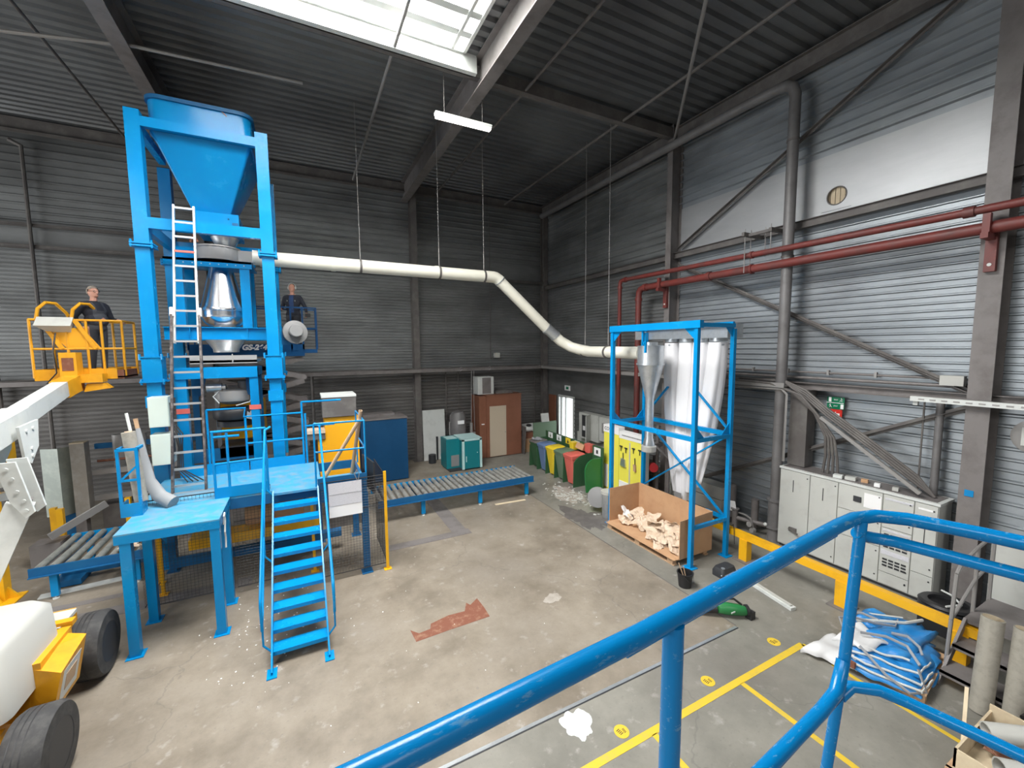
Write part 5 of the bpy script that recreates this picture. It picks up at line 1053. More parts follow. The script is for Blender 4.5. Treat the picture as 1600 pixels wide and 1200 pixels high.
# yellow tool board
yb = thing('tool_board', 'yellow tool board with white header and hanging brushes behind the blue frame', 'tool board', (8.2, 9.0, 0))
b = MB(); b.bx(8.1, 8.3, 8.18, 9.12, 0.0, 1.66); b.build('panel', 'lemon', yb)
b = MB(); b.bx(8.1, 8.3, 9.14, 9.8, 0.0, 1.73); b.build('panel', 'lemon', yb)
b = MB(); b.bx(8.09, 8.31, 8.16, 9.12, 1.66, 1.86); hd1 = b.build('header', 'paper_w', yb)
b = MB(); b.bx(8.09, 8.31, 9.14, 9.82, 1.73, 1.95); hd2 = b.build('header', 'paper_w', yb)
b = MB(); b.bx(8.085, 8.1, 8.66, 8.70, 0.05, 1.6); b.bx(8.12, 8.3, 8.16, 8.18, 0.05, 1.86); b.build('divider_strip', 'grey_cab', yb)
b = MB(); b.bx(8.085, 8.1, 8.72, 9.1, 0.05, 0.42); b.bx(8.085, 8.1, 9.6, 9.8, 0.05, 0.75); b.build('white_patch', 'paper_w', yb)
text('lettering', 'CO', 0.14, 'ink', (8.086, 9.66, 1.84), FACE_X, hd2)
b = MB(); rnd = random.Random(3); y = 9.0
while y > 8.25:
    w_ = rnd.uniform(0.03, 0.07); b.bx(8.084, 8.09, y - w_, y, 1.745, 1.775); y -= w_ + 0.014
b.build('small_lettering', 'stonegrey', hd1)
for y, z, m_, lab in ((8.92, 1.0, 'alu', 'silver dustpan hanging on the yellow tool board'), (8.45, 0.95, 'card', 'brown hand brush hanging on the yellow tool board')):
    k = thing('hanging_tool', lab, 'tool', (8.07, y, z))
    if m_ == 'alu':
        b = MB(); b.prism([(y - 0.11, z - 0.14), (y + 0.11, z - 0.12), (y + 0.07, z + 0.1), (y - 0.09, z + 0.08)], 'x', 8.05, 8.09); b.build('pan', m_, k)
    else:
        b = MB(); b.prism([(y - 0.04, z - 0.12), (y + 0.04, z - 0.10), (y + 0.06, z + 0.08), (y - 0.03, z + 0.08)], 'x', 8.05, 8.09); b.build('bristles', 'wood', k)
    b = MB(); b.cyl((8.07, y, z + 0.08), (8.07, y + 0.01, z + 0.26), 0.012, n=6); b.build('handle', 'rim', k)
for (y, z), lab in zip(((9.02, 1.42), (8.82, 1.4), (8.52, 1.45), (8.28, 1.45)), ('dark scraper above the left edge of the silver dustpan on the yellow board', 'dark scraper above the right edge of the silver dustpan on the yellow board', 'dark scraper above the brown hand brush on the yellow board', 'dark scraper in the far right corner of the yellow tool board')):
    b = MB(); b.bx(8.06, 8.085, y - 0.05, y + 0.05, z, z + 0.03); b.cyl((8.07, y, z), (8.07, y, z - 0.12), 0.01, n=6); one('hand_scraper', lab, 'scraper', b, 'rim', 'scrapers in the top row of the tool board')
for y0, z0, z1, m_, lab in ((9.9, 0.0, 0.7, 'steel_dk', 'dark crate between the green shield and the yellow tool board'), (9.9, 0.75, 1.1, 'strap', 'grey bundle on the dark crate'), (9.9, 0.7, 0.75, 'orange', 'flat orange box lid on the dark crate')):
    b = MB(); b.bx(8.15, 8.5, y0 - 0.02, y0 + 0.3, z0, z1); one('storage_crate', lab, 'crate', b, m_)

# ------------------------------------------------------------------ against the back wall
k = thing('brown_cabin', 'small brown cabin with a cream door standing before the back wall', 'cabin', (7, 15, 0))
b = MB(); b.bx(6.26, 7.76, 14.5, 15.4, 0.02, 2.42); b.build('body', 'brown', k)
b = MB(); b.bx(6.24, 7.78, 14.48, 15.42, 2.42, 2.46); b.build('roof', 'brown', k)
b = MB(); b.bx(6.38, 7.08, 14.47, 14.5, 0.05, 2.02); q = b.build('door', 'cream_door', k)
b = MB(); b.ball((7.03, 14.46, 0.98), 0.02); b.build('knob', 'steel_md', q)
b = MB(); b.bx(5.98, 6.26, 14.55, 15.4, 0.02, 2.42); b.build('side_panel', 'brown', k)
b = MB(); b.bx(6.06, 6.18, 14.535, 14.55, 1.32, 1.36); b.build('label', 'paper_w', k)
k = thing('air_conditioner', 'white air conditioning unit with dark grille on the brown cabin', 'air conditioner', (6.3, 15, 2.46))
b = MB(); b.bx(6.02, 6.68, 14.75, 15.25, 2.47, 3.15); b.build('casing', 'white', k)
b = MB(); b.bx(6.2, 6.56, 14.74, 14.75, 2.5, 3.12); b.build('grille', 'steel_gr', k)
b = MB(); b.loft([rrect(7.2, 15.0, 2.46, 0.4, 0.2, 0.08), rrect(7.2, 15.0, 2.54, 0.36, 0.17, 0.08), rrect(7.25, 15.0, 2.6, 0.2, 0.1, 0.05)]); one('dusty_tarp', 'dusty dark tarp lying on the roof of the brown cabin', 'tarp', b, 'steel_dk')
b = MB(); b.box((4.41, 15.30, 0.97), (0.86, 0.04, 1.92), (R(-3), 0, 0)); k = one('leaning_board', 'large pale grey board leaning at the back wall beside the column', 'board', b, 'white')
tk = thing('air_receiver', 'grey upright compressed air tank behind the teal compressor', 'air tank', (5.25, 15, 0))
b = MB(); b.lathe([(0.05, 0.42), (0.22, 0.46), (0.31, 0.56), (0.31, 1.7), (0.22, 1.84), (0.05, 1.9)], (5.25, 14.95, 0), 24); b.build('vessel', 'greypipe', tk)
for a in (0.6, 2.6, 4.7):
    b = MB(); b.cyl((5.25 + 0.25 * math.cos(a), 14.95 + 0.25 * math.sin(a), 0), (5.25 + 0.25 * math.cos(a), 14.95 + 0.25 * math.sin(a), 0.6), 0.03, n=8); b.build('leg', 'greypipe', tk)
b = MB(); b.bx(5.13, 5.38, 14.61, 14.65, 1.42, 1.55); b.build('label', 'paper_w', tk)
b = MB(); b.tube([(4.9, 14.8, 1.5), (4.85, 14.75, 1.5), (4.83, 14.72, 1.35), (4.83, 14.7, 0.8), (5.0, 14.5, 0.6), (5.2, 14.2, 0.5)], 0.02, 8); b.build('pipe', 'steel_md', tk)
b = MB(); b.cyl((5.2, 14.6, 0.8), (5.2, 14.66, 0.8), 0.07); b.build('port', 'rim', tk)
b = MB(); b.cyl((5.72, 14.75, 0.8), (5.72, 14.75, 1.4), 0.06); b.cyl((5.82, 14.7, 0.3), (5.82, 14.7, 1.05), 0.05); b.tube([(5.72, 14.75, 1.4), (5.75, 14.8, 2.0), (5.8, 14.85, 3.4)], 0.012, 6); b.tube([(5.86, 14.75, 1.1), (5.86, 14.8, 2.2), (5.9, 14.85, 3.4)], 0.01, 6); b.cyl((5.8, 14.72, 0), (5.8, 14.72, 0.9), 0.02)
one('air_filters', 'small filters and thin pipes between the air tank and the brown cabin', 'filter', b, 'steel_md')
k = thing('teal_compressor', 'teal and white screw compressor cabinet before the back wall', 'compressor', (5, 13.8, 0))
b = MB(); b.bx(4.38, 4.86, 13.75, 14.4, 0.04, 1.08); b.build('side_body', 'teal', k)
b = MB(); b.bx(4.44, 4.8, 13.8, 14.3, 1.08, 1.085); b.build('side_top', 'teal_lt', k)
b = MB(); b.bx(4.86, 5.56, 13.42, 14.3, 0.04, 1.06); b.build('main_body', 'teal', k)
b = MB(); b.bx(4.84, 5.58, 13.4, 14.3, 1.06, 1.12); b.build('top', 'teal_lt', k)
b = MB(); b.bx(4.84, 4.92, 13.38, 13.44, 0.04, 1.1); b.bx(5.50, 5.58, 13.38, 13.44, 0.04, 1.1); b.bx(4.84, 5.58, 13.38, 13.44, 1.04, 1.12); b.build('white_frame', 'teal_lt', k)
b = MB(); b.bx(4.93, 5.49, 13.39, 13.42, 0.06, 1.03); q = b.build('door', 'teal', k)
b = MB(); b.bx(4.97, 5.0, 13.37, 13.39, 0.3, 0.5); b.ball((5.4, 13.38, 0.6), 0.02); b.build('latch', 'teal_lt', q)
b = MB(); b.bx(4.55, 4.84, 13.735, 13.75, 0.1, 0.5); b.build('vent', 'stonegrey', k)
b = MB(); b.bx(4.4, 5.54, 13.46, 14.28, 0, 0.04); b.build('plinth', 'rim', k)
b = MB(); b.cyl((4.2, 14.9, 0), (4.2, 14.9, 0.32), 0.14); b.cyl((4.5, 15.25, 0), (4.5, 15.25, 0.9), 0.04); one('dark_canister', 'dark canister on the floor beside the leaning pale panel', 'canister', b, 'rim')
for i, (z0, z1, m_, dx, lab) in enumerate([(0.0, 0.14, 'wood', 0, 'wooden pallet under the pile right of the brown cabin'), (0.14, 0.5, 'card', 0.03, 'lower brown carton of the pile right of the cabin'), (0.5, 0.56, 'wood', 0, 'flat boards between the cartons right of the cabin'), (0.56, 0.78, 'brown', 0.02, 'dark brown crate of the pile right of the cabin')]):
    b = MB(); b.bx(7.98 + dx, 8.5 + dx, 14.6, 15.2, z0, z1); one('stacked_carton', lab, 'carton', b, m_)
b = MB(); b.ball((8.25, 14.85, 0.90), 0.24, 0.2, 0.13); one('white_sack', 'white sack lying on the pile right of the brown cabin', 'sack', b, 'white')
b = MB(); b.ball((8.28, 14.8, 1.06), 0.12, 0.1, 0.06); one('black_bundle', 'black bundle lying on the white sack', 'bundle', b, 'black')
b = MB(); b.box((7.86, 14.5, 0.55), (0.03, 0.3, 1.1), (0, R(4), 0)); one('leaning_plank', 'dark plank leaning on the right side of the brown cabin', 'plank', b, 'steel_dk')
b = MB(); b.bx(8.3, 8.9, 15.45, 15.52, 0.1, 1.0); one('white_wall_sheet', 'white sheet on the back wall near the corner', 'sheet', b, 'white')
b = MB(); b.bx(8.2, 9.3, 14.28, 14.32, 0, 1.25); one('mesh_screen', 'grey green screen standing behind the farthest waste bin', 'screen', b, 'green_lt')
b = MB(); b.box((8.75, 14.30, 1.42), (0.35, 0.05, 0.35), (R(-12), 0, 0)); one('pale_tray', 'pale tray propped on the grey green screen', 'tray', b, 'grey_cab')
k = thing('wall_box_back', 'grey junction box on the back wall above the cable tray', 'junction box', (7.3, 15.6, 3.9))
b = MB(); b.bx(7.1, 7.32, 15.5, 15.66, 3.86, 4.06); b.build('box', 'white_pl', k)
b = MB(); b.cyl((6.95, 15.6, 3.8), (6.95, 15.6, 9.6), 0.014, n=6); b.cyl((6.95, 15.6, 3.85), (7.1, 15.6, 3.9), 0.014, n=6); b.build('conduit', 'steel_dk', k)
for x, z0, z1, r_, lab in ((5.0, 0.6, 3.4, 0.02, 'thin pipe rising on the back wall beside the pale panel'), (5.5, 1.2, 3.4, 0.014, 'thin conduit rising behind the grey air tank'), (0.3, 0, 3.4, 0.05, 'dark post on the back wall left of the blue cabinet'), (9.0, 0.2, 3.4, 0.015, 'thin conduit on the back wall near the corner')):
    b = MB(); b.cyl((x, 15.55, z0), (x, 15.55, z1), r_, n=8); one('wall_pipe', lab, 'pipe', b, 'steel_dk')
for x, y0, y1, r_, lab in ((-6.1, 0.0, 9.6, 0.05, 'dark downpipe on the back wall left of the blue tower'), (-7.0, 0.0, 3.6, 0.06, 'short dark post on the back wall at the far left')):
    b = MB(); b.tube([(x, 15.5, y0), (x, 15.5, y1 - 0.1), (x - 0.2, 15.45, y1)] if y1 > 5 else [(x, 15.5, y0), (x, 15.5, y1)], r_, 8); one('downpipe', lab, 'pipe', b, 'steel_dk')

# roller conveyor on the right of the platform
def conveyor(x0, x1, y0, y1, z, n, legs, lab, rr=0.035, rm='roller', dbl=False):
    k = thing('roller_conveyor', lab, 'conveyor', ((x0 + x1) / 2, (y0 + y1) / 2, 0), 'roller conveyors')
    for y, s in ((y0, 1), (y1, -1)):
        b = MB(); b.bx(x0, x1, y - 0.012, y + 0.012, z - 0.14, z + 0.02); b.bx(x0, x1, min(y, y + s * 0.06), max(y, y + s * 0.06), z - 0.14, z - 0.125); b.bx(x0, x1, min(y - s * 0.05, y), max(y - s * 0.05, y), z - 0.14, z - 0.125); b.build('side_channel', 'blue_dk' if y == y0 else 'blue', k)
    for x in legs:
        for y in (y0 + 0.06, y1 - 0.06):
            b = MB(); b.bx(x - 0.05, x + 0.05, y - 0.035, y + 0.035, 0.05, z - 0.14); l_ = b.build('leg', 'blue', k)
            b = MB(); b.cyl((x, y, 0), (x, y, 0.02), 0.045); b.cyl((x, y, 0.02), (x, y, 0.05), 0.015); b.build('foot', 'white', l_)
        b = MB(); b.bx(x - 0.03, x + 0.03, y0 + 0.1, y1 - 0.1, z - 0.22, z - 0.15); b.build('cross_beam', 'blue_dk', k)
    for i in range(n):
        x = x0 + (x1 - x0) * (i + 0.5) / n
        if dbl:
            ym = (y0 + y1) / 2
            b = MB(); o_ = (i % 2) * 0.0
            b.cyl((x, y0 + 0.02, z - 0.02), (x, y1 - 0.02, z - 0.02), 0.012, n=6)
            for (a, c_) in ((y0 + 0.08, y0 + 0.5), (ym - 0.16, ym + 0.16), (y1 - 0.5, y1 - 0.08)): b.cyl((x, a, z - 0.02), (x, c_, z - 0.02), rr, n=10)
        else: b = MB(); b.cyl((x, y0 + 0.015, z - 0.02), (x, y1 - 0.015, z - 0.02), rr, n=12)
        b.build('roller', rm, k)
    return k
conveyor(1.5, 5.85, 10.2, 11.4, 0.55, 27, (2.62, 4.2, 5.65), 'long blue roller conveyor crossing the floor in front of the blue cabinet', 0.055)
conveyor(-4.28, -2.55, 9.68, 11.2, 0.60, 9, (-4.0, -2.9), 'short blue roller conveyor with grey rollers at the left behind the step table', 0.055, 'roller_dk')

# ------------------------------------------------------------------ boom lift at the left edge
bl = thing('boom_lift', 'amber and white boom lift with raised work basket at the left edge', 'boom lift', (-3.4, 6.4, 0))
def wheel(x0, x1, y, r, par):
    b = MB(); b.lathe([(r * 0.55, 0), (r * 0.93, 0.005), (r, 0.05), (r, x1 - x0 - 0.05), (r * 0.93, x1 - x0 - 0.005), (r * 0.60, x1 - x0)], (x0, y, r), 40, (1, 0, 0), caps=False)
    w = b.build('tyre', 'rubber', par)
    b = MB(); b.lathe([(r * 0.62, x1 - x0 - 0.002), (r * 0.58, x1 - x0 - 0.01), (r * 0.5, x1 - x0 - 0.09), (r * 0.22, x1 - x0 - 0.09), (r * 0.18, x1 - x0 - 0.02), (0.02, x1 - x0 - 0.02)], (x0, y, r), 30, (1, 0, 0)); q = b.build('rim', 'rim', w)
    b = MB()
    for j in range(3): b.lathe([(r + 0.002, 0.07 + j * 0.05), (r + 0.002, 0.08 + j * 0.05)], (x0, y, r), 36, (1, 0, 0), caps=False)
    b.build('tread_groove', 'black', w)
    return w
wheel(-2.78, -2.47, 7.14, 0.41, bl); wheel(-2.62, -2.30, 5.42, 0.40, bl)
wheel(-4.75, -4.45, 7.08, 0.41, bl); wheel(-4.75, -4.45, 5.42, 0.40, bl)
b = MB(); b.bx(-4.4, -2.62, 5.95, 6.62, 0.42, 1.0); b.bx(-4.3, -2.9, 5.1, 7.5, 0.35, 0.8); b.build('chassis', 'lift_yel', bl)
b = MB(); b.add([(-2.9, 6.0, 1.02), (-2.45, 5.9, 0.86), (-2.45, 6.5, 0.92), (-2.9, 6.6, 1.02), (-2.9, 6.0, 0.4), (-2.55, 5.9, 0.4), (-2.55, 6.5, 0.4), (-2.9, 6.6, 0.4)], [(0, 1, 2, 3), (7, 6, 5, 4), (0, 4, 5, 1), (1, 5, 6, 2), (2, 6, 7, 3), (3, 7, 4, 0)]); b.build('side_cover', 'lift_yel', bl)
def slant(y0, y1, z0, z1, o):
    X = lambda z: -2.45 - 0.1 * (0.89 - z) / 0.49 + o
    m_ = MB(); m_.add([(X(z) - d_, y, z) for d_ in (0, 0.004) for y, z in ((y0, z0), (y1, z0), (y1, z1), (y0, z1))], [(0, 1, 2, 3), (7, 6, 5, 4), (0, 4, 5, 1), (1, 5, 6, 2), (2, 6, 7, 3), (3, 7, 4, 0)]); return m_
q = slant(5.98, 6.38, 0.47, 0.82, 0.006).build('decal', 'white', bl)
slant(6.06, 6.30, 0.56, 0.74, 0.010).build('decal_print', 'tube_card', q)
b = MB(); b.bx(-3.1, -2.62, 6.65, 6.75, 0.98, 1.04); b.bx(-3.4, -2.95, 6.45, 6.95, 1.0, 1.08); b.build('bracket', 'lift_yel', bl)
b = MB(); b.bx(-3.1, -2.72, 6.6, 7.05, 0.96, 1.0); b.build('step_plate', 'white_pl', bl)
b = MB(); b.bx(-3.9, -2.75, 4.5, 5.6, 0.3, 0.62); b.build('front_axle_cover', 'lift_yel', bl)
L = []
for z, e, sh in ((0.72, 0.0, 0), (0.74, 0.03, 0), (1.38, 0.0, 0.0), (1.47, -0.08, 0)):
    L.append([(x, y, zz) for x, y, zz in rrect(-3.25, 6.02, z, 0.55 + e, 0.55 + e, 0.14)])
b = MB(); b.loft(L); b.build('counterweight_hood', 'white_pl', bl, angle=50)
b = MB(); b.lathe([(0.04, 0), (0.05, 0.02), (0.05, 0.04), (0.03, 0.05)], (-3.2, 5.9, 1.46), 16); b.build('filler_cap', 'white_pl', bl)
def arm(name, pts, w, h, mat='white', up=(0, 0, 1)):
    for p, q in zip(pts, pts[1:]):
        b = MB(); b.bar(p, q, w, h, up); b.build(name, mat, bl)
arm('upper_boom', [(-3.87, 10.4, 3.64), (-3.40, 7.0, 3.22)], 0.2, 0.26)
arm('upper_boom_sleeve', [(-3.55, 8.2, 3.36), (-3.35, 6.2, 3.12)], 0.26, 0.32)
b = MB(); b.prism([(7.55, 3.32), (8.0, 3.36), (7.95, 3.0), (7.75, 2.8), (7.62, 2.88)], 'x', -3.30, -3.27); b.prism([(7.55, 3.32), (8.0, 3.36), (7.95, 3.0), (7.75, 2.8), (7.62, 2.88)], 'x', -3.56, -3.53)
for y, z in ((7.7, 3.25), (7.85, 3.26), (7.78, 3.0), (7.78, 2.9)): b.cyl((-3.27, y, z), (-3.255, y, z), 0.025, n=8)
b.build('knuckle_plate', 'white', bl)
arm('middle_link', [(-4.2, 6.9, 2.75), (-3.22, 7.1, 2.8)], 0.2, 0.22)
arm('lower_link', [(-4.2, 7.0, 2.52), (-3.22, 7.15, 2.55)], 0.1, 0.09, 'galv')
ep = [(-3.27, 2.98), (-3.09, 2.98), (-2.97, 2.35), (-3.05, 2.28), (-3.17, 2.5)]
b = MB(); b.prism(ep, 'y', 6.98, 7.01); b.prism(ep, 'y', 7.22, 7.25)
for x, z in ((-3.17, 2.9), (-3.13, 2.78), (-3.1, 2.62), (-3.05, 2.5), (-3.04, 2.38)): b.cyl((x, 6.98, z), (x, 6.965, z), 0.022, n=8)
b.build('elbow_plate', 'white', bl)
arm('lower_boom', [(-3.14, 7.12, 2.45), (-3.55, 7.0, 1.35)], 0.2, 0.24)
arm('lower_boom_inner', [(-3.12, 7.14, 2.5), (-3.17, 7.12, 2.35)], 0.14, 0.16, 'steel_gr')
# basket
BX0, BX1, BY0, BY1, BZ = -4.48, -3.2, 11.0, 11.8, 3.78
b = MB(); b.bx(BX0, BX1, BY0, BY1, BZ - 0.03, BZ); b.build('basket_floor', 'steel_gr', bl)
b = MB(); b.bx(BX0, BX1 - 0.1, BY0 - 0.01, BY0 + 0.01, BZ - 0.05, BZ + 0.16); b.bx(BX0, BX1, BY1 - 0.01, BY1 + 0.01, BZ - 0.05, BZ + 0.16); b.bx(BX0, BX0 + 0.02, BY0, BY1, BZ - 0.05, BZ + 0.16); b.bx(BX1 - 0.12, BX1 - 0.1, BY0, BY1, BZ - 0.05, BZ + 0.16); b.build('kick_plate', 'lift_yel', bl)
for x, y in ((BX0, BY0), (BX0 + 0.5, BY0), (BX1 - 0.5, BY0), (BX1 - 0.28, BY0), (BX1, BY0 + 0.1), (BX0, BY1), (BX1, BY1), (-3.9, BY1), (BX1 - 0.35, BY1)):
    b = MB(); b.cyl((x, y, BZ), (x, y, BZ + 1.1), 0.022, n=10); b.build('basket_post', 'lift_yel', bl)
for z in (BZ + 1.1, BZ + 0.55):
    b = MB(); pts = [(BX0, BY0, z), (BX1 - 0.3, BY0, z), (BX1, BY0 + 0.1, z), (BX1, BY1, z), (BX0, BY1, z), (BX0, BY0, z)]; b.tube(pts, 0.022, 10); b.build('basket_rail', 'lift_yel', bl)
b = MB(); b.tube([(BX0 + 0.1, BY0, BZ + 1.0), (-3.9, BY0, BZ + 1.0)], 0.018, 8); b.build('basket_rail', 'lift_yel', bl)
for x in (BX0 + 0.15, -3.85):
    b = MB(); b.tube([(x - 0.05, BY0, BZ + 1.1), (x + 0.0, BY0 - 0.03, BZ + 1.3), (x + 0.1, BY0, BZ + 1.42), (x + 0.18, BY0 + 0.15, BZ + 1.42), (x + 0.25, BY0 + 0.35, BZ + 1.25), (x + 0.28, BY0 + 0.42, BZ + 1.1)], 0.028, 10); b.build('guard_hoop', 'lift_yel', bl)
    b = MB(); b.bar((x, BY0 - 0.02, BZ + 1.1), (x + 0.28, BY0 - 0.02, BZ + 0.55), 0.03, 0.07, (1, 0, 0)); b.build('console_arm', 'lift_yel', bl)
b = MB(); b.add([(-4.35, BY0 - 0.05, BZ + 1.15), (-3.85, BY0 - 0.05, BZ + 1.15), (-3.85, BY0 - 0.2, BZ + 0.98), (-4.35, BY0 - 0.2, BZ + 0.98), (-4.3, BY0 + 0.2, BZ + 1.1), (-3.9, BY0 + 0.2, BZ + 1.1), (-3.95, BY0 + 0.1, BZ + 0.8), (-4.15, BY0 + 0.1, BZ + 0.8)],
    [(0, 1, 2, 3), (4, 7, 6, 5), (0, 4, 5, 1), (3, 2, 6, 7), (0, 3, 7, 4), (1, 5, 6, 2)]); b.build('control_console', 'grey_cab', bl)
b = MB(); b.prism([(BX0 + 0.2, BZ + 0.95), (-3.75, BZ + 0.95), (-3.5, BZ + 0.55), (BX0 + 0.5, BZ + 0.55)], 'y', BY0 - 0.01, BY0 + 0.005); b.build('console_shield', 'lift_yel', bl)
b = MB(); b.bx(-4.02, -3.78, 10.7, 10.95, 3.52, 4.26); b.build('basket_mast', 'lift_yel', bl)
b = MB(); b.bx(-3.98, -3.82, 10.69, 10.7, 3.92, 4.16); b.build('mast_opening', 'rust', bl)
b = MB(); b.bar((-3.88, 10.75, 3.68), (-3.86, 10.2, 3.6), 0.24, 0.3); b.build('jib', 'lift_yel', bl)
b = MB(); b.bx(-3.95, -3.45, 10.75, 10.98, 3.68, 3.84); b.prism([(-3.7, 3.66), (-3.45, 3.66), (-3.35, 3.56), (-3.75, 3.5)], 'y', 10.8, 10.95); b.build('rotator', 'lift_yel', bl)
b = MB(); b.bx(BX1 - 0.1, BX1, BY0, BY1, BZ - 0.05, BZ + 0.12); b.build('striped_edge', 'rust', bl)
b = MB(); b.tube([(-4.1, BY0 - 0.1, BZ + 0.85), (-4.12, BY0 - 0.2, BZ + 0.5), (-4.1, BY0 - 0.2, BZ + 0.1), (-4.25, BY0 - 0.2, BZ - 0.1), (-4.0, 10.7, 3.7)], 0.012, 6); b.build('cable', 'black', bl)

# yellow mast and things at the far left
ym = thing('yellow_mast', 'tall yellow mast with pale guard panel at the far left edge', 'mast', (-4.7, 10, 0))
b = MB(); b.bx(-5.02, -4.72, 9.98, 10.18, 0.02, 5.45); b.build('post', 'yellow', ym)
b = MB(); b.bx(-5.05, -4.55, 9.75, 10.25, 0, 0.02); b.prism([(-4.72, 0.02), (-4.58, 0.02), (-4.72, 0.22)], 'y', 10.06, 10.1); b.prism([(-4.95, 0.02), (-4.72, 0.02), (-4.83, 0.3)], 'y', 9.9, 9.93); b.build('foot_plate', 'yellow', ym)
b = MB(); b.bx(-5.9, -5.02, 10.05, 10.08, 1.0, 5.0); b.build('guard_panel', 'ply', ym)
b = MB(); b.bx(-5.25, -4.75, 10.3, 10.8, 2.2, 2.75); b.build('carriage', 'yellow', ym)
for x, y, z, lab in ((-4.65, 11.8, 1.0, 'yellow fence post left of the small roller conveyor'), (-4.95, 12.3, 0.9, 'yellow post with foot behind the lower boom'), (-3.62, 12.0, 1.0, 'yellow post standing behind the small roller conveyor')):
    k = thing('floor_post', lab, 'post', (x, y, 0), 'short yellow posts at the left')
    b = MB(); b.bx(x - 0.05, x + 0.05, y - 0.05, y + 0.05, 0.02, z); b.build('post', 'yellow', k)
    b = MB(); b.bx(x - 0.12, x + 0.12, y - 0.12, y + 0.12, 0, 0.02); b.build('foot', 'yellow', k)
b = MB(); b.bx(-4.95, -4.5, 11.3, 11.7, 0, 0.45); one('dark_floor_box', 'dark box on the floor behind the lower boom', 'box', b, 'steel_gr')
k = thing('sheet_metal_panel', 'bent galvanised sheet panel standing behind the small roller conveyor', 'panel', (-5.2, 12.6, 0))
b = MB(); b.prism([(-5.18, 12.6), (-4.86, 12.48), (-4.70, 12.75), (-4.72, 12.77), (-4.87, 12.50), (-5.17, 12.63)], 'z', 0.62, 2.15); b.build('sheet', 'zinc', k)
b = MB(); b.bx(-5.15, -4.75, 12.7, 12.75, 0, 0.9); b.build('support', 'blue_dk', k)
b = MB(); b.bx(-4.62, -4.38, 12.35, 12.6, 0.55, 2.25); k = one('galvanised_column', 'square galvanised trunk with pale top standing beside the bent sheet panel', 'trunk', b, 'zinc_br')
b = MB(); b.bx(-4.62, -4.38, 12.35, 12.6, 2.25, 2.27); b.build('cap', 'ply', k)
b = MB(); b.bx(-4.66, -4.48, 12.4, 12.6, 0, 0.55); b.build('stem', 'steel_gr', k)
mc = thing('palletising_machine', 'grey machine with vertical cylinders behind the small roller conveyor', 'machine', (-3.6, 13, 0))
b = MB(); b.bx(-4.3, -2.7, 12.7, 13.6, 0.0, 0.7); b.build('base', 'steel_dk', mc)
for z in (0.85, 1.45):
    b = MB(); b.bx(-4.4, -2.6, 12.6, 12.75, z, z + 0.12); b.build('beam', 'steel_md', mc)
b = MB(); b.bx(-4.4, -2.5, 12.9, 13.0, 2.0, 2.12); b.build('blue_beam', 'blue_dk', mc)
for i in range(4):
    b = MB(); b.cyl((-3.95 + i * 0.36, 12.95, 1.5), (-3.95 + i * 0.36, 12.95, 2.3), 0.14); b.build('cylinder', 'steel_md', mc)
b = MB(); b.tube([(-4.3, 12.7, 1.75), (-2.7, 12.7, 1.75)], 0.03, 8); b.build('rod', 'rust', mc)
b = MB(); b.lathe([(0.3, 0), (0.34, 0.05), (0.34, 0.1)], (-3.4, 12.75, 1.15), 24, (0, -1, 0.5)); b.tube([(-3.7, 12.6, 1.2), (-3.5, 12.5, 0.98), (-3.2, 12.5, 0.98), (-3.05, 12.6, 1.25)], 0.03, 8); b.build('turntable_ring', 'steel_md', mc)
b = MB(); b.bar((-4.6, 11.2, 0.62), (-3.9, 11.75, 1.0), 0.05, 0.14); one('grey_channel', 'grey channel lying across the back of the small roller conveyor', 'channel', b, 'steel_md')
b = MB(); b.box((-3.65, 9.95, 0.012), (1.25, 0.16, 0.02), (0, 0, R(6))); one('white_lath', 'long white lath lying on the floor before the small roller conveyor', 'lath', b, 'white')
b = MB(); scrap(b, (-3.05, 10.0, 0.68), .3, .4, .3, (.1, .1), .03, 5); one('torn_carton', 'torn piece of carton on the small roller conveyor', 'carton piece', b, 'card_lt', smooth=False)
b = MB(); b.bx(-4.2, -3.8, 10.1, 10.5, 0.02, 0.12); b.bx(-4.15, -2.6, 10.35, 10.45, 0.1, 0.2); one('conveyor_drive', 'low dark blue drive unit under the small roller conveyor', 'drive unit', b, 'blue_dk')
# timber bag on the pallet under the platform
b = MB(); b.lathe([(0.25, 0), (0.25, 1.0)], (-1.1, 9.4, 1.1), 20, (1, 0, 0)); one('paper_roll', 'large brown paper roll behind the mesh under the platform', 'roll', b, 'card')
b = MB(); b.bx(-2.0, 0.2, 9.2, 9.6, 0.62, 0.8); one('yellow_machine_beam', 'dark yellow beam behind the mesh under the platform', 'beam', b, 'yellow')
b = MB(); b.bx(-2.3, 0.6, 9.3, 9.5, 0.3, 0.42); one('blue_machine_beam', 'dark blue beam behind the mesh under the platform', 'beam', b, 'blue_dk')

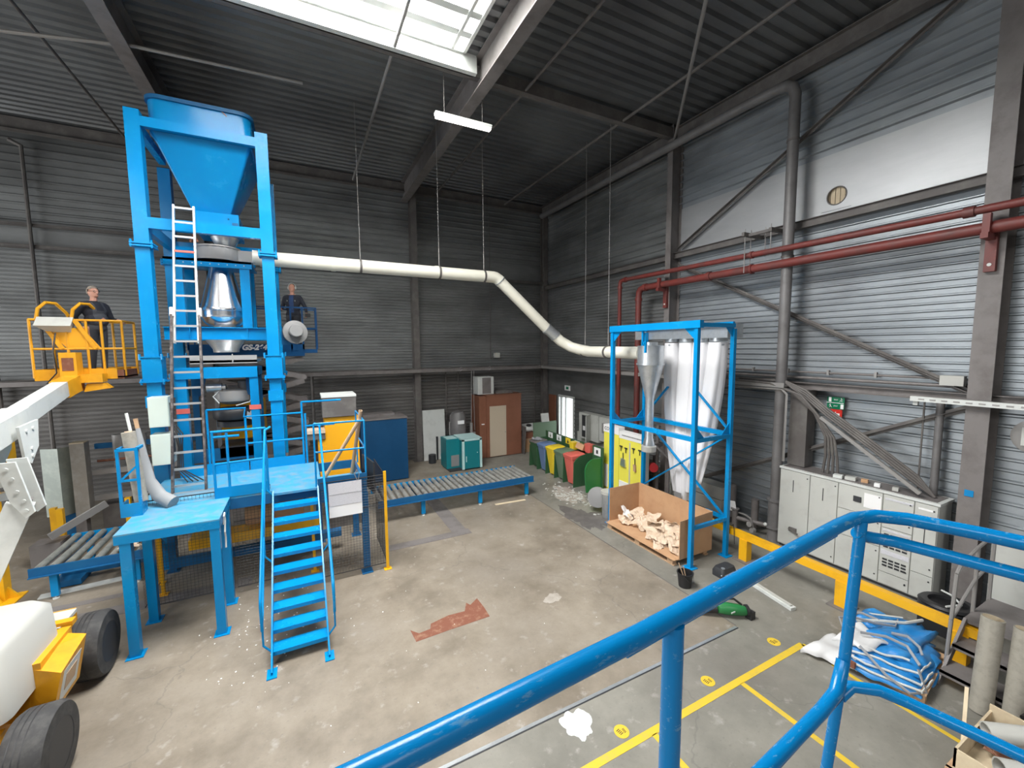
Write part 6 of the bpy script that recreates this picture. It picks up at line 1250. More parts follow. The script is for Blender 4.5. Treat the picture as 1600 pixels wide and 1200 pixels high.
# ------------------------------------------------------------------ scissor lift behind the tower
sl = thing('scissor_lift', 'blue scissor lift with raised platform behind the hopper tower', 'scissor lift', (-1.2, 13.1, 0))
SXa, SXb, SYa, SYb, SZ = -2.45, 0.42, 12.7, 13.45, 4.3
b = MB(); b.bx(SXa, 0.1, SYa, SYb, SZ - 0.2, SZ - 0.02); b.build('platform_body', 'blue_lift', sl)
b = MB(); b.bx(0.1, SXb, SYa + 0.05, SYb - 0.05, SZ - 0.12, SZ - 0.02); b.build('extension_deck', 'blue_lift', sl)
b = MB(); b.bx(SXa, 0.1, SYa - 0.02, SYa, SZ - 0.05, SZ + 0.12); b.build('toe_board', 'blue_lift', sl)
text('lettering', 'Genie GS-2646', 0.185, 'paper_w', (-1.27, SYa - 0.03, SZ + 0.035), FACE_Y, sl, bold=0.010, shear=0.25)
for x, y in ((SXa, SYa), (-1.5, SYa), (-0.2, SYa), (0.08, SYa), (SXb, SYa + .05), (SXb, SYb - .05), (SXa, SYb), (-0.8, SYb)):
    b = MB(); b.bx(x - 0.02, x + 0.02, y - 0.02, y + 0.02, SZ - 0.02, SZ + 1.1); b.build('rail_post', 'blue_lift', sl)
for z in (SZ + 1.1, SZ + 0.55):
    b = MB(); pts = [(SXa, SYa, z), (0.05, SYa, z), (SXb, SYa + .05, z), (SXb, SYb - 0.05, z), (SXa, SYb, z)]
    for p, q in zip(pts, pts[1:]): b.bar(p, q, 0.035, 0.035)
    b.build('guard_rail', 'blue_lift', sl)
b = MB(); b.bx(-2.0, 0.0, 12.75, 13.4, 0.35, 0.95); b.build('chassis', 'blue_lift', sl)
for x in (-1.75, -0.25):
    for y in (12.72, 13.34):
        b = MB(); b.cyl((x, y, 0.22), (x, y + 0.12, 0.22), 0.22, n=24); b.build('wheel', 'rubber', sl)
n_ = 5; hz = (4.1 - 0.95) / n_
for i in range(n_):
    z0 = 0.95 + i * hz; z1 = z0 + hz
    for (a, c_) in (((-1.95, z0), (0.05, z1)), ((0.05, z0), (-1.95, z1))):
        for y in (12.8, 13.35):
            b = MB(); b.bar((a[0], y, a[1] + 0.05), (c_[0], y, c_[1] - 0.05), 0.05, 0.14); b.cyl((a[0], y - 0.04, a[1] + .05), (a[0], y + 0.04, a[1] + .05), 0.07, n=12); b.build('scissor_arm', 'steel_gr', sl)

# ceiling lamps
def lamp(x0, x1, y, z, lab):
    k = thing('ceiling_lamp', lab, 'ceiling lamp', ((x0 + x1) / 2, y, z), 'fluorescent lamps under the roof')
    b = MB(); b.bx(x0, x1, y - 0.06, y + 0.06, z + 0.03, z + 0.09); b.build('housing', 'white', k)
    b = MB(); b.bx(x0 + 0.02, x1 - 0.02, y - 0.05, y + 0.05, z - 0.02, z + 0.03); b.build('diffuser', 'shine', k)
    b = MB()
    for x in (x0 + 0.2, x1 - 0.2): b.cyl((x, y, z + 0.09), (x, y, 10.12), 0.006, n=6)
    b.build('suspension', 'steel_dk', k)
lamp(2.67, 3.92, 8.64, 9.0, 'lit fluorescent lamp under the main roof beam above the duct')
lamp(-4.9, -3.65, 8.64, 9.0, 'lit fluorescent lamp at the far left under the roof')

# ------------------------------------------------------------------ people
def person(name, label, base, fwd, caps, balls, region, mats, hair_fn, voxel=0.0105):
    F = Vector((*fwd, 0)).normalized(); Lf = Vector((-F.y, F.x, 0)); B0 = Vector(base)
    W = lambda p: B0 + F * p[0] + Lf * p[1] + Vector((0, 0, p[2]))
    rz = math.atan2(F.y, F.x)
    b = MB()
    for p0, r0, p1, r1 in caps:
        a, c = W(p0), W(p1); b.cyl(a, c, r0, r1, n=12); b.ball(a, r0, n=10); b.ball(c, r1, n=10)
    for c, rx, ry, rz_ in balls: b.ball(W(c), rx, ry, rz_, n=16, rot=(0, 0, rz))
    tmp = b.build(name, 'skin')
    m = tmp.modifiers.new('r', 'REMESH'); m.mode = 'VOXEL'; m.voxel_size = voxel
    s = tmp.modifiers.new('s', 'SMOOTH'); s.iterations = 4; s.factor = 0.5
    dg = bpy.context.evaluated_depsgraph_get(); me = bpy.data.meshes.new_from_object(tmp.evaluated_get(dg)); me.name = name
    old = tmp.data; COL.objects.unlink(tmp); bpy.data.objects.remove(tmp); bpy.data.meshes.remove(old)
    me.materials.clear()
    for q in mats: me.materials.append(M[q])
    inv = Matrix.Rotation(-rz, 3, 'Z')
    for p in me.polygons:
        p.material_index = region(inv @ (p.center - B0)); p.use_smooth = True
    root = bpy.data.objects.new(name, me); COL.objects.link(root); tag(root, label, 'person')
    # hair: a shell over the scalp
    h = MB(); hc_, hr, keep = hair_fn
    n = 26; P = []
    for i in range(n // 2 + 1):
        t = math.pi * i / (n // 2)
        for j in range(n):
            a = 2 * math.pi * j / n; P.append(Vector((hc_[0] + hr[0] * math.sin(t) * math.cos(a), hc_[1] + hr[1] * math.sin(t) * math.sin(a), hc_[2] + hr[2] * math.cos(t))))
    f = []
    for i in range(n // 2):
        for j in range(n):
            q = (i * n + j, i * n + (j + 1) % n, (i + 1) * n + (j + 1) % n, (i + 1) * n + j)
            if keep(sum((P[k] for k in q), Vector()) / 4): f.append(q)
    h.add([W(p) for p in P], f); h.build('hair', 'hair', root, angle=180)
    return root, W
def hand(caps, wrist, d, side, curl=0.5, s=1.0, thumb=1):
    """palm and five bent fingers: d = pointing direction, side = across the palm, down = curl direction"""
    d = Vector(d).normalized(); sd = Vector(side).normalized(); dn = d.cross(sd).normalized(); w = Vector(wrist)
    for k in (-1, 0, 1): caps.append((w + sd * 0.02 * k * s, 0.017 * s, w + d * 0.075 * s + sd * 0.026 * k * s, 0.014 * s))
    for k, L in enumerate((0.034, 0.040, 0.037, 0.029)):
        b0 = w + d * 0.082 * s + sd * (0.033 - 0.022 * k) * s; d1 = (d * math.cos(curl) + dn * math.sin(curl)).normalized(); d2 = (d * math.cos(curl * 2) + dn * math.sin(curl * 2)).normalized()
        k1 = b0 + d1 * L * s; caps.append((b0, 0.0095 * s, k1, 0.009 * s)); caps.append((k1, 0.009 * s, k1 + d2 * L * 0.85 * s, 0.008 * s))
    t0 = w + d * 0.02 * s + sd * 0.03 * s * thumb; t1 = t0 + (d * 0.6 + sd * 0.8 * thumb).normalized() * 0.04 * s; caps.append((t0, 0.012 * s, t1, 0.0105 * s)); caps.append((t1, 0.0105 * s, t1 + d * 0.03 * s, 0.009 * s))

def torso(belly=0.02):
    return ([((0, -.09, .95), .105, (0.02, -.10, .52), .068), ((0, .09, .95), .105, (0.0, .11, .52), .068), ((0.02, -.10, .50), .062, (-.02, -.11, .10), .045), ((0.0, .11, .50), .062, (-.03, .12, .10), .045),
             ((-.04, -.11, .05), .042, (.16, -.13, .035), .036), ((-.05, .12, .05), .042, (.15, .15, .035), .036), ((0, 0, 1.44), .062, (.015, 0, 1.56), .055), ((0, -.05, 1.45), .06, (0, -.175, 1.42), .068), ((0, .05, 1.45), .06, (0, .175, 1.42), .068)],
            [((0, 0, .98), .135 + belly * .6, .185, .13), ((belly, 0, 1.12), .14 + belly, .18 + belly * .5, .17), ((belly * .3, 0, 1.29), .135 + belly * .5, .205, .19), ((0, 0, 1.40), .11, .19, .10),
             ((.015, 0, 1.675), .098, .077, .115), ((.045, 0, 1.615), .062, .055, .055), ((.115, 0, 1.655), .018, .013, .022), ((.095, 0, 1.70), .02, .05, .014), ((.10, 0, 1.61), .014, .026, .008),
             ((.0, .078, 1.665), .018, .010, .03), ((.0, -.078, 1.665), .018, .010, .03)])
# man in the boom lift basket, looking right
c, bl_ = torso(0.035)
c += [((0, -.20, 1.40), .075, (-.12, -.30, 1.15), .058), ((-.10, -.27, 1.15), .045, (-.04, -.20, .95), .034), ((0, .20, 1.40), .075, (.03, .28, 1.15), .058), ((.03, .26, 1.15), .045, (.22, .27, 1.12), .033)]
hand(c, (-.04, -.20, .94), (.2, .25, -1), (1, 0, .1), .45); hand(c, (.23, .27, 1.125), (1, .1, -.15), (0, -1, 0), .8)
def reg1(p):
    x, y, z = p
    if z > 1.50 and abs(y) < .12: return 0
    if (abs(y) > .2 or x > .2) and x > .2 and z > 1.0: return 0
    if z < .99 and y < -.15 and z > .80 and x > -.1 and y < -.165: return 0
    if z < .085: return 3
    if z < 1.06: return 2
    if abs(y) < .12 and x > .05 and z < 1.30: return 2
    if .07 < abs(y) < .125 and z < 1.47: return 2
    return 1
pr, W1 = person('person', 'man with grey hair, glasses and dark bib overalls standing in the amber lift basket', (-3.68, 11.38, 3.785), (.82, -.57), c, bl_, reg1, ['skin', 'navy', 'char', 'black'],
    ((.005, 0, 1.685), (.108, .088, .122), lambda p: p.z > 1.715 + (.04 if p.x > .05 else 0) or (p.x < -.01 and p.z > 1.63)))
b = MB()
for s in (-1, 1):
    b.tube([W1((.105, s * .035 + .022 * math.cos(a), 1.69 + .017 * math.sin(a))) for a in [2 * math.pi * i / 10 for i in range(11)]], .0035, 5)
    b.tube([W1((.10, s * .058, 1.695)), W1((.05, s * .082, 1.695)), W1((0, s * .088, 1.69))], .0035, 5)
b.build('glasses', 'black', pr)
# man on the scissor lift
c, bl_ = torso(0.0)
c += [((0, -.19, 1.41), .062, (-.03, -.29, 1.15), .048), ((-.03, -.29, 1.15), .045, (.10, -.27, 1.08), .033), ((0, .19, 1.41), .062, (-.03, .31, 1.16), .050), ((-.03, .31, 1.16), .046, (.06, .36, 1.0), .034)]
hand(c, (.11, -.27, 1.08), (1, .1, -.1), (0, 1, 0), .8); hand(c, (.065, .365, .985), (.35, .1, -1), (.9, 0, .3), .6)
def reg2(p):
    x, y, z = p
    if z > 1.49 and abs(y) < .12: return 0
    if y > .30 and z < 1.0 and z > .8: return 0
    if x > .12 and y < -.2 and z > 1: return 0
    if z < .085: return 3
    if z < .93: return 2
    if x > .06 and abs(y) < .055 and z > 1.0: return 4
    return 1
pr2, W2 = person('person', 'man with ear defenders, open black jacket and blue shirt on the blue scissor lift', (-.13, 13.12, 4.285), (-.30, -.95), c, bl_, reg2, ['skin', 'navy', 'char', 'black', 'shirt'],
    ((-.005, 0, 1.69), (.102, .084, .118), lambda p: (p.x < .0 and p.z > 1.64)))
b = MB(); b.ball(W2((0, .092, 1.68)), .03, .03, .042); b.ball(W2((0, -.092, 1.68)), .03, .03, .042); b.tube([W2((0, .1 * math.cos(a), 1.69 + .125 * math.sin(a))) for a in [math.pi * i / 12 for i in range(13)]], .008, 6); b.build('ear_defenders', 'grey_cab', pr2)
b = MB(); 
for s in (-1, 1): b.box(W2((.128, s * .10, 1.32)), (.03, .012, .035), (0, 0, math.atan2(-.95, -.3)))
b.build('jacket_badge', 'grey_cab', pr2)
b = MB(); b.box(W2((.10, .40, .93)), (.13, .16, .09)); one('lift_controller', 'small black control box hanging on the scissor lift rail under the hand of the man', 'control box', b, 'black')

# ------------------------------------------------------------------ markings and marks on the floor (thin real paint and plates)
def strip(mb, p, q, w, z=0.003):
    mb.bar((*p, z / 2), (*q, z / 2), w, z)
b = MB()
strip(b, (6.24, 3.12), (2.4, 3.11), 0.085); strip(b, (4.82, 3.08), (4.86, 0.6), 0.07); strip(b, (6.24, 3.12), (6.22, 2.86), 0.06); strip(b, (6.19, 2.72), (6.15, 0.9), 0.055)
strip(b, (3.3, 3.08), (3.32, 1.0), 0.07); strip(b, (2.4, 3.11), (0.5, 3.1), 0.085)
struct('floor_line', b, 'tape', 'yellow parking bay lines painted on the grey floor', 'floor line')
for x, y, lab in ((2.81, 3.27, 'round yellow floor sticker nearest to the lower edge of the view'), (4.18, 3.30, 'round yellow floor sticker between the other two'), (5.55, 3.34, 'round yellow floor sticker near the end of the yellow line')):
    x += (x * 0.068); k = thing('floor_sticker', lab, 'floor sticker', (x, y, 0), 'round yellow stickers on the floor')
    b = MB(); b.cyl((x, y, 0), (x, y, 0.004), 0.085, n=24); q = b.build('disc', 'tape', k)
    b = MB()
    for i_ in range(4): b.box((x - 0.03 + 0.004 * i_, y + 0.03 - i_ * 0.018, 0.005), (0.045, 0.007, 0.002), (0, 0, 0.2)); b.box((x + 0.03, y + 0.015 - i_ * 0.014, 0.005), (0.028, 0.006, 0.002), (0, 0, 0.2))
    b.build('print', 'ink', q)
b = MB(); b.bx(5.765, 5.785, 3.83, 10.2, 0.0, 0.003); struct('floor_joint', b, 'steel_dk', 'dark joint line between beige and grey floor', 'floor joint')
b = MB(); b.bx(-1.0, 5.75, 3.78, 3.82, 0.0, 0.006); struct('floor_edge_strip', b, 'galv', 'metal edge strip set in the floor', 'floor strip')
b = MB(); b.bx(-1.0, 5.75, 3.765, 3.78, 0.0, 0.004); struct('floor_edge_gap', b, 'rim', 'dark gap beside the metal edge strip in the floor', 'floor strip')
b = MB(); b.bx(1.4, 3.35, 8.72, 8.98, 0.0, 0.004); b.bx(2.95, 3.3, 8.98, 12.5, 0.0, 0.004); b.bx(-5.2, -1.0, 8.62, 8.95, 0.0, 0.004); b.bx(-5.0, -3.0, 9.25, 9.4, 0, 0.004)
struct('floor_channel_cover', b, 'steel_gr', 'dark steel channel covers set in the floor', 'floor cover')
rust = MB(); v = [(1.29, 6.04), (1.31, 5.75), (1.8, 5.77), (2.5, 5.78), (2.51, 6.02), (2.5, 6.32), (2.33, 6.2), (2.29, 6.29), (2.19, 6.09), (1.91, 6.11), (1.61, 6.04), (1.57, 5.93), (1.39, 5.91)]
rust.prism(v, 'z', 0.0, 0.003); one('rust_plate', 'rusty brown steel plate set in the beige floor', 'rust plate', rust, 'rust', kind='structure')
def blot(cx, cy, rx, ry, seed, n=40, rough=0.25):
    rnd = random.Random(seed); ph = [rnd.uniform(0, 6) for _ in range(5)]; out = []
    for i in range(n):
        a = 2 * math.pi * i / n; k = 1 + rough * (math.sin(2 * a + ph[0]) * .5 + math.sin(3 * a + ph[1]) * .4 + math.sin(7 * a + ph[2]) * .35 + rnd.uniform(-.3, .3)); out.append((cx + rx * k * math.cos(a), cy + ry * k * math.sin(a)))
    return out
b = MB(); b.prism(blot(2.62, 3.58, 0.16, 0.20, 4), 'z', 0.0, 0.003); one('floor_patch', 'white filler patch on the grey floor behind the hand rail', 'patch', b, 'white', kind='structure')
b = MB(); b.prism(blot(6.22, 8.15, 0.42, 0.80, 9, 60, 0.4), 'z', 0.0, 0.0025); one('floor_stain', 'dark grey spill on the floor left of the blue frame', 'stain', b, 'steel_dk', kind='structure')
b = MB(); b.prism(blot(3.65, 5.72, 0.16, 0.12, 14), 'z', 0.0, 0.002); one('floor_spot', 'pale round spot on the beige floor', 'patch', b, 'pale_spot', kind='structure')
b = MB(); b.box((5.0, 10.0, 0.004), (0.9, 0.1, 0.006), (0, 0, R(-4))); one('floor_lath', 'thin pale lath lying before the long roller conveyor', 'lath', b, 'ply')
# grains of spilled material
b = MB(); rnd = random.Random(5)
for i in range(90):
    x = rnd.gauss(-0.6, 0.45); y = rnd.gauss(7.0, 0.65); s = rnd.uniform(0.005, 0.014); b.box((x, y, s / 3), (s * 1.6, s, s / 1.6), (0, 0, rnd.uniform(0, 3)))
for i in range(30):
    x = rnd.uniform(-0.2, 5.5); y = rnd.uniform(4.2, 8.5); s = rnd.uniform(0.003, 0.009); b.box((x, y, s / 3), (s * 1.6, s, s / 1.6), (0, 0, rnd.uniform(0, 3)))
one('spilled_crumbs', 'pale crumbs scattered on the floor around the stairs', 'crumbs', b, 'paper_w', kind='stuff')
b = MB(); rnd = random.Random(15)
for i in range(170):
    x = rnd.gauss(6.75, 0.24); y = rnd.gauss(9.7, 0.55); s = rnd.uniform(0.01, 0.05); b.box((x, y, s / 5), (s * 1.6, s, s / 3), (rnd.uniform(-.3, .3), rnd.uniform(-.3, .3), rnd.uniform(0, 3)))
one('paper_debris', 'grey and white shreds lying on the floor before the red waste bin', 'debris', b, 'grey_cab', kind='stuff')
b = MB(); b.prism(blot(6.75, 9.75, 0.34, 0.75, 21, 60, 0.35), 'z', 0.0, 0.002); one('floor_dust', 'grey dust patch on the floor before the waste bins', 'stain', b, 'pale_spot', kind='structure')
b = MB(); b.bx(7.02, 7.12, 9.1, 9.2, 0, 0.12); one('small_dark_block', 'small dark block on the floor before the green shield', 'block', b, 'rim')

# ------------------------------------------------------------------ folded blue big bag on a pallet
p2 = thing('pallet', 'small wooden pallet under the folded blue tarpaulin bags', 'pallet', (6.9, 2.35, 0), 'pallets')
mtx = Matrix.Translation((6.95, 2.33, 0)) @ Matrix.Rotation(R(8), 4, 'Z')
def rb(mb, x0, x1, y0, y1, z0, z1):
    o = len(mb.v); mb.bx(x0, x1, y0, y1, z0, z1); mb.v[o:] = [tuple(mtx @ Vector(p)) for p in mb.v[o:]]
for x in (-0.5, 0, 0.5):
    b = MB(); rb(b, x - 0.05, x + 0.05, -0.38, 0.38, 0, 0.1); b.build('bearer', 'wood', p2)
for i in range(5):
    b = MB(); y = -0.34 + i * 0.17; rb(b, -0.56, 0.56, y - 0.05, y + 0.05, 0.1, 0.12); b.build('deck_board', 'wood', p2)
big = thing('folded_bulk_bags', 'pile of folded blue woven bags with white hems on a small pallet', 'folded bags', (6.95, 2.4, 0.12))
def cloth_slab(pts, z0, th, seed, mat, name, par, n=12):
    """quad (4 corners) subdivided, wavy, with thickness"""
    rnd = random.Random(seed); ph = [rnd.uniform(0, 6) for _ in range(6)]; A, B, C_, D = [Vector((*p, 0)) for p in pts]; top = []; bot = []
    for i in range(n + 1):
        for j in range(n + 1):
            u, w = i / n, j / n; p = (A * (1 - u) + B * u) * (1 - w) + (D * (1 - u) + C_ * u) * w
            e = 0.02 * math.sin(9 * w + ph[0]) + 0.015 * math.sin(17 * u + ph[1])
            z = z0 + 0.022 * math.sin(7 * u + ph[2] + 3 * w) + 0.018 * math.sin(11 * w + ph[3] - 4 * u) + rnd.uniform(-.005, .005)
            edge = min(u, 1 - u, w, 1 - w); z -= 0.05 * max(0, 0.12 - edge) / 0.12
            top.append((p.x + e, p.y + e * .6, z + th)); bot.append((p.x + e, p.y + e * .6, max(z, 0.01)))
    N_ = (n + 1); f = []
    idx = lambda i, j: i * N_ + j
    for i in range(n):
        for j in range(n): f += [(idx(i, j), idx(i + 1, j), idx(i + 1, j + 1), idx(i, j + 1)), tuple(q + N_ * N_ for q in (idx(i, j + 1), idx(i + 1, j + 1), idx(i + 1, j), idx(i, j)))]
    per = [idx(i, 0) for i in range(N_)] + [idx(n, j) for j in range(1, N_)] + [idx(i, n) for i in range(n - 1, -1, -1)] + [idx(0, j) for j in range(n - 1, 0, -1)]
    for a, c_ in zip(per, per[1:] + per[:1]): f.append((a, c_, c_ + N_ * N_, a + N_ * N_))
    b = MB(); b.add(top + bot, f); return b.build(name, mat, par, angle=70)
q4 = [(6.28, 2.62), (6.46, 1.96), (7.35, 1.98), (7.5, 2.75)]
layers = [[(6.20, 2.62), (6.42, 1.90), (7.1, 1.93), (7.5, 2.7)], [(6.28, 2.58), (6.5, 1.93), (7.25, 1.98), (7.55, 2.72)], [(6.34, 2.66), (6.62, 2.0), (7.35, 2.02), (7.6, 2.75)], [(6.42, 2.62), (6.72, 2.12), (7.50, 2.12), (7.55, 2.8)]]
for i, qq in enumerate(layers):
    cloth_slab(qq, 0.13 + i * 0.045, 0.03, i, 'tarp', 'folded_layer', big)
    for (c0, c1) in ((0, 1), (1, 2)) if i < 3 else ((0, 1),):
        e0 = Vector((*qq[c0], 0.145 + i * 0.045)); e1 = Vector((*qq[c1], 0.145 + i * 0.045)); pts_ = []
        if c0 == 1: e1 = e0.lerp(e1, 0.5)
        for k_ in range(9): pts_.append(e0.lerp(e1, k_ / 8) + Vector((0.012 * math.sin(k_ * 1.7 + i), 0, 0.012 * math.sin(k_ * 1.1 + i * 2))))
        b = MB(); b.tube(pts_, 0.016, 6, flat=0.6); b.build('white_hem', 'white', big)
cloth_slab([(6.75, 2.75), (6.85, 2.15), (7.68, 2.15), (7.72, 2.35)], 0.31, 0.03, 33, 'tarp', 'folded_layer', big)
cloth_slab([(7.15, 2.95), (7.05, 2.5), (7.75, 2.40), (7.6, 2.9)], 0.27, 0.03, 34, 'tarp', 'folded_layer', big)
b = MB(); b.tube([(6.92, 2.78, 0.36), (7.1, 2.62, 0.39), (7.4, 2.42, 0.38), (7.72, 2.34, 0.37)], 0.024, 6, flat=0.7); b.build('white_hem', 'white', big)
b = MB(); b.tube([(7.12, 2.95, 0.31), (7.3, 2.8, 0.33), (7.62, 2.52, 0.33)], 0.012, 6); b.build('white_hem', 'white', big)
cloth_slab([(6.36, 2.82), (6.45, 2.45), (6.92, 2.38), (6.98, 2.8)], 0.325, 0.02, 35, 'tarp_w', 'white_liner', big)
cloth_slab([(6.0, 3.02), (6.22, 2.50), (6.5, 2.48), (6.75, 2.95)], 0.10, 0.05, 36, 'tarp_w', 'white_liner', big)
b = MB(); b.bx(6.20, 6.24, 2.48, 2.55, 0.10, 0.18); b.build('dark_patch', 'rust', big)
for pts in ([(6.5, 2.75, .37), (6.7, 2.9, .4), (6.85, 2.8, .42), (7.0, 2.6, .4), (7.2, 2.45, .38), (7.4, 2.5, .38)], [(6.35, 2.5, .36), (6.3, 2.2, .2), (6.35, 1.98, .1), (6.5, 1.88, .12), (6.6, 2.0, .3)],
            [(6.6, 2.6, .4), (6.8, 2.4, .4), (6.85, 2.2, .38), (6.7, 2.02, .3)], [(6.95, 2.4, .4), (7.0, 2.25, .43), (6.9, 2.1, .42), (6.85, 2.05, .36)], [(7.0, 2.95, .36), (7.1, 2.8, .4), (7.12, 2.6, .4)]):
    b = MB(); b.tube(pts, 0.020, 6, flat=0.45); b.build('lifting_strap', 'strap', big)

# ------------------------------------------------------------------ grey stepladder stand, tubes and crate at the lower right
sp = thing('mobile_steps', 'grey steel steps with hand rails at the lower right before the wall', 'steps', (8.0, 1.6, 0))
for i, (x, z) in enumerate(((7.0, 0.2), (7.35, 0.42))):
    b = MB(); b.bx(x, x + 0.36, 1.25, 1.93, z - 0.03, z); b.bx(x, x + 0.02, 1.25, 1.93, z - 0.06, z); b.build('step', 'steel_gr', sp)
b = MB(); b.bx(7.72, 8.7, 1.1, 1.95, 0.6, 0.64); b.build('deck', 'steel_gr', sp)
b = MB(); b.bar((6.98, 1.93, 0.0), (7.75, 1.93, 0.62), 0.03, 0.1); b.bar((6.98, 1.25, 0.0), (7.75, 1.25, 0.62), 0.03, 0.1); b.build('stringer', 'steel_gr', sp)
for x, y in ((7.25, 1.95), (8.05, 1.95), (8.65, 1.95), (8.65, 1.15)):
    b = MB(); b.tube([(x, y, 0.0), (x + 0.12, y, 1.35)] if x < 7.5 else [(x, y, 0), (x, y, 1.55)], 0.022, 8); b.build('post', 'steel_md', sp)
b = MB(); b.tube([(7.37, 1.95, 1.35), (7.5, 1.95, 1.45), (8.05, 1.95, 1.55), (8.65, 1.95, 1.6), (8.65, 1.15, 1.6)], 0.022, 8); b.tube([(7.3, 1.95, 0.75), (8.05, 1.95, 1.1), (8.65, 1.95, 1.2)], 0.02, 8); b.build('hand_rail', 'steel_md', sp)
b = MB()
for z in (0.35, 0.4, 0.45): b.lathe([(0.30, 0), (0.33, 0.02), (0.30, 0.05), (0.22, 0.05), (0.22, 0)], (8.45, 2.3, z - 0.05), 28, (0.05, 0.05, 1))
k = one('coiled_black_cable', 'big coil of black cable on a dark stand right of the switch cabinet', 'cable coil', b, 'black')
b = MB(); b.tube([(8.2, 2.25, 0.48), (8.4, 2.15, 0.5), (8.6, 2.3, 0.5), (8.7, 2.45, 0.48)], 0.015, 6); b.build('white_tie', 'white', k)
b = MB(); b.bx(8.16, 8.28, 2.1, 2.22, 0.32, 0.36); b.build('label', 'paper_w', k)
b = MB(); b.bx(8.2, 8.75, 2.05, 2.55, 0, 0.3); one('coil_stand', 'dark low stand under the coil of black cable', 'stand', b, 'rim')
b = MB(); b.bx(9.2, 9.5, 0.9, 2.1, 0.2, 1.3); one('pale_wall_cover', 'pale grey cover at the right wall behind the mobile steps', 'cover', b, 'grey_cab')
for (x, y, r_, h, lab) in ((7.03, 1.56, 0.098, 1.12, 'grey cardboard tube standing upright, nearest to the blue bags'), (7.10, 1.32, 0.098, 1.10, 'grey cardboard tube standing upright between two others'), (7.18, 1.06, 0.098, 1.0, 'grey cardboard tube standing upright at the right edge')):
    b = MB(); b.lathe([(r_, 0), (r_, h), (r_ - 0.03, h), (r_ - 0.03, h - 0.2)], (x - 0.12, y - 0.02, 0), 24, (0.12, 0.0, 1)); k = one('tall_paper_tube', lab, 'tube', b, 'tube_gr', 'upright grey cardboard tubes')
    b = MB(); b.lathe([(r_ - 0.012, h + 0.001), (r_ - 0.016, h + 0.001)], (x - 0.12, y - 0.02, 0), 24, (0.12, 0, 1)); b.build('edge_ring', 'ply', k)
cr = thing('wooden_crate', 'shallow pale wooden crate on a pallet in the lower right corner', 'crate', (6.1, 1.1, 0))
b = MB(); b.bx(5.55, 5.57, 0.4, 1.38, 0.14, 0.33); b.bx(5.55, 6.5, 1.36, 1.38, 0.14, 0.33); b.bx(6.48, 6.5, 0.4, 1.38, 0.14, 0.4); b.build('side_board', 'ply', cr)
b = MB(); b.bx(5.55, 6.5, 0.4, 1.38, 0.12, 0.14); b.build('bottom', 'ply', cr)
b = MB(); b.bx(5.50, 6.5, 1.30, 1.42, 0, 0.12); b.bx(5.5, 6.5, 0.4, 0.5, 0, 0.12); b.build('bearer', 'wood', cr)
b = MB(); b.bx(5.52, 5.55, 0.4, 1.42, 0.08, 0.12); b.build('front_board', 'wood', cr)
for p, q, r_, m_, lab in (((5.98, 1.28, 0.40), (6.7, 0.6, 0.50), 0.085, 'white_pl', 'white plastic tube lying on top in the wooden crate'), ((5.75, 1.12, 0.25), (6.45, 0.45, 0.25), 0.10, 'white_pl', 'white plastic tube lying low in the wooden crate'), ((6.12, 1.32, 0.26), (6.45, 0.9, 0.26), 0.115, 'tube_gr', 'wide grey cardboard tube lying in the wooden crate')):
    d_ = Vector(q) - Vector(p); b = MB(); b.lathe([(r_ - 0.012, 0.15), (r_ - 0.012, 0.0), (r_, 0), (r_, d_.length)], p, 26, d_, caps=False); one('lying_tube', lab, 'tube', b, m_)
b = MB(); scrap(b, (6.05, 1.22, 0.20), .16, .2, .3, (.1, .1), .02, 52); one('brown_paper_wad', 'crumpled brown paper in front of the tubes in the crate', 'paper', b, 'rust', smooth=False)
b = MB(); b.tube([(6.6, 1.15, 0.35), (6.75, 1.1, 0.42), (6.85, 0.95, 0.40), (6.8, 0.8, 0.35)], 0.05, 10); one('black_sack', 'black plastic bundle behind the crate', 'bundle', b, 'black')
b = MB(); b.bar((5.86, 1.40, 0.14), (6.32, 1.52, 0.55), 0.03, 0.03); one('thin_lath', 'thin pale lath leaning on the corner of the crate', 'lath', b, 'ply')

# ------------------------------------------------------------------ blue hand rail before the camera and its deck
M['railblue'] = surf('worn_rail_blue', (0.001, 0.150, 0.38), 0.22, 0.0, (0.12, 0.25, 0.36), 75, 0.60, 0.74, stretch=(0.25, 1, 1), rough2=0.55, bump=0.06, bscale=70, detail=6)
M['railblue'].node_tree.nodes['Principled BSDF'].inputs['Specular IOR Level'].default_value = 0.35
hr = thing('hand_rail', 'scratched blue tube hand rail right in front of the camera', 'hand rail', (0.6, 0.46, 2.75))
ZT = 3.87
def arc(c, r, a0, a1, z, n=7): return [(c[0] + r * math.cos(R(a0 + (a1 - a0) * i / n)), c[1] + r * math.sin(R(a0 + (a1 - a0) * i / n)), z) for i in range(n + 1)]
top = [(-1.6, 0.33, ZT), (0.1, 0.414, ZT), (0.431, 0.434, ZT), (0.846, 0.473, ZT), (1.12, 0.4985, ZT)] + [(1.2, 0.502, ZT), (1.262, 0.482, ZT + 0.002), (1.298, 0.435, ZT + 0.004)] + [(1.335, 0.33, ZT + 0.005), (1.385, 0.15, ZT + 0.005), (1.75, -1.2, ZT + 0.005)]
b = MB(); b.tube(top, 0.0157, 24); b.build('top_rail', 'railblue', hr)
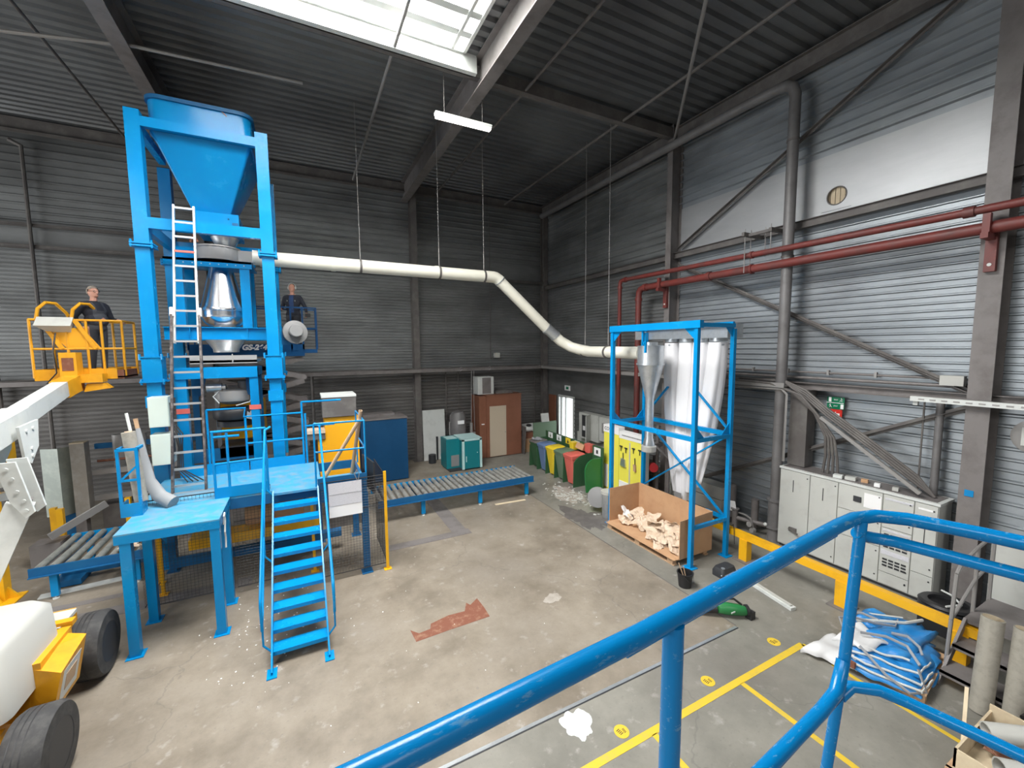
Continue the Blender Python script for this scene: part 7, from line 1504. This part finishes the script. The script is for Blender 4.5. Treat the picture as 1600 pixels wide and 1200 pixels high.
b = MB(); b.tube([(1.205, 0.497, 3.835), (1.235, 0.488, 3.822), (1.28, 0.45, 3.815), (1.298, 0.41, 3.812), (1.335, 0.31, 3.807), (1.40, 0.1, 3.803), (1.75, -1.2, 3.80)], 0.014, 20); b.build('second_rail', 'railblue', hr)
b = MB(); b.tube([(0.40, 0.429, ZT - 0.0165), (0.846, 0.470, ZT - 0.0165), (1.10, 0.4935, ZT - 0.0165)], 0.0045, 10); b.build('weld_bead', 'railblue', hr)
b = MB(); b.tube([(1.215, 0.492, 3.865), (1.195, 0.500, 3.5), (1.178, 0.508, 3.3), (1.135, 0.53, 2.76)], 0.0125, 20); b.build('corner_post', 'railblue', hr)
b = MB(); b.tube([(0.508, 0.440, 3.86), (0.502, 0.440, 2.76)], 0.0165, 20); b.build('post', 'railblue', hr)
b = MB(); b.tube([(-0.9, 0.362, 3.86), (-0.9, 0.362, 2.76)], 0.0165, 20); b.build('post', 'railblue', hr)
b = MB(); b.tube([(-1.6, 0.35, 3.44), (0.6, 0.44, 3.44), (1.05, 0.478, 3.44), (1.135, 0.488, 3.445), (1.175, 0.497, 3.475), (1.19, 0.5, 3.50)], 0.0148, 20); b.build('knee_rail', 'railblue', hr)
b = MB(); b.tube([(-1.6, 0.342, 3.423), (0.6, 0.432, 3.423), (1.165, 0.485, 3.425)], 0.0045, 8); b.build('weld_bead', 'blue_dk', hr)
b = MB(); b.tube([(1.19, 0.502, 3.40), (1.225, 0.494, 3.42), (1.27, 0.455, 3.422), (1.300, 0.41, 3.414), (1.335, 0.32, 3.406), (1.385, 0.15, 3.40), (1.75, -1.2, 3.38)], 0.014, 20); b.build('knee_rail', 'railblue', hr)
b = MB(); b.cyl((1.187, 0.4905, 3.47), (1.187, 0.487, 3.47), 0.005, n=10); b.build('weld_dot', 'railblue', hr)
b = MB(); b.bx(-1.8, 1.28, -2.6, 0.52, 2.66, 2.75); k = one('viewing_deck', 'steel deck on which the camera stands behind the blue hand rail', 'deck', b, 'steel_gr')
for x, y in ((-1.7, 0.4), (1.2, 0.4), (-1.7, -2.5), (1.2, -2.5)):
    if y < 0: b = MB(); b.bx(x - 0.06, x + 0.06, y - 0.06, y + 0.06, 0, 2.66); b.build('leg', 'steel_gr', k)
